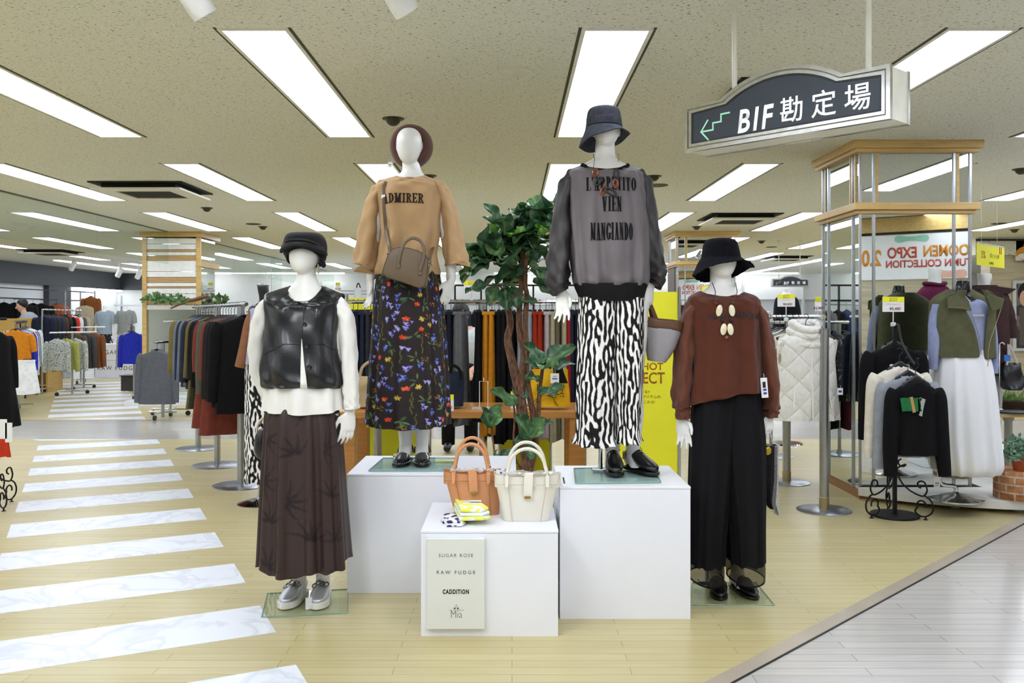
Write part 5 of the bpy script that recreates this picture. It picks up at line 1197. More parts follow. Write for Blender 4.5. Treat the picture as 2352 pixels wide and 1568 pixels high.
# ================= hanging arched signs =================
def arched_sign(L, Rr, zbl, zbr, h, th, label, rods, s=1.0):
    """L, Rr: floor-plan points of the front face ends; zb: bottom height"""
    L, Rr = Vector((*L, 0)), Vector((*Rr, 0)); d = (Rr-L); W = d.length; d.normalize(); n = Vector((-d.y, d.x, 0))*-1
    n = Vector((d.y, -d.x, 0)); zb = zbl
    r = thing('hanging_sign', (L+Rr)/2+Vector((0, 0, zb)), label, 'sign')
    def outl(inset):
        pts = [(inset, inset), (W-inset, inset), (W-inset, h-inset)]
        a0, a1 = W*.80, W*.20; Ra = .53*W; pts2 = []
        cxx = W*.5; half = a0-cxx; sag = h*.42
        Rr_ = (half**2+sag**2)/(2*sag); ro = Rr_-inset
        for i in range(25):
            a = math.asin(min(1, (half-inset*.3)/Rr_)); t = a-2*a*i/24; pts2.append((cxx+math.sin(t)*ro*1.0, h-(Rr_-sag)+math.cos(t)*ro))
        return pts+pts2+[(inset, h-inset)]
    V = lambda p, q: L+d*p[0]+n*q+Vector((0, 0, zb+p[1]))
    o = outl(0); MB().prism([V(p, -th) for p in o], n*th).build('housing', M('sign_housing', (226,224,208), .4), r, smooth=False)
    def ringpart(a, b, q0, q1, mat, name):
        A, B = outl(a), outl(b); N = len(A); m = MB(); vs = [V(p, q0) for p in A]+[V(p, q1) for p in A]+[V(p, q1) for p in B]+[V(p, q0) for p in B]; fs = []
        for i in range(N):
            j = (i+1) % N
            for k in range(4): fs.append((k*N+i, k*N+j, ((k+1) % 4)*N+j, ((k+1) % 4)*N+i))
        m.add(vs, fs).build(name, mat, r, auto=30)
    STL = M('sign_steel', (206,206,202), .18, 1, var=.1, scale=40, stretch=(1,1,1))
    ringpart(-.004*s, .011*s, -.01*s, .010*s, STL, 'outer_frame'); ringpart(-.004*s, .018*s, -th-.004*s, -th+.012*s, STL, 'rear_frame'); ringpart(.017*s, .029*s, 0, .007*s, STL, 'inner_frame')
    f = outl(.027*s); MB().prism([V(p, .0005) for p in f], n*.002*s).build('face_panel', M('sign_face', (54,62,72), .35, var=.03), r, smooth=False)
    ringpart(.028*s, .036*s, 0, .0045*s, M('sign_groove', (34,36,42), .4), 'dark_rim')
    SW = M('sign_white', (250,250,250), .5, emit=.4, var=0)  # unlit lettering, slight glow added to lift it out of shade
    tx = lambda b, u, v, size, **k: text(b, size*s, k.pop('m', SW), r, face_mat(V((W*u, h*v), .004*s), d), **k)
    tx('B1F', .375, .43, .138*h/.2, bold=.022, shear=.16, sx=.80)
    for ch, u in (('勘', .565), ('定', .715), ('場', .865)): tx(ch, u, .47, .112*h/.2, bold=.008)
    m = MB(); wv = .007*s*h/.2
    def bar(p, q): 
        a, b_ = Vector(p), Vector(q); e_ = (b_-a).normalized(); pr = Vector((-e_.y, e_.x))*wv*.5; a = a-e_*wv*.5; b_ = b_+e_*wv*.5
        m.prism([V(k, .0035*s) for k in (a+pr, b_+pr, b_-pr, a-pr)], n*.001*s)
    X = lambda u, v: (W*u, h*v)
    for p, q_ in ((X(.088, .39), X(.155, .39)), (X(.155, .39), X(.155, .54)), (X(.155, .54), X(.20, .54)), (X(.20, .54), X(.20, .70)), (X(.20, .70), X(.245, .70)), (X(.088, .39), X(.125, .62)), (X(.088, .39), X(.130, .18))): bar(p, q_)
    m.build('stair_arrow', M('mint', (172,232,200), .5, emit=.2), r, smooth=False)
    for u in rods:
        a = V((W*u, h*1.0), -th*.5); MB().tube([(a.x, a.y, a.z-.02), (a.x, a.y, CEIL-.001)], .011*s, 12).build('hanging_rod', M('sign_housing'), r)
        MB().lathe([(.035*s, CEIL-.001), (.03*s, CEIL-.02)], (a.x, a.y, 0), 20).build('ceiling_cap', M('sign_housing'), r)
    return r
arched_sign((.755, 3.86), (1.356, 3.20), 2.13, 2.13, .190, .150, 'large arched hanging sign with white lettering on dark blue above the brown-knit mannequin', (.215, .87))
arched_sign((P(1774,0,16).x, 16.0), (P(1858,0,16).x, 16.0), 1.95, 1.95, .14, .1, 'small distant arched hanging sign with the same white lettering over white wall bays', (.2, .78), s=.75)

# ================= garments on hangers =================
HANG = M('hanger_black', (22,22,24), .4)
def hanger(par, w, drop=.0):
    m = MB(); m.tube([(0, 0, -.085), (0, 0, -.03), (.018, 0, -.012), (.018, 0, .010), (0, 0, .022), (-.016, 0, .012)], .0028, 6, smooth=4)
    m.tube([(-w*.41, 0, -.172), (-w*.25, 0, -.140), (0, 0, -.090), (w*.25, 0, -.140), (w*.41, 0, -.172)], .009, 8, smooth=4); m.build('hanger', HANG, par, world=False)
def top(name, label, cat, group, loc, rz, w, L, th, mat, sl=.5, flare=1.0, collar=None, seed=0, hang=True, slmat=None, open_=None, hemk=0):
    """a top, coat or dress on a hanger; local origin on the rail"""
    r = thing(name, loc, label, cat, group, rz); rr_ = random.Random(seed+int(w*1e4))
    n = 32; rs = []; ph = rr_.uniform(0, 6)
    prof = [(-.088, .10, .55), (-.096, .14, .7), (-.115, .30, .9), (-.14, .66, .95), (-.165, .92, 1.0), (-.22, .98, 1.0), (-.34, 1.0, 1.0)]
    k = 6
    for i in range(1, k+1): f = i/k; prof.append((-.34-(L-.34)*f, 1+(flare-1)*f, 1.0+.35*(flare-1)*f))
    for z, fw, ft in prof:
        v = max(0, (-z-.2)/L); ring = []
        for i in range(n):
            t = 2*PI*i/n; c, s = math.cos(t), math.sin(t); fold = .10*v*math.sin(7*t+ph+3*v)+.05*v*math.sin(11*t-ph)
            ring.append(((abs(c)**.8*(1 if c > 0 else -1))*w/2*fw*(1+.3*fold), (abs(s)**.8*(1 if s > 0 else -1))*th/2*ft*(1+2.2*fold), z-(.025*max(0, -s) if z > -.1 else 0)))
        rs.append(ring)
    b = MB().rings(rs, False, True).build('garment_body', mat, r, world=False, auto=60)
    if sl:
        for sg in (-1, 1):
            pts = [(sg*w*.44, 0, -.175), (sg*(w*.5+.005), 0, -.24), (sg*(w*.5+.025), -.005, -.24-sl*.5), (sg*(w*.5+.030+rr_.uniform(0, .02)), -.01, -.20-sl)]
            MB().tube(pts, [.052, .058, .052, .040], 14, flat=1.0, smooth=5, up=(0, 1, 0)).build('sleeve', slmat or mat, r, world=False)
    if collar: 
        MB().tube([(w*.17*math.cos(t), .035*math.sin(t), -.100-(.03*max(0, -math.sin(t)))) for t in [2*PI*i/20 for i in range(21)]], .012, 8, flat=.6).build('collar', collar, r, world=False)
    if hang: hanger(r, w)
    return r
def bottom(name, label, cat, group, loc, rz, w, L, th, mat, flare=1.0, legs=False, seed=0, zt=-.10):
    r = thing(name, loc, label, cat, group, rz); n = 36; rr_ = random.Random(seed+int(L*1e4)); ph = rr_.uniform(0, 6)
    def part(x0, w_, nm):
        rs = []
        for f in (0, .03, .12, .3, .55, .8, 1):
            ring = []
            for i in range(n):
                t = 2*PI*i/n; c, s = math.cos(t), math.sin(t); fo = f*(.12*math.sin(6*t+ph)+.08*math.sin(9*t-ph))
                ring.append((x0+(abs(c)**.8*(1 if c > 0 else -1))*w_/2*(1+(flare-1)*f)*(1+.4*fo), (abs(s)**.8*(1 if s > 0 else -1))*th/2*(.7+.3*f+(flare-1)*f*.6)*(1+1.8*fo), zt-(L+zt)*f-.012*f*math.sin(3*t+ph)))
            rs.append(ring)
        MB().rings(rs).build(nm, mat, r, world=False, auto=60)
    if legs: part(-w*.24, w*.54, 'trouser_leg'); part(w*.24, w*.54, 'trouser_leg')
    else: part(0, w, 'garment_body')
    MB().box((0, 0, zt+.004), (w*.98, th*.72, .03)).build('waistband', mat, r, world=False, smooth=False, bevel=.006)
    m = MB(); m.tube([(0, 0, -.075), (0, 0, -.03), (.016, 0, -.012), (.016, 0, .010), (0, 0, .021), (-.015, 0, .012)], .0028, 6, smooth=4); m.tube([(-w*.42, 0, -.072), (w*.42, 0, -.072)], .005, 8)
    for sg in (-1, 1): m.box((sg*w*.36, 0, -.09), (.022, .03, .05))
    m.build('hanger', HANG, r, world=False); return r
def rack(label, p0, p1, z, posts, rr=.016, base=.19, mat=STEEL, name='clothes_rack', group=None, foot='disc', pr=.024):
    r = thing(name, ((p0[0]+p1[0])/2, (p0[1]+p1[1])/2, 0), label, 'clothes rack', group)
    MB().tube([(*p0, z), (*p1, z)], rr, 16).build('rail', CHROME, r)
    for x, y in posts:
        MB().tube([(x, y, .02), (x, y, z-rr)], pr, 18).build('post', mat, r)
        if foot == 'disc': MB().lathe([(base, .001), (base, .008), (base*.96, .012), (.03, .016), (.028, .05), (.01, .05)], (x, y, 0), 40).build('base_disc', M('disc_steel', (168,174,182), .28, .9), r)
        if foot == 'caster':
            d = Vector((p1[0]-p0[0], p1[1]-p0[1], 0)).normalized(); q = Vector((-d.y, d.x, 0))
            MB().tube([Vector((x, y, .09))-d*base, Vector((x, y, .09))+d*base], .012, 10).tube([Vector((x, y, .09))-q*.2, Vector((x, y, .09))+q*.2], .012, 10).build('foot_bar', CHROME, r)
            for sg in (-1, 1):
                c = Vector((x, y, .035))+d*base*sg; MB().tube([c-q*.014, c+q*.014], .034, 16).build('caster', BLACKP, r); MB().tube([c, c+Vector((0, 0, .055))], .008, 8).build('caster_stem', CHROME, r)
    return r
fab = lambda n, c, **k: M(n, c, .85, var=.10, scale=18, bump=.15, bscale=200, **k)
# ================= oak table behind the plinths, with bags and cards =================
TY0, TY1, TZ = 6.25, 6.95, .75
tx0, tx1 = P(778, 0, TY0).x, P(1345, 0, TY0).x
tb = thing('display_table', ((tx0+tx1)/2, (TY0+TY1)/2, 0), 'long oak display table behind the plinths carrying bags', 'table')
MB().box2((tx0, TY0, TZ-.045), (tx1, TY1, TZ)).build('table_top', OAK, tb, smooth=False, bevel=.003)
for x in (tx0, tx1-.11):
    for y in (TY0+.01, TY1-.12): MB().box2((x, y, .001), (x+.11, y+.11, TZ-.045)).build('leg', OAK, tb, smooth=False, bevel=.003)
for y in (TY0+.02, TY1-.06): MB().box2((tx0+.11, y, .12), (tx1-.11, y+.04, .19)).build('stretcher', OAK, tb, smooth=False)
def card(label, p, w_, h, price, lines=('ONE SHOT', 'SELECT'), rz=0, band=YELLOW, stand=None, foot=None, extra=()):
    """price card: yellow head with two lines, white lower half with a red price; p = bottom centre"""
    p = Vector(p); r = thing('price_card', p, label, 'price card'); R3 = Matrix.Rotation(rz, 3, 'Z'); dx = R3 @ Vector((1, 0, 0)); nn = R3 @ Vector((0, -1, 0))
    q = lambda u, v, o: p+dx*u+Vector((0, 0, v))+nn*o
    MB().prism([q(-w_/2, 0, 0), q(w_/2, 0, 0), q(w_/2, h, 0), q(-w_/2, h, 0)], nn*-.003).build('card', PAPER, r, smooth=False)
    MB().prism([q(-w_/2, h*.66, .0008), q(w_/2, h*.66, .0008), q(w_/2, h, .0008), q(-w_/2, h, .0008)], nn*-.0006).build('yellow_band', band, r, smooth=False)
    T = lambda s, u, v, size, m, **k: text(s, size, m, r, face_mat(q(u, v, .001), dx), thick=.0004, **k)
    T(lines[0], 0, h*.90, h*.11, M('brown_ink', (110,84,20), .6)); T(lines[1], 0, h*.75, h*.17, M('brown_ink'))
    T(price, w_*.08, h*.20, h*.27, REDINK, bold=.01)
    for s, v in extra: T(s, 0, h*v, h*.10, GREYINK)
    if stand: MB().tube([q(0, 0, -.004), q(0, -stand, -.004)], .004, 8).build('card_stem', M('clear_stem', (214,216,216), .2), r); 
    if foot == 'clip': MB().box(q(0, -stand, -.004), (.03, .03, .03), rz=rz).build('card_clip', M('clear_stem'), r, smooth=False, bevel=.004)
    if foot == 'base': MB().box(q(0, .003-stand if stand else .003, -.02), (w_*.8, .05, .006), rz=rz).build('card_base', PAPER, r, smooth=False)
    return r
card('small price card on the oak table beside the floral skirt', P(1021, 944, 6.28)+Vector((0, 0, .002)), .13, .115, '¥3,980', stand=None, foot='base')
card('small price card on the oak table behind the fig trunk', (P(1197, 0, 6.45).x, 6.45, TZ+.002), .15, .125, '¥4,980', foot='base')
ws = thing('wire_stand', P(1111, 935, 6.4), 'white wire display stand standing empty on the oak table', 'wire stand')
x = P(1111, 0, 6.45).x; m = MB()
m.tube([(x-.03, 6.45, TZ+.006), (x-.03, 6.45, TZ+.2), (x+.03, 6.45, TZ+.2), (x+.03, 6.45, TZ+.006)], .003, 6).tube([(x, 6.45, TZ+.2), (x, 6.45, TZ+.225)], .003, 6).tube([(x-.08, 6.40, TZ+.006), (x+.08, 6.40, TZ+.006), (x+.08, 6.5, TZ+.006), (x-.08, 6.5, TZ+.006), (x-.08, 6.40, TZ+.006)], .003, 6)
m.build('wire_frame', PAPER, ws)
def softbag(label, Yb, rows, mat, hmat, handle, zb, name='tote_bag', dep=.06):
    r = thing(name, P((rows[-1][1]+rows[-1][2])/2, rows[-1][0], Yb), label, 'bag'); rs = []
    for i, (py, xl, xr) in enumerate(crom(rows, 3)):
        d = dep*(.35+.65*i/(3*len(rows)-3)); rs.append([px3(Yb, (xl+xr)/2+(xr-xl)/2*(abs(math.cos(t))**.5*(1 if math.cos(t) > 0 else -1)), py, d*math.sin(t)+.006*math.sin(3*t+i)) for t in [2*PI*k/32 for k in range(32)]])
    MB().rings(rs).build('bag_body', mat, r, auto=60)
    for h in handle: MB().tube([px3(Yb, a, b, d) for a, b, d in h], .011, 8, flat=.4, smooth=4).build('handle', hmat, r)
    return r
MUST = fab('mustard_cloth', (214,168,30)); NAVY = fab('navy_cloth', (36,42,56)); BEI = fab('beige_canvas', (172,152,116)); BLKF = fab('black_cloth', (20,20,23)); DGR = fab('dark_grey_cloth', (58,60,64))
yb = softbag('mustard yellow tote with black sketch print on the oak table', 6.45, [(848, 1222, 1304), (870, 1219, 1305), (900, 1216, 1308), (932, 1213, 1310)], MUST, BLKF, [[(1262, 845, -.05), (1266, 836, -.05), (1284, 838, -.055), (1290, 852, -.06)]], TZ)
m = MB(); rr_ = random.Random(3)
for pts in ([(1222, 925), (1232, 914), (1244, 908), (1262, 905), (1276, 906)], [(1262, 905), (1270, 912), (1274, 922), (1281, 930)], [(1276, 906), (1286, 902), (1292, 894), (1288, 886)], [(1240, 908), (1232, 918), (1228, 930)], [(1262, 888), (1270, 882), (1280, 884), (1288, 886)], [(1256, 906), (1266, 911), (1278, 909)], [(1234, 896), (1234, 880)]):
    m.tube([px3(6.45, a, b, -.064) for a, b in pts], [.003+rr_.random()*.003 for _ in pts], 6, smooth=4, flat=.5)
for i in range(26): m.ball(px3(6.45, 1262+rr_.uniform(-2, 32), 890+rr_.uniform(-10, 22), -.062), (.004, .002, .004), 6, 4)
m.build('sketch_print', INK, yb)
MB().prism([px3(6.45, 1268, 838, -.06), px3(6.45, 1288, 838, -.062), px3(6.45, 1303, 878, -.072), px3(6.45, 1274, 878, -.072)], (0, -.004, 0)).build('strap', BLKF, yb, smooth=False)
hang_tag(yb, px3(6.45, 1273, 846, -.078), .062, .07, [(0, .3, .4, .06, GREYINK), (0, .55, .6, .12, BLUEINK)], cord=.03)
softbag('navy soft bag on the oak table beside the floral skirt', 6.5, [(852, 1030, 1064), (870, 1028, 1066), (900, 1026, 1066), (932, 1024, 1064)], NAVY, BLKF, [[(1034, 856, -.04), (1040, 838, -.04), (1056, 848, -.04), (1060, 870, -.045)]], TZ)
softbag('beige canvas bag on the oak table between two mannequins', 6.5, [(864, 824, 856), (880, 822, 856), (905, 821, 858), (932, 822, 858)], BEI, BEI, [[(826, 866, 0), (832, 844, 0), (846, 832, 0), (856, 830, 0)]], TZ)

# ================= trouser rack behind the table =================
YR = 7.45; zr = 1.42+33/F*YR
rx0, rx1 = P(796, 0, YR).x, P(1345, 0, YR).x
rk = rack('long steel clothes rack of trousers behind the oak table', (rx0, YR), (rx1, YR), zr, [(P(868, 0, YR).x, YR), (P(1110, 0, YR).x, YR), (P(1338, 0, YR).x, YR)], pr=.034)
COLS = {'navy': (36,42,58), 'dk': (48,50,54), 'grey': (98,100,102), 'black': (22,22,24), 'must': (190,128,36), 'blue': (138,146,156), 'rust': (146,46,26), 'lilac': (176,164,168), 'khaki': (160,154,126), 'olive': (96,90,72), 'red': (150,34,40), 'mid': (28,32,44), 'brown': (84,62,46)}
desc = {'navy': 'navy', 'dk': 'charcoal', 'grey': 'mid grey', 'black': 'black', 'must': 'mustard', 'blue': 'pale blue', 'rust': 'rust red', 'lilac': 'pale lilac', 'khaki': 'khaki', 'olive': 'olive', 'red': 'crimson', 'mid': 'midnight blue', 'brown': 'dark brown'}
seq = [(812, 'navy', 1.0), (822, 'mid', .98), (838, 'navy', 1.0), (852, 'dk', 1.0), (866, 'grey', .96), (960, 'black', 1.02), (976, 'dk', 1.0), (994, 'black', 1.02), (1010, 'dk', .98), (1024, 'navy', 1.02), (1036, 'mid', .98), (1049, 'grey', .98), (1062, 'grey', 1.03), (1100, 'black', 1.0),
       (1115, 'must', 1.12), (1130, 'must', 1.10), (1146, 'black', 1.18), (1160, 'black', 1.16), (1176, 'black', 1.15), (1198, 'blue', 1.0), (1214, 'blue', .98), (1228, 'rust', 1.0), (1240, 'rust', 1.02), (1254, 'lilac', 1.14), (1268, 'khaki', 1.16), (1280, 'olive', 1.15), (1291, 'khaki', 1.14), (1302, 'red', .92), (1312, 'navy', 1.1), (1322, 'mid', 1.1), (1333, 'navy', 1.12)]
seen = {}
for i, (px, c, L) in enumerate(seq):
    seen[c] = seen.get(c, 0)+1
    wh = 'beside the white blouse' if px < 900 else 'beside the floral skirt' if px < 1105 else 'behind the fig'
    bottom('trousers', '%s trousers, %s such pair on the rack, hanging %s' % (desc[c], ordn(seen[c]-1), wh), 'trousers', 'trousers on the rack behind the table', (P(px, 0, YR).x, YR, zr), PI/2+R.uniform(-.12, .12), .34, L-.02, .085 if c not in ('grey',) else .10, fab('cloth_'+c, COLS[c]), 1.15, seed=i)
# yellow banners
def banner(label, x0, x1, Yb, zt, zb=.02, rods=True, mat=YELLOW):
    a, b = P(x0, 0, Yb).x, P(x1, 0, Yb).x; r = thing('banner', ((a+b)/2, Yb, 0), label, 'banner'); MB().box2((a, Yb, zb), (b, Yb+.012, zt)).build('panel', mat, r, smooth=False)
    if rods: 
        for x in (a-.012, b+.012): MB().tube([(x, Yb+.006, .001), (x, Yb+.006, zt+.03)], .012, 10).build('pole', CHROME, r)
        MB().box2((a-.03, Yb-.12, .001), (b+.03, Yb+.14, .018)).build('foot', BLACKM, r, smooth=False)
    return r
YB2 = 6.05
b1_ = banner('tall yellow banner with brown lettering beside the zebra-print trousers', 1398, 1556, YB2, P(0, 670, YB2).z)
BRI = M('banner_brown', (168,92,20), .6)
for s, px, py, sz, k in (('ONE SHOT', 1466, 842, .068, dict(sx=1.0, bold=.012)), ('SELECT', 1480, 869, .106, dict(sx=.80, bold=.012)), ('きっとはじまる!!', 1461, 900, .0245, {}), ('お気に入りアイテムの', 1476, 911.5, .0245, {}), ('出会いはここから!', 1470, 923.5, .0245, {})):
    text(s, sz, BRI if sz > .03 else M('banner_ink', (120,100,20), .6), b1_, face_mat(P(px, py, YB2-.001), (1, 0, 0)), **k)
banner('wide yellow banner behind the trousers beside the black-vest mannequin', 800, 985, 7.85, P(0, 684, 7.85).z)
b3_ = banner('yellow banner with dark brown lettering behind the fig trunks', 1150, 1262, 7.85, P(0, 731, 7.85).z)
for i, s in enumerate(('この', '秋は', 'LOVE')): text(s, .10, REDINK, b3_, face_mat(P(1190, 790+i*34, 7.845), (1, 0, 0)))
MB().box2((P(900, 0, 7.84).x, 7.80, .02), (P(925, 0, 7.84).x, 7.84, .34)).build('wood_post', OAK, tb, smooth=False) if False else None
# two crouching / standing staff seen small in the distance
HAIR = M('black_hair', (20,18,18), .6); SKINP = M('skin', (212,168,140), .6, var=.03); TEE = fab('pale_tee', (206,212,222)); SHIRT = fab('grey_shirt', (150,158,166))
def face_bits(r, c, d):
    d = Vector(d).normalized(); s_ = Vector((-d.y, d.x, 0))
    for sg in (-1, 1): MB().ball(c+d*.088+s_*.032*sg+Vector((0, 0, .012)), (.011, .008, .006), 8, 6).build('eye', HAIR, r); 
    MB().ball(c+d*.092+Vector((0, 0, -.052)), (.02, .012, .006), 8, 6).build('mouth', M('lip', (170,100,90), .6), r)
pr_ = thing('person', P(1066, 760, 9.6)*1, 'person in pale blue tee and black trousers crouching behind the grey trousers', 'person'); pr_.location.z = 0
c = P(1058, 722, 9.6); mb = MB(); up = Vector((0, 0, 1))
mb.ball(c, (.085, .10, .115)); mb.tube([c-up*.08, c-up*.16], [.05, .055], 12)
mb.tube([c+Vector((.02, .0, -.15)), c+Vector((.05, .02, -.3)), c+Vector((.04, .05, -.6)), c+Vector((.02, .05, -.78))], [.10, .19, .17, .18], 18, flat=.7, smooth=3)
for sg in (-1, 1):
    mb.tube([c+Vector((.05+.17*sg, 0, -.22)), c+Vector((.06+.2*sg, -.10, -.46)), c+Vector((.02+.12*sg, -.32, -.58)), c+Vector((.02+.10*sg, -.40, -.60))], [.05, .042, .033, .028], 10, smooth=3); hand(mb, c+Vector((.02+.10*sg, -.39, -.60)), (0, -1, -.3), (-sg, 0, .3), 1, .4)
    mb.tube([c+Vector((.09*sg, .05, -.75)), c+Vector((.12*sg, -.25, -.62)), c+Vector((.12*sg, -.20, -.95)), c+Vector((.12*sg, -.18, -1.32))], [.085, .07, .055, .05], 12, smooth=3)
    mb.tube([c+Vector((.12*sg, -.14, -1.36)), c+Vector((.12*sg, -.36, -1.385))], [.040, .030], 10)
    MB().tube([c+Vector((.12*sg, -.13, -1.365)), c+Vector((.12*sg, -.38, -1.385))], [.048, .038], 12, round_end=True).build('shoe', BLACKP, pr_)
bp = mb.build('body', SKINP, pr_); md = bp.modifiers.new('Remesh', 'REMESH'); md.mode = 'VOXEL'; md.voxel_size = .008; md.use_smooth_shade = True
MB().tube([c+Vector((.03, .0, -.17)), c+Vector((.05, .02, -.3)), c+Vector((.04, .05, -.6)), c+Vector((.02, .05, -.70))], [.13, .205, .19, .2], 20, flat=.75, smooth=3).build('tee', TEE, pr_)
for sg in (-1, 1):
    MB().tube([c+Vector((.05+.15*sg, 0, -.2)), c+Vector((.06+.195*sg, -.06, -.38))], [.075, .07], 12).build('sleeve', TEE, pr_)
    MB().tube([c+Vector((.07*sg, .05, -.72)), c+Vector((.12*sg, -.25, -.60)), c+Vector((.12*sg, -.20, -.95)), c+Vector((.12*sg, -.18, -1.37))], [.12, .09, .075, .07], 14, smooth=3).build('trouser_leg', BLKF, pr_)
MB().ball(c+Vector((.0, .02, .025)), (.098, .112, .115)).build('hair', HAIR, pr_); face_bits(pr_, c, (0, -1, 0))
pr2 = thing('person', P(60, 760, 17.5)*1, 'person with short black hair in grey shirt looking down behind the counter', 'person'); pr2.location.z = 0
cman = c = P(49, 702, 17.5); mb = MB(); dl = Vector((-.75, -.6, -.25)).normalized()
mb.ball(c, (.085, .10, .125)); mb.tube([c-up*.09+Vector((.03, 0, 0)), c-up*.19+Vector((.07, 0, 0))], [.055, .06], 12); mb.ball(c+dl*.098+Vector((0, 0, -.02)), (.016, .014, .022), 8, 6)
mb.tube([c+Vector((.08, 0, -.2)), c+Vector((.13, 0, -.4)), c+Vector((.14, 0, -.8)), c+Vector((.14, 0, -.95))], [.10, .20, .16, .17], 18, smooth=3)
for sg in (-1, 1):
    mb.tube([c+Vector((.13, .19*sg, -.28)), c+Vector((.10, .22*sg-.05, -.55)), c+Vector((-.12, .16*sg-.2, -.62))], [.055, .045, .032], 12, smooth=3); hand(mb, c+Vector((-.12, .16*sg-.2, -.62)), (-1, -.4, -.2), (0, -sg, .4), 1, .4)
    mb.tube([c+Vector((.14, .09*sg, -.9)), c+Vector((.14, .09*sg, -1.3)), c+Vector((.14, .09*sg, -1.7))], [.09, .065, .05], 12)
zf = c.z
bp = mb.build('body', SKINP, pr2); md = bp.modifiers.new('Remesh', 'REMESH'); md.mode = 'VOXEL'; md.voxel_size = .009; md.use_smooth_shade = True
MB().tube([c+Vector((.07, 0, -.17)), c+Vector((.13, 0, -.32)), c+Vector((.14, 0, -.8)), c+Vector((.14, 0, -.95))], [.10, .225, .19, .2], 20, smooth=3).build('shirt', SHIRT, pr2)
for sg in (-1, 1): MB().tube([c+Vector((.13, .17*sg, -.25)), c+Vector((.10, .22*sg-.05, -.55)), c+Vector((-.04, .18*sg-.15, -.60))], [.075, .062, .05], 12, smooth=3).build('sleeve', SHIRT, pr2)
MB().ball(c+Vector((.018, .012, .04)), (.098, .112, .105)).build('hair', HAIR, pr2); face_bits(pr2, c, (-.75, -.66, 0))

# ================= left: coat rack behind the black-vest mannequin =================
p0, p1 = P(566, 699, 7.35), P(444, 705, 9.75)
rack('steel clothes rack of dark coats and rust dresses behind the black-vest mannequin', p0[:2], p1[:2], 1.52, [(-2.27, 7.47), (-2.80, 8.48), (-3.36, 9.56)], pr=.03, base=.235)
CC = {'blk': ('black', (19,19,20)), 'blk2': ('off-black', (30,28,28)), 'gol': ('grey olive', (92,86,74)), 'rust': ('rust red', (122,60,48)), 'olv': ('olive', (112,100,50)), 'dgn': ('dark green', (52,58,44)), 'nvy': ('navy', (44,50,66)), 'slv': ('blue grey', (110,118,134)), 'dbr': ('dark brown', (44,36,34)), 'tob': ('tobacco', (120,104,60))}
it = [(.03, 'blk', .90, .44, .60), (.08, 'blk2', .86, .44, .6), (.13, 'dbr', .82, .44, .6), (.18, 'rust', 1.12, .44, .45), (.23, 'gol', .80, .44, .58), (.275, 'gol', .78, .42, .56), (.32, 'rust', 1.10, .44, .4), (.37, 'blk', .80, .42, .55), (.42, 'rust', 1.08, .36, .45), (.47, 'blk2', .78, .4, .5), (.53, 'dgn', .98, .36, .5), (.59, 'olv', 1.0, .36, .5), (.65, 'nvy', .82, .4, .55), (.71, 'slv', .80, .4, .55), (.77, 'nvy', .82, .4, .55), (.83, 'slv', .78, .4, .5), (.89, 'olv', .74, .4, .5), (.95, 'tob', .76, .4, .5)]
cn = {}
ax = math.atan2(p1.y-p0.y, p1.x-p0.x)
for i, (f, c, L, w_, sl) in enumerate(it):
    cn[c] = cn.get(c, 0)+1; kind = 'dress' if L > .95 else 'jacket'
    top(kind, '%s %s, %s of its colour from the mannequin end of the coat rack' % (CC[c][0], kind, ordn(cn[c]-1)), kind, 'garments on the dark coat rack', (p0.x+(p1.x-p0.x)*f, p0.y+(p1.y-p0.y)*f, 1.52), ax-PI/2+R.uniform(-.06, .06), w_, L, .11 if c[:3] != 'blk' else .15, fab('coat_'+c, CC[c][1]), sl, 1.35 if L > .95 else 1.08, seed=i)
for i, (px, py, h_) in enumerate(((471, 908, .24), (478, 915, .16), (485, 912, .25))):
    o = MB().box((0, 0, 0), (.05, .003, h_)); t_ = o.build('swing_tag', PAPER, None, smooth=False); t_.location = P(px, py+20, 7.9-.02*i); t_.rotation_euler = (0, .1-.08*i, 0)
    tag(t_, 'white swing tag %s in the cluster on the rust dress' % ('topmost', 'middle', 'longest')[i], 'tag', 'tags on the rust dress')
# dress form in brown cardigan beside it
YD = 6.75
df = thing('dress_form', (P(592, 0, YD).x, YD, 0), 'dress form in brown cardigan and zebra-print skirt behind the black-vest mannequin', 'mannequin')
mb = MB(); loftpx(mb, [(655, 592, 616, .05, 0), (662, 592, 617, .055, 0), (690, 596, 619, .05, 0), (700, 585, 630, .07, 0), (715, 570, 645, .09, 0), (800, 575, 640, .10, 0), (850, 575, 640, .1, 0)], YD); mb.build('body', BLACKP, df)
MB().tube([px3(YD, 604+13*math.cos(t)+0, 655+3*math.sin(t), .05*math.sin(t)) for t in [2*PI*i/24 for i in range(25)]], .004, 6).build('neck_rim', CHROME, df)
cloth('tee', [(700, 588, 622, .06), (712, 574, 640, .09), (760, 572, 645, .12), (835, 566, 648, .14)], YD, fab('lilac_cloth', (172,166,192)), df, n=48, cap0=True)
BRC = fab('cardigan_brown', (140,96,68))
cloth('cardigan', [(694, 600, 640, .10, 0, 0, .07), (705, 582, 650, .12, 0, 0, .06), (760, 572, 655, .13, 0, 0, .06), (842, 560, 655, .15, 0, 0, .06)], YD, BRC, df, n=48)
sleeve('sleeve', [(590, 704, 0, 10, .06), (577, 740, -.02, 13, .065), (566, 800, -.03, 14, .06), (556, 842, -.04, 13, .055)], YD, BRC, df, n=20)
for c_ in (0,): cloth('zebra_skirt', [(825, 568, 648, .13), (860, 566, 655, .15), (960, 566, 660, .16), (1105, 566, 662, .17)], YD, ZEB, df, n=260, sub=60, pattern=zebra(seed=5), folds=(9, .002, .01, 1), hem=(4, 4), cap0=True)
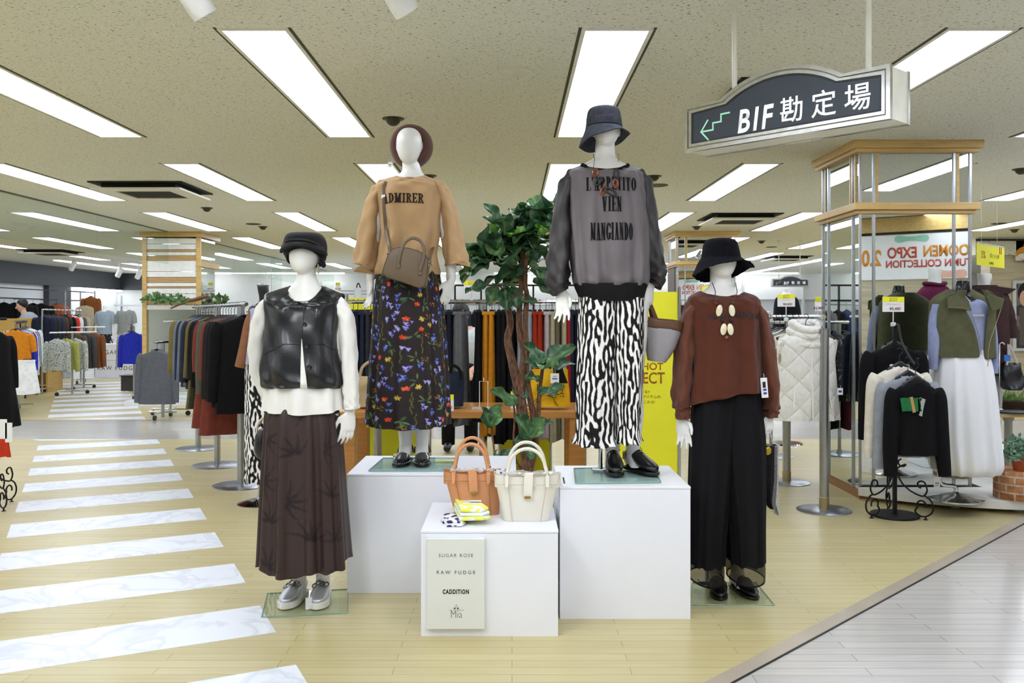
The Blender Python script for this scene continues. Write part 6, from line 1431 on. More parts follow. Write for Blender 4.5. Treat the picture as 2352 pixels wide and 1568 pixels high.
MB().lathe([(.17, .001), (.17, .01), (.10, .03), (.03, .045), (.02, .08), (.016, .45), (.01, .45)], (P(598, 0, YD).x, YD, 0), 36).build('stand', CHROME, df)
# grey shirt on a two-castor stand
YG = 12.4; gx = P(374, 0, YG).x
rack('short chrome stand on castors holding a grey shirt before the slatted pillar', (gx-.02, YG-.25), (gx+.02, YG+.3), 1.06, [(gx, YG)], base=.24, foot='caster', name='garment_stand')
top('shirt', 'plain grey button shirt hanging before the slatted pillar', 'shirt', None, (gx, YG-.2, 1.06), .05, .44, .84, .12, fab('shirt_grey', (98,100,106)), .62, 1.12, collar=fab('shirt_collar', (112,114,120)))
# branch with vine across the slatted pillar
vb = thing('vine_branch', P(400, 690, 14.25), 'dry branch wound with green vine across the slatted pillar', 'branch')
BR2 = M('dry_branch', (120,96,70), .9, bump=.5)
m = MB().tube([P(322, 688, 14.3), P(360, 686, 14.25), P(420, 691, 14.22), P(452, 688, 14.25), P(478, 680, 14.22)], [.016, .024, .022, .024, .02], 8, smooth=5).tube([P(392, 708, 14.2), P(430, 692, 14.16), P(478, 678, 14.2)], [.014, .02, .022], 8, smooth=4); m.build('branch', BR2, vb)
def leafy(par, pts, n, size, cols, name='vine_leaf', seed=1, spread=.06):
    rr = random.Random(seed); m = MB()
    for i in range(n):
        p = Vector(rr.choice(pts)).lerp(Vector(rr.choice(pts)), rr.random()*.35)+Vector((rr.uniform(-1, 1), rr.uniform(-.6, .6), rr.uniform(-1, .8)))*spread
        a = rr.uniform(0, 6.28); d = Vector((math.cos(a), rr.uniform(-.8, .2), math.sin(a)*.7)).normalized(); s_ = d.cross(Vector((0, -1, .4))).normalized(); L = size*rr.uniform(.7, 1.2)
        u = d.cross(s_)*.12*L
        m.add([p, p+d*L*.4+s_*L*.32+u, p+d*L, p+d*L*.4-s_*L*.32+u, p+d*L*.45-u], [(0, 1, 4), (1, 2, 4), (2, 3, 4), (3, 0, 4)])
    return m.build(name, cols, par, auto=0)
leafy(vb, [P(x, 686, 14.18) for x in range(335, 440, 12)], 120, .09, M('vine_green', (88,124,70), .6, var=.3, scale=20), name='foliage', seed=4)
# flower shelf right of that pillar
fs = thing('flower_pot', P(497, 697, 15), 'white flowers and green leaves on a shelf beside the slatted pillar', 'flowers')
MB().box2((P(470, 0, 15).x, 14.9, P(0, 697, 15).z-.02), (P(520, 0, 15).x, 15.2, P(0, 697, 15).z)).build('shelf', PINE, fs, smooth=False)
m = MB()
for i in range(16): m.ball(P(R.uniform(474, 508), R.uniform(680, 693), 15)+Vector((0, R.uniform(-.08, .08), 0)), R.uniform(.025, .045), 7, 5)
m.build('blossom', M('blossom', (236,234,220), .7), fs); leafy(fs, [P(x, 686, 14.95) for x in (495, 505, 514)], 40, .11, M('vine_green'), name='foliage', seed=9)
# ================= right: vest rack, scroll stand, dress form on a round platform =================
p0, p1 = P(1893, 727, 6.50), (2.36, 8.05)
vr = rack('steel clothes rack of padded vests beside the mirrored pillar', p0[:2], p1, 1.415, [(2.28, 6.52), (2.345, 7.62)], pr=.0, base=.195, name='clothes_rack')
for o in [c for c in vr.children if c.name.startswith('post')]: bpy.data.objects.remove(o)
for x, y, zt in ((2.28, 6.52, 1.33), (2.345, 7.62, 1.31)):
    MB().tube([(x, y, .012), (x, y, zt), (x, y, zt), (x, y, zt-.02)], [.034, .034, .027, .027], 24).build('post', STEEL, vr)
    MB().tube([(x, y, .03), (x, y, 1.40)], .010, 12).build('inner_post', CHROME, vr); MB().lathe([(.036, .015), (.036, .10), (.034, .102)], (x, y, 0), 24).build('collar', M('old_brass', (176,160,120), .4, .8), vr)
MB().box((p0.x-.05, 6.7, 1.40), (.16, .012, .012)).build('cross_bar', CHROME, vr, smooth=False)
def quilt():
    t = NT('white_quilt'); co = t.coord(); t.b.inputs['Base Color'].default_value = (*lin((236,234,226)), 1); t.b.inputs['Roughness'].default_value = .5
    mp = t.n('Mapping', Vector=co); mp.inputs['Rotation'].default_value = (0, PI/4, 0); mp.inputs['Scale'].default_value = (15, 0, 15); s = t.n('SeparateXYZ', Vector=mp.outputs[0])
    a = t.math('ABSOLUTE', t.math('SINE', t.math('MULTIPLY', s.outputs[0], PI/2).outputs[0]).outputs[0]); b = t.math('ABSOLUTE', t.math('SINE', t.math('MULTIPLY', s.outputs[2], PI/2).outputs[0]).outputs[0])
    h = t.math('POWER', t.math('MULTIPLY', a.outputs[0], b.outputs[0]).outputs[0], .35); nz = t.n('TexNoise', Vector=co, Scale=40.0); h2 = t.math('ADD', h.outputs[0], t.math('MULTIPLY', nz.outputs[0], .35).outputs[0])
    t.set(t.b, 'Normal', t.n('Bump', Height=h2.outputs[0], Strength=.8, Distance=.012)); t.set(t.b, 'Base_Color', t.ramp(nz.outputs[0], [(.3, lin((228,226,218))), (.7, lin((240,238,232)))])); return t.m
QUILT = quilt()
def letterprint(n, base, ink):
    t = NT(n); co = t.coord(); nz = t.n('TexNoise', Vector=co, Scale=11.0, Detail=2.0, Distortion=2.0); t.set(t.b, 'Base_Color', t.ramp(nz.outputs[0], [(.60, lin(base)), (.63, lin(ink))])); t.b.inputs['Roughness'].default_value = .9
    t.set(t.b, 'Normal', t.n('Bump', Height=t.n('TexNoise', Vector=co, Scale=220.0).outputs[0], Strength=.3, Distance=.003)); return t.m
G1 = letterprint('grey_letter_knit', (128,132,138), (62,64,70)); C1 = letterprint('cream_letter_knit', (214,206,186), (50,48,46)); D1 = letterprint('dark_letter_knit', (84,88,96), (30,32,36))
SWIRL = letterprint('black_swirl', (34,34,36), (120,118,116))
v0 = top('vest', 'white quilted padded vest at the end of the vest rack', 'vest', 'vests on the rack by the pillar', (p0.x-.10, 6.60, 1.415), .10, .44, .76, .20, QUILT, 0, 1.16)
col = MB()
for k_, (r_, z_) in enumerate(((.10, -.05), (.115, -.10), (.135, -.16))): col.tube([(r_*1.0*math.cos(t), .06*math.sin(t)*1.3, z_-.05*max(0, -math.sin(t))) for t in [2*PI*i/24 for i in range(25)]], .034, 10)
col.build('padded_collar', QUILT, v0, world=False)
MB().tube([(.0, -.155+.03*i/10 if False else -.100-.022*i/8, -.22-.52*i/8) for i in range(9)], .006, 6).build('front_zip', M('zip_white', (244,244,240), .4), v0, world=False)
for sg in (-1, 1):
    MB().tube([(sg*.13, -.098, -.52), (sg*.135, -.108, -.60), (sg*.145, -.115, -.66)], .006, 6).build('pocket_zip', M('zip_white'), v0, world=False)
    ring = [(sg*(.20+.012*math.cos(t)), .015+.055*math.sin(t)-.02, -.30+.125*math.cos(t+PI/2)) for t in [2*PI*i/24 for i in range(25)]]; MB().tube(ring, .012, 8).build('arm_edge', QUILT, v0, world=False)
MB().lathe([(.048, 0), (.02, .001), (.001, .0015)], (-.216, -.0, -.30), 20, axis='X').build('lining', M('gold_lining', (176,146,88), .4), v0, world=False, smooth=False)
hang_tag(v0, Vector((p0.x+.105, 6.47, .92)), .04, .05, [(0, .5, .6, .3, BLUEINK)], cord=.02)
for i, (f, m_, lab, L) in enumerate(((.16, C1, 'cream lettered knit vest hanging behind the white quilted vest', .74), (.27, G1, 'grey lettered knit vest behind the cream one', .76), (.38, C1, 'cream lettered knit vest between two grey ones', .72), (.48, G1, 'grey lettered knit vest further down the vest rack', .74), (.60, D1, 'dark grey lettered vest further down the vest rack', .74), (.72, D1, 'dark grey lettered vest last but two on the vest rack', .72), (.86, DGR, 'charcoal plain vest last but one on the vest rack', .7), (.96, NAVY, 'navy plain vest last on the vest rack', .7))):
    top('vest', lab, 'vest', 'vests on the rack by the pillar', (p0.x-.10+(p1[0]-p0.x)*f-.05*f, 6.6+(p1[1]-6.6)*f, 1.415), .22+R.uniform(-.08, .08), .46, L, .11, m_, 0, 1.08, seed=40+i)
# second rack further behind: black swirl tops, burgundy skirts
rack('chrome rack of black patterned tops behind the vest rack', (1.95, 9.2), (2.75, 9.0), 1.36, [(2.05, 9.18), (2.62, 9.03)], pr=.018, base=.22)
for i in range(6):
    top('blouse', 'black swirl patterned top, %s hanging behind the vest rack' % ordn(i), 'top', 'black patterned tops', (2.0+.12*i, 9.19-.025*i, 1.36), 1.2, .42, .80, .10, SWIRL, .5, 1.1, seed=60+i)
BURG = fab('burgundy_cloth', (72,30,44))
for i in range(5): bottom('skirt', '%s skirt, %s under the black patterned tops' % ('burgundy' if i % 2 == 0 else 'black', ordn(i)), 'skirt', 'skirts under the patterned tops', (2.02+.15*i, 9.30, 1.22), 1.3, .34, .95, .10, BURG if i % 2 == 0 else BLKF, 1.3, seed=70+i)
dz_ = thing('dress_form', (P(1806,0,9.9).x, 9.9, 0), 'distant dress form in black jacket behind the price card reading 4,800', 'mannequin')
mb = MB(); loftpx(mb, [(664, 1798, 1813, .05, 0), (674, 1797, 1814, .05, 0), (684, 1786, 1826, .08, 0), (700, 1782, 1830, .1, 0), (760, 1786, 1828, .1, 0)], 9.9); mb.build('body', SKIN, dz_)
cloth('jacket', [(676, 1796, 1817, .06), (682, 1786, 1826, .09), (690, 1781, 1832, .12), (720, 1778, 1838, .14), (790, 1776, 1842, .15)], 9.9, BLKF, dz_, n=40, cap0=True, cap1=True)
MB().tube([(P(1806,0,9.9).x, 9.9, 1.15), (P(1806,0,9.9).x, 9.9, .01)], .015, 10).lathe([(.18, .001), (.17, .02)], (P(1806,0,9.9).x, 9.9, 0), 30).build('stand', CHROME, dz_)
card('hanging price card reading 4,800 above the vest rack', P(1806, 704, 6.9), .135, .094, '¥4,800', extra=(('コーデベスト', .52),), stand=.10, foot='clip')
card('tall narrow price card beside the edge of the mirrored pillar', P(1879, 714, 7.0), .05, .11, '¥2,980', stand=.05)
# platform
ang = [math.radians(a) for a in range(-138, 128, 7)]
pts = [Vector((3.9+1.65*math.cos(a), 8.0+1.65*math.sin(a), 0)) for a in ang]
pts = [p for p in pts if not (p.x < 3.63 and p.y > 6.9)]
pts = [p for p in pts]+[Vector((3.64, 9.6, 0)), Vector((3.64, 6.9, 0)), Vector((2.74, 6.9, 0))]
pf = thing('round_platform', (3.9, 7.2, 0), 'low round white platform in front of the mirrored pillar', 'platform')
WW = M('white_ash', (232,231,224), .5, var=.05, scale=9, stretch=(1,1,.1))
MB().prism([(p.x, p.y, .035) for p in pts], (0, 0, .065)).build('deck', WW, pf, bevel=.004, auto=30)
for a in range(-130, -20, 16): MB().tube([(3.9+1.52*math.cos(math.radians(a)), 8+1.52*math.sin(math.radians(a)), .001), (3.9+1.52*math.cos(math.radians(a)), 8+1.52*math.sin(math.radians(a)), .035)], .03, 14).build('caster', M('pale_grey'), pf)
ZP = .10
# dress form with olive vest, lilac tee, white skirt
YO = 6.42
do = thing('dress_form', (P(2195,0,YO).x, YO, ZP), 'black-necked dress form in olive zip vest, lilac tee and white balloon skirt', 'mannequin')
mb = MB(); loftpx(mb, [(644, 2199, 2224, .04, 0), (646, 2198, 2225, .042, 0), (660, 2194, 2226, .048, 0), (678, 2190, 2230, .052, 0), (690, 2182, 2242, .07, 0), (705, 2170, 2262, .09, 0), (800, 2172, 2262, .1, 0), (880, 2170, 2262, .1, 0)], YO); mb.build('body', M('gloss_black', (16,16,18), .15), do)
MB().tube([px3(YO, 2211+12.5*math.cos(t), 644.5+2.5*math.sin(t)*0, .040*math.sin(t)) for t in [2*PI*i/24 for i in range(25)]], .0022, 6).build('neck_rim', CHROME, do)
LIL = fab('periwinkle_cloth', (146,154,186)); OLV = fab('olive_sweat', (92,93,68))
cloth('tee', [(686, 2184, 2244, .075, 6), (698, 2164, 2262, .10, 3), (740, 2160, 2266, .125), (815, 2158, 2268, .135)], YO, LIL, do, n=64, cap0=True)
sleeve('sleeve', [(2155, 700, 0, 10, .06), (2146, 740, 0, 11, .06), (2143, 780, -.02, 11, .06), (2139, 830, -.03, 9, .05), (2137, 848, -.03, 8, .045)], YO, LIL, do, n=24, wr=.002)
sleeve('sleeve', [(2270, 700, 0, 9, .06), (2276, 760, 0, 9, .06), (2279, 810, -.01, 9, .06), (2277, 856, -.02, 8.5, .05)], YO, LIL, do, n=24, wr=.002)
def panel(rows, Yc, bulge, mat, par, name, n=14, th=.006):
    """half of an open garment front, from (py, x edge, x side): curved away from the wearer"""
    rs = []
    for py, a, b, dy in crom(rows, 5): rs.append([px3(Yc, a+(b-a)*i/n, py, dy-bulge*math.sqrt(max(0, 1-((a+(b-a)*i/n-2209)/74)**2))+.004*math.sin(py*.05+i*.5)) for i in range(n+1)])
    return MB().rings(rs, False, False, closed=False).build(name, mat, par, solid=th)
panel([(668, 2192, 2178, -.03), (688, 2190, 2150, -.01), (712, 2194, 2143, 0), (750, 2212, 2142, 0), (790, 2223, 2141, 0), (813, 2225, 2140, 0), (819, 2222, 2143, 0)], YO, .150, OLV, do, 'vest_front')
panel([(668, 2226, 2240, -.03), (684, 2238, 2276, -.01), (712, 2248, 2275, 0), (750, 2243, 2274, 0), (790, 2239, 2278, 0), (818, 2238, 2276, 0), (822, 2240, 2274, 0)], YO, .150, OLV, do, 'vest_front')
cloth('vest_back', [(664, 2186, 2236, .09, 0, 0, .05), (684, 2152, 2270, .11, 0, 0, .05), (712, 2144, 2276, .125, 0, 0, .05), (815, 2141, 2277, .135, 0, 0, .05)], YO+.03, OLV, do, n=48)
MB().prism([px3(YO, 2150, 684, -.17), px3(YO, 2186, 670, -.15), px3(YO, 2198, 690, -.165), px3(YO, 2204, 714, -.175), px3(YO, 2150, 708, -.175)], (0, .012, .0)).build('lapel', OLV, do, bevel=.004); MB().prism([px3(YO, 2236, 672, -.15), px3(YO, 2278, 687, -.17), px3(YO, 2272, 708, -.175), px3(YO, 2252, 716, -.165)], (0, .012, 0)).build('lapel', OLV, do, bevel=.004)
ZIP = M('brass_zip', (172,160,120), .35, .9)
MB().tube([px3(YO, a, b, -.175) for a, b in ((2150, 706), (2180, 707), (2198, 713), (2210, 740), (2220, 775), (2225, 812))], .0022, 6, smooth=4).build('zip', ZIP, do); MB().tube([px3(YO, a, b, -.18) for a, b in ((2268, 709), (2256, 745), (2244, 780), (2239, 812), (2239, 822), (2238, 838))], .0022, 6, smooth=4).build('zip', ZIP, do)
for s_, px, py in (('------', 2225, 724),): MB().box(px3(YO, 2224, 724, -.138), (.085, .002, .013)).build('chest_print', M('pale_print', (188,180,176), .8), do, smooth=False)
cloth('skirt', [(800, 2156, 2266, .13), (816, 2152, 2267, .14), (850, 2147, 2272, .17), (920, 2140, 2280, .20), (1000, 2138, 2285, .22), (1060, 2143, 2290, .225), (1080, 2150, 2286, .20), (1086, 2160, 2278, .17), (1080, 2175, 2260, .12)], YO, M('white_voile', (236,237,238), .85, var=.01), do, n=160, folds=(12, .003, .016, .9), cap0=True)
c = P(2196, 0, YO); MB().lathe([(.185, ZP+.001), (.185, ZP+.012), (.10, ZP+.035), (.03, ZP+.05), (.014, ZP+.06), (.014, ZP+.085)], (c.x, YO, 0), 40).tube([(c.x, YO, ZP+.08), (c.x-.02, YO, ZP+.10), (c.x-.09, YO, ZP+.11), (c.x-.12, YO, ZP+.16), (c.x-.12, YO, ZP+.45)], .014, 12, smooth=4).build('stand', CHROME, do)
hang_tag(do, px3(YO, 2149, 1085, -.02), .045, .07, [(0, .6, .6, .1, GREYINK), (0, .8, .6, .05, GREYINK)], cord=.03)
# dark brown coat mannequin behind
YC = 7.6
dc = thing('mannequin', (P(2285,0,YC).x, YC, ZP), 'white mannequin in dark brown coat partly hidden behind the olive vest', 'mannequin')
mb = MB(); loftpx(mb, [(628, 2245, 2276, .05, 0), (640, 2247, 2277, .055, 0), (655, 2248, 2272, .055, 0), (668, 2240, 2285, .07, 0), (690, 2225, 2305, .09, 0), (780, 2230, 2300, .1, 0), (900, 2232, 2300, .11, 0), (1080, 2250, 2290, .07, 0)], YC)
mb.tube([px3(YC, 2300, 690), px3(YC, 2296, 780, -.05), px3(YC, 2294, 840, -.06)], [.05, .042, .03], 14); hand(mb, px3(YC, 2293, 838, -.06), (-.15, -.1, -1), (-1, -.3, 0), 1, .3); 
mb.tube([px3(YC, 2270, 1040), px3(YC, 2270, 1092)], .05, 12); body_o = mb.build('body', SKIN, dc); md = body_o.modifiers.new('Remesh', 'REMESH'); md.mode = 'VOXEL'; md.voxel_size = .006; md.use_smooth_shade = True
DBC = fab('dark_brown_wool', (66,48,46))
cloth('coat', [(655, 2232, 2285, .10), (664, 2226, 2292, .12), (680, 2214, 2308, .14), (720, 2210, 2312, .16), (800, 2212, 2310, .17), (860, 2214, 2304, .17)], YC, DBC, dc, n=60, wr=.006, cap0=True, cap1=True)
sleeve('sleeve', [(2296, 676, 0, 14, .09), (2306, 710, 0, 16, .10), (2312, 750, -.02, 16, .10), (2312, 776, -.03, 14, .09)], YC, DBC, dc, n=28, wr=.004, cap=True)
MB().lathe([(.18, ZP+.001), (.18, ZP+.012), (.02, ZP+.03)], (P(2260,0,YC).x, YC, 0), 32).build('stand', CHROME, dc)
MB().prism([px3(YC, 2230, 664, -.10), px3(YC, 2262, 656, -.12), px3(YC, 2296, 662, -.13), px3(YC, 2322, 664, -.10), px3(YC, 2300, 676, -.13), px3(YC, 2250, 676, -.13)], (0, .10, .01)).build('coat_collar', DBC, dc, bevel=.01)
# brick planter with pot plant
YK = 6.48; bx = P(2345, 0, YK).x
bk = thing('brick_planter', (bx, YK, ZP), 'round low brick-faced planter on the white platform', 'planter')
def brickm():
    t = NT('planter_brick'); co = t.coord('Object'); s = t.n('SeparateXYZ', Vector=co); a = t.math('ARCTAN2', s.outputs[1], s.outputs[0]); cb = t.n('CombineXYZ', _0=t.math('MULTIPLY', a.outputs[0], .19).outputs[0], _1=s.outputs[2])
    br = t.n('TexBrick', {'offset': .5}, Vector=cb.outputs[0], Scale=1.0, Color1=(*lin((198,138,94)), 1), Color2=(*lin((180,116,76)), 1), Mortar=(*lin((206,196,182)), 1)); br.inputs['Mortar Size'].default_value = .006; br.inputs['Brick Width'].default_value = .125; br.inputs['Row Height'].default_value = .058
    nz = t.n('TexNoise', Vector=co, Scale=26.0, Detail=5.0); t.set(t.b, 'Base_Color', t.mix(1.0, br.outputs[0], t.ramp(nz.outputs[0], [(.3, (.62,.6,.58)), (.65, (1.1,1.08,1))]).outputs[0], 'MULTIPLY')); t.b.inputs['Roughness'].default_value = .9
    t.set(t.b, 'Normal', t.n('Bump', Height=br.outputs[1], Strength=.6, Distance=-.01)); return t.m
MB().lathe([(.178, .001), (.18, .004), (.18, .205), (.175, .21), (.172, .205)], (0, 0, 0), 48).build('planter_body', brickm(), bk, world=False, auto=50)
MB().lathe([(.17, .19), (.02, .195)], (0, 0, 0), 32).build('sand', M('sand', (206,200,186), .95, bump=1), bk, world=False)
pp = thing('potted_plant', (bx-.02, YK-.03, ZP+.197), 'terracotta pot of variegated small-leaved plant on the brick planter', 'potted plant')
MB().lathe([(.042, .001), (.047, .01), (.062, .09), (.066, .10), (.068, .125), (.062, .125), (.058, .10)], (0, 0, 0), 32).build('pot', M('terracotta', (172,88,48), .7, var=.15), pp, world=False)
MB().lathe([(.058, .105), (.01, .108)], (0, 0, 0), 20).build('soil', M('soil'), pp, world=False)
rr_ = random.Random(5); vs = []
for i in range(26):
    a = rr_.uniform(0, 6.28); e_ = rr_.uniform(-.5, 1.2); 
    for f in (.4, .6, .8, 1): vs.append(Vector((math.cos(a)*math.cos(e_)*.17*f, math.sin(a)*math.cos(e_)*.16*f, .13+math.sin(e_)*.13*f)))
o = leafy(None, vs, 520, .034, M('variegated', (104,140,112), .6, var=.45, scale=60), seed=8, spread=.02, name='foliage'); o.parent = pp
st = MB()
for i in range(0, len(vs), 4): st.tube([(0, 0, .10), vs[i], vs[i+3]], .0018, 5)
st.build('stem', M('stem_green', (96,116,80), .7), pp, world=False)
# side table with bag and plants at the picture's edge
YT = 7.3; t_x = P(2345, 0, YT).x; tz = P(0, 950, YT).z
sT = thing('side_table', (t_x+.2, YT+.3, 0), 'grey-topped birch table with round leg holding a black bag stand', 'table')
MB().box2((P(2278,0,YT).x, YT, tz-.03), (t_x+.7, YT+.7, tz-.008)).build('edge_band', BIRCH, sT, smooth=False, bevel=.004); MB().box2((P(2278,0,YT).x, YT, tz-.008), (t_x+.7, YT+.7, tz)).build('table_top', M('stone_grey', (150,150,148), .5, var=.15), sT, smooth=False)
lx = P(2316,0,YT+.3).x; MB().lathe([(.12, .001), (.12, .015), (.04, .03), (.034, .3), (.032, tz-.1), (.045, tz-.08), (.045, tz-.03)], (lx, YT+.3, 0), 24).build('leg', M('leg_grey', (150,152,140), .5), sT)
bs = thing('bag_stand', (P(2296,0,YT+.12).x, YT+.12, tz), 'chrome bag stand with black foot on the grey-topped table', 'stand')
sx = P(2296,0,YT+.12).x; MB().lathe([(.17, tz+.001), (.17, tz+.012), (.02, tz+.014)], (sx+.08, YT+.14, 0), 32).build('foot', BLACKP, bs); MB().tube([(sx, YT+.12, tz+.01), (sx, YT+.12, P(0, 790, YT).z), (sx+.02, YT+.12, P(0, 787, YT).z), (sx+.04, YT+.12, P(0, 792, YT).z)], .007, 10).build('rod', CHROME, bs); MB().ball((sx, YT+.12, tz+.02), (.03, .03, .014)).build('hub', CHROME, bs)
kb = softbag('black drawstring bag with silver straps hanging on the bag stand', YT+.1, [(832, 2304, 2342), (850, 2301, 2346), (870, 2299, 2350), (890, 2302, 2348), (895, 2310, 2340)], M('black_leather'), M('silver_strap', (178,172,168), .5), [[(2306, 838, -.04), (2312, 812, -.03), (2316, 792, 0), (2319, 812, .03)], [(2330, 834, -.04), (2320, 800, -.02), (2316, 792, 0)]], tz, name='drawstring_bag', dep=.08)
MB().box(P(2313, 822, YT), (.05, .01, .05)).build('blue_packet', M('blue_packet', (52,116,204), .5), kb, smooth=False)
ht = thing('log_planter', (P(2318,0,YT+.35).x, YT+.35, tz), 'small dark log planter with grassy plant on the grey-topped table', 'planter'); MB().box2((P(2292,0,YT+.3).x, YT+.27, tz+.001), (P(2352,0,YT+.3).x, YT+.45, tz+.075)).build('log', M('dark_bark', (60,44,34), .9, var=.3, bump=.8), ht, bevel=.01)
lm = MB()
for i in range(70):
    a = R.uniform(-1.3, 1.3); b = Vector((R.uniform(P(2294,0,YT+.36).x, P(2350,0,YT+.36).x), YT+.36, tz+.07)); d = Vector((math.sin(a), R.uniform(-.5, .5), math.cos(a)*1.0)); L = R.uniform(.08, .16); s_ = Vector((-d.z, 0, d.x)).normalized()*.004
    lm.add([b-s_, b+s_, b+d*L*.6+s_, b+d*L+Vector((0, 0, -.02)), b+d*L*.6-s_], [(0, 1, 2, 4), (4, 2, 3)])
lm.build('grass', M('grass_green', (110,146,70), .6, var=.3, scale=30), ht, auto=0)
# iron scroll stand with three sweaters
def scroll(m, pts, r=.007): m.tube(pts, r, 8, smooth=6)
def spiral(c, r0, turns, a0, sx, sz, rev=1, n=18):
    return [Vector((c[0]+(r0*(1-.72*i/n))*math.cos(a0+rev*turns*2*PI*i/n)*sx[0], c[1]+(r0*(1-.72*i/n))*math.cos(a0+rev*turns*2*PI*i/n)*sx[1], c[2]+(r0*(1-.72*i/n))*math.sin(a0+rev*turns*2*PI*i/n))) for i in range(n+1)]
IRON = M('wrought_iron', (20,20,22), .5, .5)
def scroll_stand(label, x, y, h, name='scroll_stand', disc=True):
    r = thing(name, (x, y, 0), label, 'garment stand')
    if disc: MB().lathe([(.165, .004), (.168, .010), (.165, .018), (.02, .020)], (x, y, 0), 40).build('base_disc', IRON, r)
    MB().box((x, y, h/2+.01), (.026, .026, h)).build('post', IRON, r, smooth=False, bevel=.003)
    for a in (math.radians(200), math.radians(322), math.radians(80)):
        dx, dy = math.cos(a), math.sin(a); V = lambda u, z: Vector((x+dx*u, y+dy*u, z)); m = MB()
        top_ = [V(.016+.0, .33+.055)]; 
        m.tube([V(.050+.026*math.cos(t), .385+.026*math.sin(t)) for t in [PI*1.9-i*.42 for i in range(11)]][::-1]+[V(.018, .345), V(.02, .30), V(.05, .24), V(.11, .19), V(.175, .165), V(.20, .175), V(.215, .21), V(.205, .245)]+[V(.178+.026*math.cos(t), .245+.024*math.sin(t)) for t in [.6+i*.5 for i in range(9)]], .006, 8, smooth=2)
        m.tube([V(.178+.03*math.cos(t), .10+.03*math.sin(t)*1.1) for t in [3.6-i*.5 for i in range(9)]][::-1]+[V(.135, .055), V(.165, .028), V(.205, .025), V(.245, .055), V(.255, .10), V(.235, .145), V(.20, .168)], .006, 8, smooth=2)
        m.tube([V(.205, .002), V(.205, .03)], .006, 8).lathe([(.016, .001), (.016, .006)], (x+dx*.205, y+dy*.205, 0), 14); m.build('scroll_leg', IRON, r)
    return r
sy = 6.34; sx = P(2055, 0, sy).x
ss = scroll_stand('black wrought-iron scroll stand holding three sweatshirts before the mirrored pillar', sx, sy, 1.34)
MB().tube([(sx, sy, 1.33), (sx, sy-.06, 1.36), (sx-.01, sy-.14, 1.24), (sx-.018, sy-.35, 1.10), (sx-.018, sy-.40, 1.14)], .008, 8, smooth=4).build('waterfall_arm', IRON, ss)
BKS = fab('black_sweat', (20,20,22)); IVS = fab('ivory_sweat', (228,221,206)); GYS = fab('grey_melange', (150,156,164))
top('sweatshirt', 'black sweatshirt hanging highest on the iron scroll stand', 'sweatshirt', 'sweatshirts on the iron stand', (sx+.005, sy+.02, P(0, 758, sy).z), -.04, .35, .74, .13, BKS, .58, 1.02, collar=BKS)
top('sweatshirt', 'ivory sweatshirt hanging behind the black patched one on the iron stand', 'sweatshirt', 'sweatshirts on the iron stand', (sx-.022, sy-.13, P(0, 806, sy-.13).z), -.03, .33, .70, .12, IVS, .54, 1.02, collar=IVS)
top('sweatshirt', 'grey sweatshirt between the ivory and the black patched ones on the iron stand', 'sweatshirt', 'sweatshirts on the iron stand', (sx-.012, sy-.24, P(0, 826, sy-.24).z), -.03, .32, .66, .10, GYS, .54, 1.02, collar=GYS)
sf = top('sweatshirt', 'black sweatshirt with green patch lettering at the front of the iron stand', 'sweatshirt', 'sweatshirts on the iron stand', (sx-.018, sy-.37, P(0, 838, sy-.37).z), -.02, .285, .60, .13, BKS, .54, 1.0, collar=BKS)
GRN = M('green_patch', (44,116,70), .8, var=.3, scale=200); fy = sy-.37-.085
gp = lambda px, py: Vector((P(px, 0, fy).x, fy, P(0, py, fy).z))
for poly, mm in (([(2068, 914), (2080, 913), (2083, 944), (2073, 945)], GRN), ([(2079, 914), (2090, 913), (2096, 944), (2084, 944)], GRN), ([(2099, 914), (2111, 913), (2114, 944), (2104, 944)], GRN), ([(2090, 912), (2097, 911), (2104, 946), (2097, 948)], M('gold_lace', (190,150,90), .6, var=.4, scale=200)), ([(2108, 916), (2118, 914), (2112, 929), (2118, 945), (2110, 944)], GRN), ([(2113, 912), (2126, 917), (2121, 938), (2118, 956), (2111, 954), (2116, 936)], None)):
    if mm is None:
        t = NT('stripe_patch'); wv = t.n('TexWave', {'bands_direction': 'Z'}, Vector=t.coord(), Scale=55.0, Distortion=1.5); t.set(t.b, 'Base_Color', t.ramp(wv.outputs[0], [(.48, (.01,.01,.012)), (.52, (.8,.85,.82))])); mm = t.m
    MB().prism([gp(a, b) for a, b in poly], (0, .006, 0)).build('patch_letter', mm, sf, smooth=False)
for o_ in [o for o in bpy.data.objects if o.get('group') == 'sweatshirts on the iron stand']:
    MB().prism([(-.10, .012, -.150), (.10, .012, -.150), (.085, .012, -.118), (.035, .012, -.088), (0, .012, -.066), (-.035, .012, -.088), (-.085, .012, -.118)], (0, -.034, 0)).build('hanger_yoke', HANG, o_, world=False, bevel=.008)
card('price card reading 5,480 clipped above the iron scroll stand', P(2052, 716, sy+.05), .155, .108, '¥5,480', extra=(('デザインカットソー', .50),), stand=.09, foot='clip')
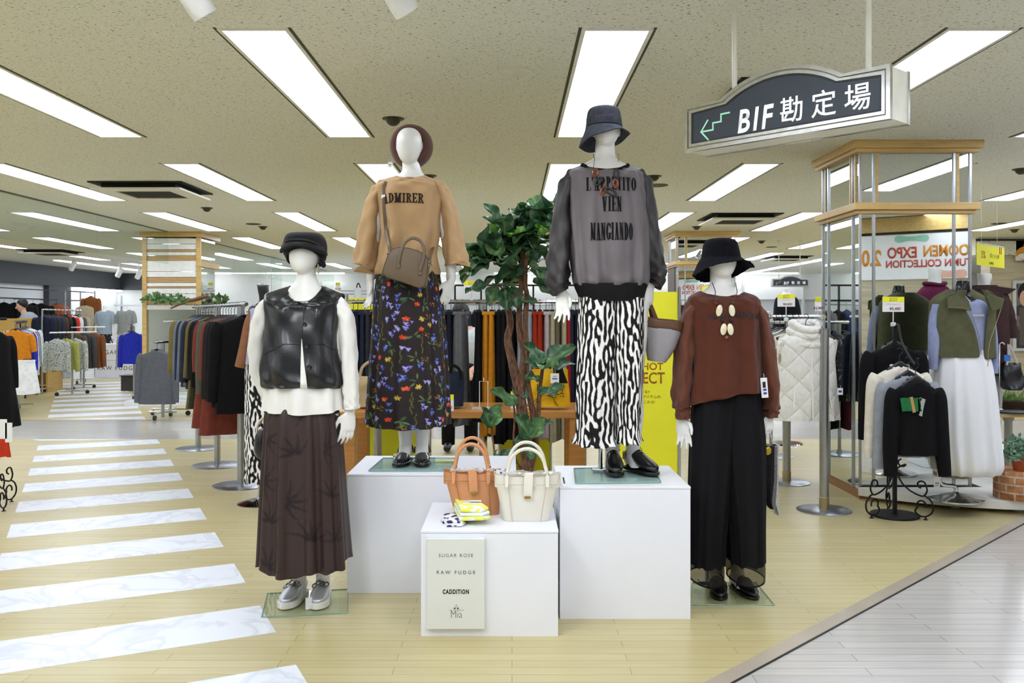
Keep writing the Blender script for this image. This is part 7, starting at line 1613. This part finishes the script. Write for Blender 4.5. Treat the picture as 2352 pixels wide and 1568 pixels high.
# hanging yellow sale card
sc_ = thing('sale_card', P(2277, 590, 8.6), 'yellow hanging sale card reading 5% with a red ribbon mark', 'sale card')
d_ = (P(2310, 596, 8.9)-P(2247, 606, 8.3)); d_.z = 0; d_.normalize(); o_ = P(2244, 608, 8.3); wl = (P(2309, 600, 8.9)-P(2247, 600, 8.3)).length
M4_ = face_mat(o_, d_); w4 = lambda u, v, q=0: M4_ @ Vector((u, v, q))
MB().prism([w4(0, 0), w4(wl, 0), w4(wl, .20), w4(0, .20)], M4_.to_3x3() @ Vector((0, 0, -.004))).build('card', YELLOW, sc_, smooth=False)
text('5%', .10, REDINK, sc_, face_mat(w4(wl*.22, .10, .001), d_)); text('ポイントUP', .055, M('banner_ink'), sc_, face_mat(w4(wl*.62, .10, .001), d_)); text('会員様限定', .028, M('banner_ink'), sc_, face_mat(w4(wl*.5, .03, .001), d_))
for u in (.80, .86): MB().prism([w4(wl*u, .13, .001), w4(wl*u+.022, .13, .001), w4(wl*u+.022, .20, .001), w4(wl*u, .20, .001)], M4_.to_3x3() @ Vector((0, 0, .001))).build('ribbon_mark', M('ribbon_red', (190,60,30), .6), sc_, smooth=False)
MB().prism([w4(.03, .20), w4(wl-.02, .20), w4(wl-.02, .215), w4(.03, .215)], M4_.to_3x3() @ Vector((0, 0, -.006))).build('holder', M('clear_stem'), sc_, smooth=False)
for u in (.15, .72): MB().tube([w4(wl*u, .21), (w4(wl*u, 0).x, w4(wl*u, 0).y, CEIL)], .0012, 5).build('cord', M('clear_stem'), sc_)
# posters on the stone wall
def poster(label, x0, x1, y0, y1, Yw, frame, draw):
    a, b = P(x0, y1, Yw), P(x1, y0, Yw); r = thing('poster', ((a.x+b.x)/2, Yw, a.z), label, 'poster'); MB().box2((a.x, Yw, a.z), (b.x, Yw+.03, b.z)).build('frame', frame, r, smooth=False); draw(r, a, b, Yw); return r
def dr1(r, a, b, Yw):
    MB().box2((a.x+.05, Yw-.004, a.z+.05), (b.x-.03, Yw, b.z-.05)).build('print', blot('dark_photo', (58,60,66), (120,112,104), 6), r, smooth=False)
    MB().ball((a.x+.2, Yw-.006, b.z-.3), (.10, .004, .15)).build('face_shape', SKINP, r); MB().ball((a.x+.24, Yw-.005, b.z-.22), (.17, .003, .2)).build('hair_shape', HAIR, r); MB().box2((a.x+.1, Yw-.006, a.z+.1), (b.x-.03, Yw-.004, a.z+.75)).build('coat_shape', M('poster_coat', (96,84,76), .7), r, smooth=False)
poster('framed dark photo poster of two people on the beige stone wall', 2328, 2440, 644, 806, 15.44, M('poster_frame', (206,210,210), .4), dr1)
def dr2(r, a, b, Yw):
    ink = M('ribbon_red'); c = Vector((a.x+.18, Yw-.003, b.z-.22)); MB().prism([c+Vector((.17*math.cos(q)*(1 if i % 2 else .5), 0, .17*math.sin(q)*(1 if i % 2 else .5))) for i, q in enumerate([2*PI*k/10 for k in range(10)])], (0, .002, 0)).build('leaf_shape', ink, r, smooth=False)
    MB().ball((a.x+.25, Yw-.004, a.z+.12), (.26, .003, .14)).build('gold_shape', M('gold_flat', (222,160,50), .6), r); MB().ball((a.x+.12, Yw-.008, a.z+.07), (.10, .003, .05)).build('oval_shape', PAPER, r)
poster('autumn leaf poster hanging beside the yellow sale card', 2334, 2440, 552, 598, 15.4, PAPER, dr2)
# banner on the wall across the aisle, seen only as a reflection in the pillar mirror
bn = thing('wall_banner', wc, 'white autumn event banner on the stone wall reflected in the mirrored pillar', 'banner')
bo_ = Vector((wc.x, wc.y, 0))-wn*.02
V = lambda u, z, q=0: bo_+wd*u+Vector((0, 0, z))-wn*q
MB().prism([V(-2.2, 1.92), V(2.0, 1.92), V(2.0, 2.53), V(-2.2, 2.53)], wn*.012).build('panel', PAPER, bn, smooth=False)
# the mirror reverses it: lettering reads normally from the aisle (text x axis = -wd seen from the hall side)
ORG = M('banner_orange', (222,142,36), .6); REDB = M('banner_red', (196,70,44), .6)
tf = lambda s, u, z, size, m, **k: text(s, size, m, bn, face_mat(V(u, z, .003), -wd, ), **k)
tf('2.0', -.50, 2.21, .30, ORG, bold=.03, sx=.72); tf('EXPO', -.10, 2.275, .205, REDB, bold=.03, sx=.74); tf('GOOMEN', .50, 2.285, .205, ORG, bold=.03, sx=.74); tf('AUTUMN COLLECTION', .30, 2.125, .135, REDB, bold=.03, sx=.85)
MINTF = M('mint_flat', (150,200,176), .7); PEACH = M('peach_flat', (232,180,160), .7)
MB().prism([V(.02+.22*math.cos(t), 2.47+.05*math.sin(t)+(.02*math.sin(3*t)), .002) for t in [2*PI*i/24 for i in range(24)]], wn*-.001).build('blob_shape', MINTF, bn, smooth=False)
MB().prism([V(.50+.20*math.cos(t), 1.98+.06*math.sin(t)+.02*math.sin(3*t), .002) for t in [2*PI*i/24 for i in range(24)]], wn*-.001).build('blob_shape', PEACH, bn, smooth=False)
MB().prism([V(-.75+.1*math.cos(t), 2.45+.1*math.sin(t), .002) for t in [2*PI*i/24 for i in range(24)]], wn*-.001).build('blob_shape', MINTF, bn, smooth=False)
# bust in maroon vest that the mirror shows above the olive vest
YM = 5.35; mx = 4.05
mb_ = thing('dress_form', (mx, YM, 0), 'white bust in maroon zip vest on a tall white pedestal reflected in the pillar mirror', 'mannequin')
MB().box((mx, YM, .60), (.36, .36, 1.198)).build('pedestal', WHITE, mb_, smooth=False, bevel=.004)
m = MB(); m.lathe([(.06, 1.2), (.11, 1.21), (.11, 1.45), (.11, 1.62), (.08, 1.70), (.062, 1.74), (.055, 1.80), (.062, 1.87), (.058, 1.88)], (mx, YM, 0), 28).build('body', SKIN, mb_)
MAR = fab('maroon_fleece', (96,34,64)); rs = []
for z, rx, ry in ((1.22, .185, .14), (1.35, .18, .14), (1.5, .19, .145), (1.62, .185, .13), (1.69, .12, .10), (1.715, .085, .08)): rs.append([(mx+rx*math.cos(t), YM+ry*math.sin(t), z) for t in [2*PI*i/36 for i in range(36)]])
MB().rings(rs, False, False).build('vest', MAR, mb_, solid=.006)
MB().tube([(mx+.095*math.cos(t), YM+.09*math.sin(t), 1.715+.02*abs(math.cos(t))) for t in [2*PI*i/30 for i in range(31)]], .018, 8).build('collar', MAR, mb_)
for sg in (-1, 1): MB().tube([(mx+sg*.17, YM, 1.62), (mx+sg*.215, YM, 1.5), (mx+sg*.225, YM, 1.32)], [.05, .045, .04], 12, smooth=4).build('sleeve', WCOT, mb_)
# ================= far left racks, counter, alcove and back fixtures =================
POS = lambda px, py, Y: P(px, py, Y)
# near-edge garments on a scroll stand at the picture's left edge
nx, ny = -3.86, 6.62
le = scroll_stand('black wrought-iron scroll stand of long garments at the edge beside the striped walkway', nx, ny, 1.40, disc=False)
MB().tube([(nx-.5, ny-.1, 1.40), (nx+.10, ny+.02, 1.40)], .010, 10).build('arm', IRON, le)
top('dress', 'long black dress hanging at the end of the scroll stand beside the walkway', 'dress', 'garments on the scroll stand', (nx-.02, ny, 1.42), 1.42, .40, .84, .16, fab('coat_blk', (19,19,20)), .35, 1.5)
bottom('skirt', 'red orange skirt with white tags hanging below the black dress', 'skirt', None, (nx-.02, ny-.02, .76), 1.42, .34, .40, .14, fab('red_orange', (206,62,34)), 1.2)
top('dress', 'taupe long dress hanging behind the black dress on the scroll stand', 'dress', 'garments on the scroll stand', (nx-.2, ny-.06, 1.42), 1.3, .40, .84, .14, fab('taupe_cloth', (130,116,100)), .4, 1.3)
for i in range(2):
    o = MB().box((0, 0, 0), (.05, .003, .14)).build('swing_tag', PAPER, None, smooth=False); o.location = P(8+12*i, 985+8*i, 6.38); tag(o, 'white swing tag on the red orange skirt, %s one' % ('lower' if i else 'upper'), 'tag', 'tags on the red orange skirt')
# L2: rack with orange top and dotted navy shirts
def dots():
    t = NT('navy_dots'); v = t.n('TexVoronoi', Vector=t.coord(), Scale=26.0); t.set(t.b, 'Base_Color', t.ramp(v.outputs[0], [(.14, lin((210,212,220))), (.20, lin((34,38,58)))])); t.b.inputs['Roughness'].default_value = .85; return t.m
NDOT = dots(); ORT = fab('orange_jersey', (206,128,34)); WHT = fab('white_cloth', (238,238,238)); PALE = fab('pale_blue_cloth', (196,206,210))
q0, q1 = P(34, 741, 12.6), P(62, 741, 16.0)
rack('castor rack of dotted shirts and an orange top beside the striped walkway', q0[:2], q1[:2], q0.z, [((q0.x*.75+q1.x*.25), (q0.y*.75+q1.y*.25)), (q0.x*.1+q1.x*.9, q0.y*.1+q1.y*.9)], base=.28, foot='caster', pr=.016)
def along(i, f, mat, lab, cat, L=.66, w_=.42, sl=.45, kind='shirt', th=.11, rzo=0, fl=1.05):
    return top(kind, lab, cat, 'shirts on the castor rack beside the walkway', (q0.x+(q1.x-q0.x)*f, q0.y+(q1.y-q0.y)*f, q0.z), math.atan2(q1.y-q0.y, q1.x-q0.x)-PI/2+.25+rzo, w_, L, th, mat, sl, fl, seed=80+i)
along(0, .03, ORT, 'orange tee hanging at the front of the castor rack', 'tee', .56, .40, .22)
bottom('skirt', 'white frilled skirt below the orange tee', 'skirt', None, (q0.x+.02, q0.y+.12, q0.z-.45), .25, .36, .56, .16, WHT, 1.35)
for i, (f, m_, l_) in enumerate(((.10, fab('cobalt', (52,60,170)), 'cobalt blue shirt just behind the orange tee'), (.19, WHT, 'white blouse behind the cobalt shirt'), (.28, NDOT, 'navy dotted shirt behind the white blouse'), (.37, PALE, 'pale blue shirt behind the first dotted shirt'), (.46, NDOT, 'navy dotted shirt in the middle of the castor rack'), (.56, PALE, 'pale grey blouse in the middle of the castor rack'), (.66, WHT, 'white blouse beyond the middle of the castor rack'), (.76, PALE, 'pale blouse near the far end of the castor rack'), (.88, WHT, 'white blouse at the far end of the castor rack'))): along(i+1, f, m_, l_, 'shirt', .74+.1*(i % 3), .42, .5)
# counter with shelves
YC2 = 16.6; c0, c1 = P(-20, 0, YC2), P(109, 0, YC2); zc = P(0, 731, YC2).z
ct_ = thing('service_counter', ((c0.x+c1.x)/2, YC2+.25, 0), 'birch service counter with open shelves before the man in grey', 'counter')
MB().box2((c0.x, YC2, zc-.30), (c1.x, YC2+.03, zc)).build('front_panel', BIRCH, ct_, smooth=False); MB().box2((c0.x, YC2+.03, zc-.05), (c1.x, YC2+.55, zc-.01)).build('counter_top', BIRCH, ct_, smooth=False)
for x in (c0.x, (c0.x+c1.x)/2, c1.x-.03): MB().box2((x, YC2, .001), (x+.03, YC2+.55, zc-.05)).build('side_panel', BIRCH, ct_, smooth=False)
for z in (.12, .48, .84): MB().box2((c0.x+.03, YC2+.02, z), (c1.x-.03, YC2+.53, z+.025)).build('shelf', BIRCH, ct_, smooth=False)
MB().box2((c0.x, YC2+.53, .001), (c1.x, YC2+.56, zc-.05)).build('back_panel', BIRCH, ct_, smooth=False)
lf_ = MB().box((c1.x-.35, YC2+.2, zc+.0), (.5, .25, .012)).build('leaflet', M('lime_paper', (208,216,90), .6), None, smooth=False); tag(lf_, 'lime green leaflet lying on the birch service counter', 'leaflet')
# people trousers for the man behind
for sg in (-1, 1): MB().tube([cman+Vector((.14, .09*sg, -.86)), cman+Vector((.14, .09*sg, -1.3)), cman+Vector((.14, .09*sg, -1.70))], [.115, .09, .08], 14).build('trouser_leg', BLKF, pr2)
# coats hung high on the left wall
WR = thing('wall_rail', (X0+.35, 22.8, 0), 'black wall rail of dark coats under the dark grey wall band', 'wall rail')
MB().tube([(X0+.42, 21.2, 1.86), (X0+.42, 23.9, 1.86)], .014, 10).tube([(X0+.42, 21.2, 2.10), (X0+.42, 23.9, 2.10)], .012, 10).build('rail', BLACKM, WR)
for y in (21.3, 22.5, 23.8): MB().tube([(X0+.02, y, 1.86), (X0+.42, y, 1.86)], .01, 8).build('bracket', BLACKM, WR)
for i, (y, n_) in enumerate(((21.4, 'coat_blk'), (21.85, 'coat_blk2'), (22.3, 'coat_dbr'), (22.7, 'coat_blk'), (23.1, 'coat_blk2'))):
    top('coat', 'dark coat, %s from the counter end of the wall rail' % ordn(i), 'coat', 'coats on the wall rail', (X0+.42, y, 1.84), .55, .5, .95, .16, fab(n_, (24,24,25)), .6, 1.05, seed=90+i)
top('coat', 'rust orange coat at the end of the wall rail of dark coats', 'coat', 'coats on the wall rail', (X0+.5, 23.7, 1.84), .35, .5, .92, .16, fab('rust_orange', (176,92,54)), .6, 1.05)
# bright alcove behind: pale bays with lit washers
WASH = NT('wall_washer'); WASH.b.inputs['Base Color'].default_value = (1, 1, 1, 1); WASH.b.inputs['Emission Strength'].default_value = 14
nz = WASH.n('TexNoise', Vector=WASH.coord(), Scale=20.0); WASH.set(WASH.b, 'Emission_Color', WASH.ramp(nz.outputs[0], [(0, (.98,.99,1)), (1, (1,1,1))])); WASH = WASH.m
for i, y in enumerate((25.35, 26.4, 27.4)):
    r = thing('wall_washer', (X0+.3, y+.45, 2.2), 'slim bright wall washer lamp in the lit alcove, %s from the dark band' % ordn(i), 'lamp', 'wall washers in the alcove')
    MB().box2((X0+.17, y, 2.19), (X0+.24, y+.9, 2.24)).build('lamp_bar', WASH, r, smooth=False); MB().box2((X0+.155, y-.01, 2.24), (X0+.26, y+.91, 2.249)).build('housing', WALLW, r, smooth=False)
for i in range(7):
    x = -11.2+i*3.55
    r = thing('wall_washer', (x+1.2, YB-.5, 2.62), 'slim bright lamp bar above the white back wall bays, %s from the dark wall' % ordn(i), 'lamp', 'lamp bars over the back wall')
    MB().box2((x, YB-.62, CEIL-.035), (x+2.4, YB-.54, CEIL-.004)).build('lamp_bar', WASH, r, smooth=False); MB().box2((x-.02, YB-.63, CEIL-.004), (x+2.42, YB-.53, CEIL-.001)).build('housing', WALLW, r, smooth=False)
r = thing('line_light', (7.42, 23.5, CEIL), 'long continuous ceiling line light running behind the small distant sign', 'ceiling light')
for k in range(6): MB().box2((7.35, 18.6+1.6*k, CEIL-.02), (7.50, 18.6+1.6*k+1.58, CEIL-.001)).build('diffuser', LED, r, smooth=False)
r = thing('line_light', (-11.0, 24, CEIL), 'long continuous ceiling line light beside the dark grey wall band', 'ceiling light')
for k in range(4): MB().box2((-11.1, 21.6+1.6*k, CEIL-.02), (-10.95, 21.6+1.6*k+1.58, CEIL-.001)).build('diffuser', LED, r, smooth=False)
# L6 dark coats rack, L7 speckled cardigans, L8 brown jackets
g0, g1 = P(97, 711, 16.4), P(186, 711, 19.0)
rack('chrome rack of dark jackets behind the birch counter', g0[:2], g1[:2], g0.z, [g0[:2], g1[:2]], base=.3, foot='caster', pr=.016)
for i, (n_, cc, L) in enumerate((('navy', (40,44,60), .9), ('charcoal', (50,50,54), .92), ('midnight', (46,50,70), .94), ('brown', (78,62,48), .92), ('espresso', (52,46,44), .98), ('black', (20,20,21), .9), ('red', (206,60,44), .8), ('white', (236,232,228), .78), ('slate', (84,92,100), .86), ('sand', (186,170,142), .84))):
    f = .04+i*.10; top('jacket', '%s jacket, %s along the rack behind the birch counter' % (n_, ordn(i)), 'jacket', 'jackets behind the counter', (g0.x+(g1.x-g0.x)*f, g0.y+(g1.y-g0.y)*f, g0.z), -.35, .44, L, .12, fab('jk_'+n_, cc), .58, 1.03, seed=100+i)
def speck():
    t = NT('speckled_knit'); nz = t.n('TexNoise', Vector=t.coord(), Scale=60.0, Detail=2.0); t.set(t.b, 'Base_Color', t.ramp(nz.outputs[0], [(.38, lin((110,114,110))), (.5, lin((206,208,200)))])); t.b.inputs['Roughness'].default_value = .9; return t.m
SPK = speck(); s0 = P(134, 764, 15.8)
rack('short chrome castor stand of speckled cardigans beside the striped walkway', (s0.x-.1, 15.7), (s0.x+.35, 16.5), s0.z, [(s0.x+.1, 16.1)], base=.3, foot='caster', pr=.018, name='garment_stand')
for i, (m_, l_) in enumerate(((SPK, 'speckled grey cardigan at the front of the short castor stand'), (fab('lime_knit', (170,172,96)), 'lime green cardigan behind the front speckled one'), (SPK, 'speckled grey cardigan at the rear of the short castor stand'))): top('cardigan', l_, 'cardigan', 'cardigans on the short stand', (s0.x+.0+.05*i, 15.75+.22*i, s0.z), .05, .33, .66, .12, m_, .5, 1.05, seed=120+i)
j0 = P(174, 752, 17.2)
rack('chrome stand of brown jackets beyond the speckled cardigans', (j0.x-.05, 17.1), (j0.x+.2, 18.0), j0.z, [(j0.x+.06, 17.4)], base=.28, foot='caster', pr=.018, name='garment_stand')
for i, (cc, l_) in enumerate((((92,78,62), 'taupe brown jacket at the front of the stand beyond the cardigans'), ((74,72,72), 'dark grey jacket behind the taupe one'), ((128,80,48), 'russet jacket behind the dark grey one'))): top('jacket', l_, 'jacket', 'jackets beyond the cardigans', (j0.x+.06*i, 17.15+.25*i, j0.z), .15, .34, .80, .12, fab('jb%d' % cc[0], cc), .58, 1.06, seed=130+i)
bv = top('vest', 'beige sleeveless vest hung above the dark jackets', 'vest', None, P(196, 692, 22.72), -.1, .52, 1.0, .14, fab('vest_beige', (196,182,152)), 0, 1.05)
bj = top('coat', 'russet brown coat hung on the bright alcove frame', 'coat', None, P(209, 672, 22.75), -.2, .44, 1.0, .12, fab('russet', (140,84,44)), .6, 1.02)
af = thing('wall_frame', P(200, 720, 22.8), 'thin chrome hanging frame before the bright alcove', 'hanging frame'); af.location.z = 0
for px in (150, 185, 218): a = P(px, 668, 22.8); MB().tube([a, (a.x, a.y, .001)], .02, 8).build('upright', STEEL, af)
MB().tube([P(150, 690, 22.8), P(218, 690, 22.8)], .016, 8).build('cross_bar', STEEL, af); MB().tube([P(150, 668, 22.8), P(218, 672, 22.8)], .016, 8).build('top_bar', STEEL, af)
# two torsos and the white boxes
def torso(label, px, Yt, cm, dm, tp):
    r = thing('mannequin', (P(px,0,Yt).x, Yt, 0), label, 'mannequin')
    mb = MB(); loftpx(mb, [(tp, px-4, px+4, .05, 0), (tp+6, px-4.5, px+4.5, .055, 0), (tp+10, px-6, px+6, .06, 0), (tp+13, px-14, px+14, .08, 0), (tp+20, px-17, px+17, .1, 0), (tp+45, px-14, px+14, .1, 0), (tp+90, px-15, px+15, .11, 0), (tp+135, px-10, px+10, .09, 0), (tp+160, px-6, px+6, .06, 0)], Yt, 20)
    for sg in (-1, 1): mb.tube([px3(Yt, px+sg*15, tp+16), px3(Yt, px+sg*19, tp+45), px3(Yt, px+sg*21, tp+66, -.04)], [.05, .04, .028], 10); hand(mb, px3(Yt, px+sg*21, tp+66, -.04), (0, -.1, -1), (-sg, -.2, 0), 1, .3)
    mb.build('body', SKIN, r)
    cloth('top', [(tp+9, px-8, px+8, .07, 3), (tp+13, px-16, px+16, .11, 2), (tp+22, px-19, px+19, .13), (tp+45, px-17, px+17, .14), (tp+64, px-18, px+18, .15)], Yt, cm, r, n=40, cap0=True)
    for sg in (-1, 1): sleeve('sleeve', [(px+sg*14, tp+14, 0, 5, .06), (px+sg*18.5, tp+24, 0, 5.5, .07), (px+sg*20, tp+40, 0, 5.5, .07)], Yt, cm, r, n=16)
    cloth('trousers', [(tp+60, px-16, px+16, .13), (tp+80, px-17, px+17, .15), (tp+150, px-14, px+14, .14)], Yt, dm, r, n=40)
    MB().tube([(P(px,0,Yt).x, Yt, .02), (P(px,0,Yt).x, Yt, .5)], .02, 10).lathe([(.2, .001), (.2, .02)], (P(px,0,Yt).x, Yt, 0), 24).build('stand', CHROME, r)
BWP = letterprint('bw_print', (24,24,26), (226,226,226))
torso('headless white mannequin in pale blue grey tee above the white name boxes', 241, 21.9, fab('pale_teal', (150,164,170)), BWP, 703)
torso('headless white mannequin in grey hooded top above the white name boxes', 289, 21.9, fab('stone_grey_top', (140,142,138)), BWP, 702)
for k, (s, y0, y1, wh) in enumerate((('RAW FUDGE', 828, 861, 'lower'), ('SUGAR ROSE', 790, 826, 'upper'))):
    Yx = 20.6; a, b = P(218, y1, Yx), P(305, y0, Yx); z0 = 0.001 if k == 0 else P(0, 827, Yx).z
    r = thing('plinth', ((a.x+b.x)/2, Yx+.3, z0), 'distant white box with shop lettering, %s of the two stacked before the grey mannequins' % wh, 'display plinth', 'white name boxes')
    MB().box2((a.x, Yx, z0), (b.x, Yx+.6, P(0, 827.5, Yx).z if k == 0 else b.z)).build('box', WHITE, r, smooth=False, bevel=.004); text(s, .13, M('mid_ink'), r, face_mat(P(268, (y0+y1)/2+1, Yx-.002), (1, 0, 0)), space=1.3)
sh_ = thing('wall_shelf', P(300, 702, 25), 'white wall shelf behind the grey hooded mannequin', 'shelf'); a, b = P(262, 703, 25), P(335, 700, 25); MB().box2((a.x, 25, a.z), (b.x, 25.35, a.z+.04)).build('shelf_board', WHITE, sh_, smooth=False)
for x in (a.x+.05, b.x-.05): MB().box2((x, 25.3, .001), (x+.04, 25.35, 2.0)).build('upright', M('pale_grey'), sh_, smooth=False)
# blue sweater rack before the pillar, dark bin beneath
u0 = P(306, 748, 15.2)
rack('chrome stand of sweaters beside the slatted pillar with a cobalt one in front', (u0.x-.25, 15.9), (u0.x+.08, 15.0), u0.z, [(u0.x-.05, 15.35)], base=.26, foot='caster', pr=.018, name='garment_stand')
for i, (cc, l_) in enumerate((((42,52,166), 'cobalt blue sweater at the front of the stand beside the slatted pillar'), ((212,202,178), 'cream sweater just behind the cobalt one'), ((150,120,54), 'ochre sweater behind the cream one'), ((88,100,88), 'sage sweater at the rear of the stand beside the slatted pillar'), ((206,206,200), 'off-white sweater behind the sage one'))): top('sweater', l_, 'sweater', 'sweaters beside the slatted pillar', (u0.x+.05-.09*i, 15.05+.19*i, u0.z), -.25, .40, .64, .12, fab('swt%d' % cc[0], cc), .5, 1.05, seed=140+i)
bn_ = thing('bin', (P(300,0,17).x, 17, 0), 'dark square bin on the floor under the cobalt sweater', 'bin'); x = P(303, 0, 17).x; MB().prism([(x-.17, 16.9, .001), (x+.17, 16.9, .001), (x+.17, 17.25, .001), (x-.17, 17.25, .001)], (0, 0, .28)).build('bin_body', M('bin_brown', (58,50,46), .5), bn_, bevel=.01, smooth=False); MB().box((x, 17.07, .29), (.38, .38, .02)).build('rim', M('bin_brown'), bn_, smooth=False)
# ================= middle distance: frames, mirror fin, hanging tote, cards =================
fr = thing('shelf_frame', (P(1200,0,15).x, 15, 0), 'black open metal shelf frame in the distance behind the trouser rack', 'shelf frame')
a, b = P(1045, 655, 15), P(1345, 690, 15)
for i in range(6): x = a.x+(b.x-a.x)*i/5; MB().box2((x-.015, 15, .001), (x+.015, 15.03, a.z)).build('upright', BLACKM, fr, smooth=False)
for z in (a.z, b.z, .9): MB().box2((a.x, 15, z-.015), (b.x, 15.03, z+.015)).build('rail', BLACKM, fr, smooth=False)
for i in range(14):
    cc = R.choice([(40,44,58), (110,112,112), (24,24,26), (66,84,120), (190,190,186), (60,66,72)]); px = 1052+i*21
    top('shirt', 'dark folded-front shirt hanging in the distant black shelf frame, %s along' % ordn(i), 'shirt', 'shirts in the distant shelf frame', (P(px,0,15.2).x, 15.25, 1.62), PI/2+R.uniform(-.2, .2), .42, .75, .12, fab('fr%d' % cc[2], cc), .5, 1.0, seed=150+i)
MB().tube([(a.x, 15.25, 1.62), (b.x, 15.25, 1.62)], .012, 8).build('hang_rail', STEEL, fr)
fr2 = thing('shelf_frame', (P(760,0,19).x, 19, 0), 'thin grey shelf frame in the distance between two mannequins', 'shelf frame')
a, b = P(760, 668, 19), P(870, 675, 19)
for x in (a.x, b.x): MB().box2((x-.02, 19, .001), (x+.02, 19.04, a.z)).build('upright', STEEL, fr2, smooth=False)
for z in (a.z, b.z): MB().box2((a.x, 19, z-.015), (b.x, 19.04, z+.015)).build('rail', STEEL, fr2, smooth=False)
ht_ = softbag('pale tote bag with black handles hanging on the thin grey frame', 18.9, [(661, 815, 831), (672, 814, 831), (690, 813, 832)], fab('pale_tote', (214,222,224)), BLKF, [[(819, 662, 0), (820, 655, 0), (823, 650, 0), (826, 655, 0), (828, 662, 0)]], 0, dep=.08)
card('distant yellow-headed price card between two mannequins', P(776, 667, 18.99), .10, .17, '¥1,980', stand=.03, foot='clip')
card('yellow-headed price card reading 3,9 behind the fig leaves', P(1083, 673, 7.45), .128, .103, '¥3,980', stand=.06, foot='clip')
mfin = thing('mirror_fin', (P(627,0,20).x, 20, 0), 'narrow clear glass fin standing beyond the dress form', 'glass panel'); MB().box2((P(624,0,20).x, 20, 0.001), (P(632,0,20).x, 20.6, CEIL-.01)).build('glass', SMOKEG, mfin, smooth=False); MB().box2((P(623.4,0,20).x, 19.98, .001), (P(624.2,0,20).x, 20.0, CEIL-.01)).build('edge_strip', STEEL, mfin, smooth=False)
# low white shelf units in the far middle so the floor does not run empty to the wall
for i, (px, Yq, w_, h_) in enumerate(((1420, 21, 1.6, .9), (700, 22, 1.8, 1.0), (1760, 20.5, 1.5, 1.1), (1905, 23, 1.4, 1.2), (560, 21.5, 1.6, 1.1), (1000, 20.8, 1.8, .9))):
    x = P(px, 0, Yq).x; r = thing('display_shelf', (x, Yq+.25, 0), 'distant low white display shelf of folded knits, %s counted by distance' % ordn(i), 'display shelf', 'distant white shelves')
    for z in (.06, h_*.5, h_-.03): MB().box2((x-w_/2, Yq, z), (x+w_/2, Yq+.5, z+.03)).build('shelf_board', WHITE, r, smooth=False)
    for sx_ in (-1, 1): MB().box((x+sx_*(w_/2-.015), Yq+.25, h_/2), (.03, .5, h_-.002)).build('side_panel', WHITE, r, smooth=False)
    MB().box2((x-w_/2, Yq+.48, .001), (x+w_/2, Yq+.5, h_)).build('back_panel', WHITE, r, smooth=False)
# distant racks of clothes filling the hall (seen between the mannequins)
pal = [(30,32,40), (54,56,60), (120,116,108), (66,84,118), (150,54,48), (206,200,190), (96,84,66), (40,60,62), (176,150,96)]
for k, (px, Yq, n_, wid, hgt, wh) in enumerate(((1650, 17.5, 10, 2.0, 1.5, 'behind the far pillar'), (1000, 17.8, 10, 2.2, 1.5, 'behind the floral skirt'), (690, 16.5, 9, 2.0, 1.5, 'behind the black-vest mannequin'), (540, 18.5, 10, 2.2, 1.45, 'beyond the coat rack'), (1800, 14.5, 9, 1.6, 1.4, 'under the small distant sign'), (480, 12.8, 8, 1.3, 1.35, 'beside the slatted pillar mirror'))):
    x = P(px, 0, Yq).x
    rack('distant clothes rack '+wh, (x-wid/2, Yq), (x+wid/2, Yq), hgt, [(x-wid/2+.1, Yq), (x+wid/2-.1, Yq)], base=.25, foot='caster', pr=.016, group='distant clothes racks')
    for i in range(n_):
        cc = R.choice(pal); top('jacket', 'jacket on the distant rack %s, %s along' % (wh, ordn(i)), 'jacket', 'jackets on the distant racks', (x-wid/2+.2+(wid-.4)*i/(n_-1), Yq, hgt), PI/2+R.uniform(-.3, .3), .42, R.uniform(.7, .95), .13, fab('ds%d' % cc[0], cc), .5, 1.05, seed=200+k*20+i)
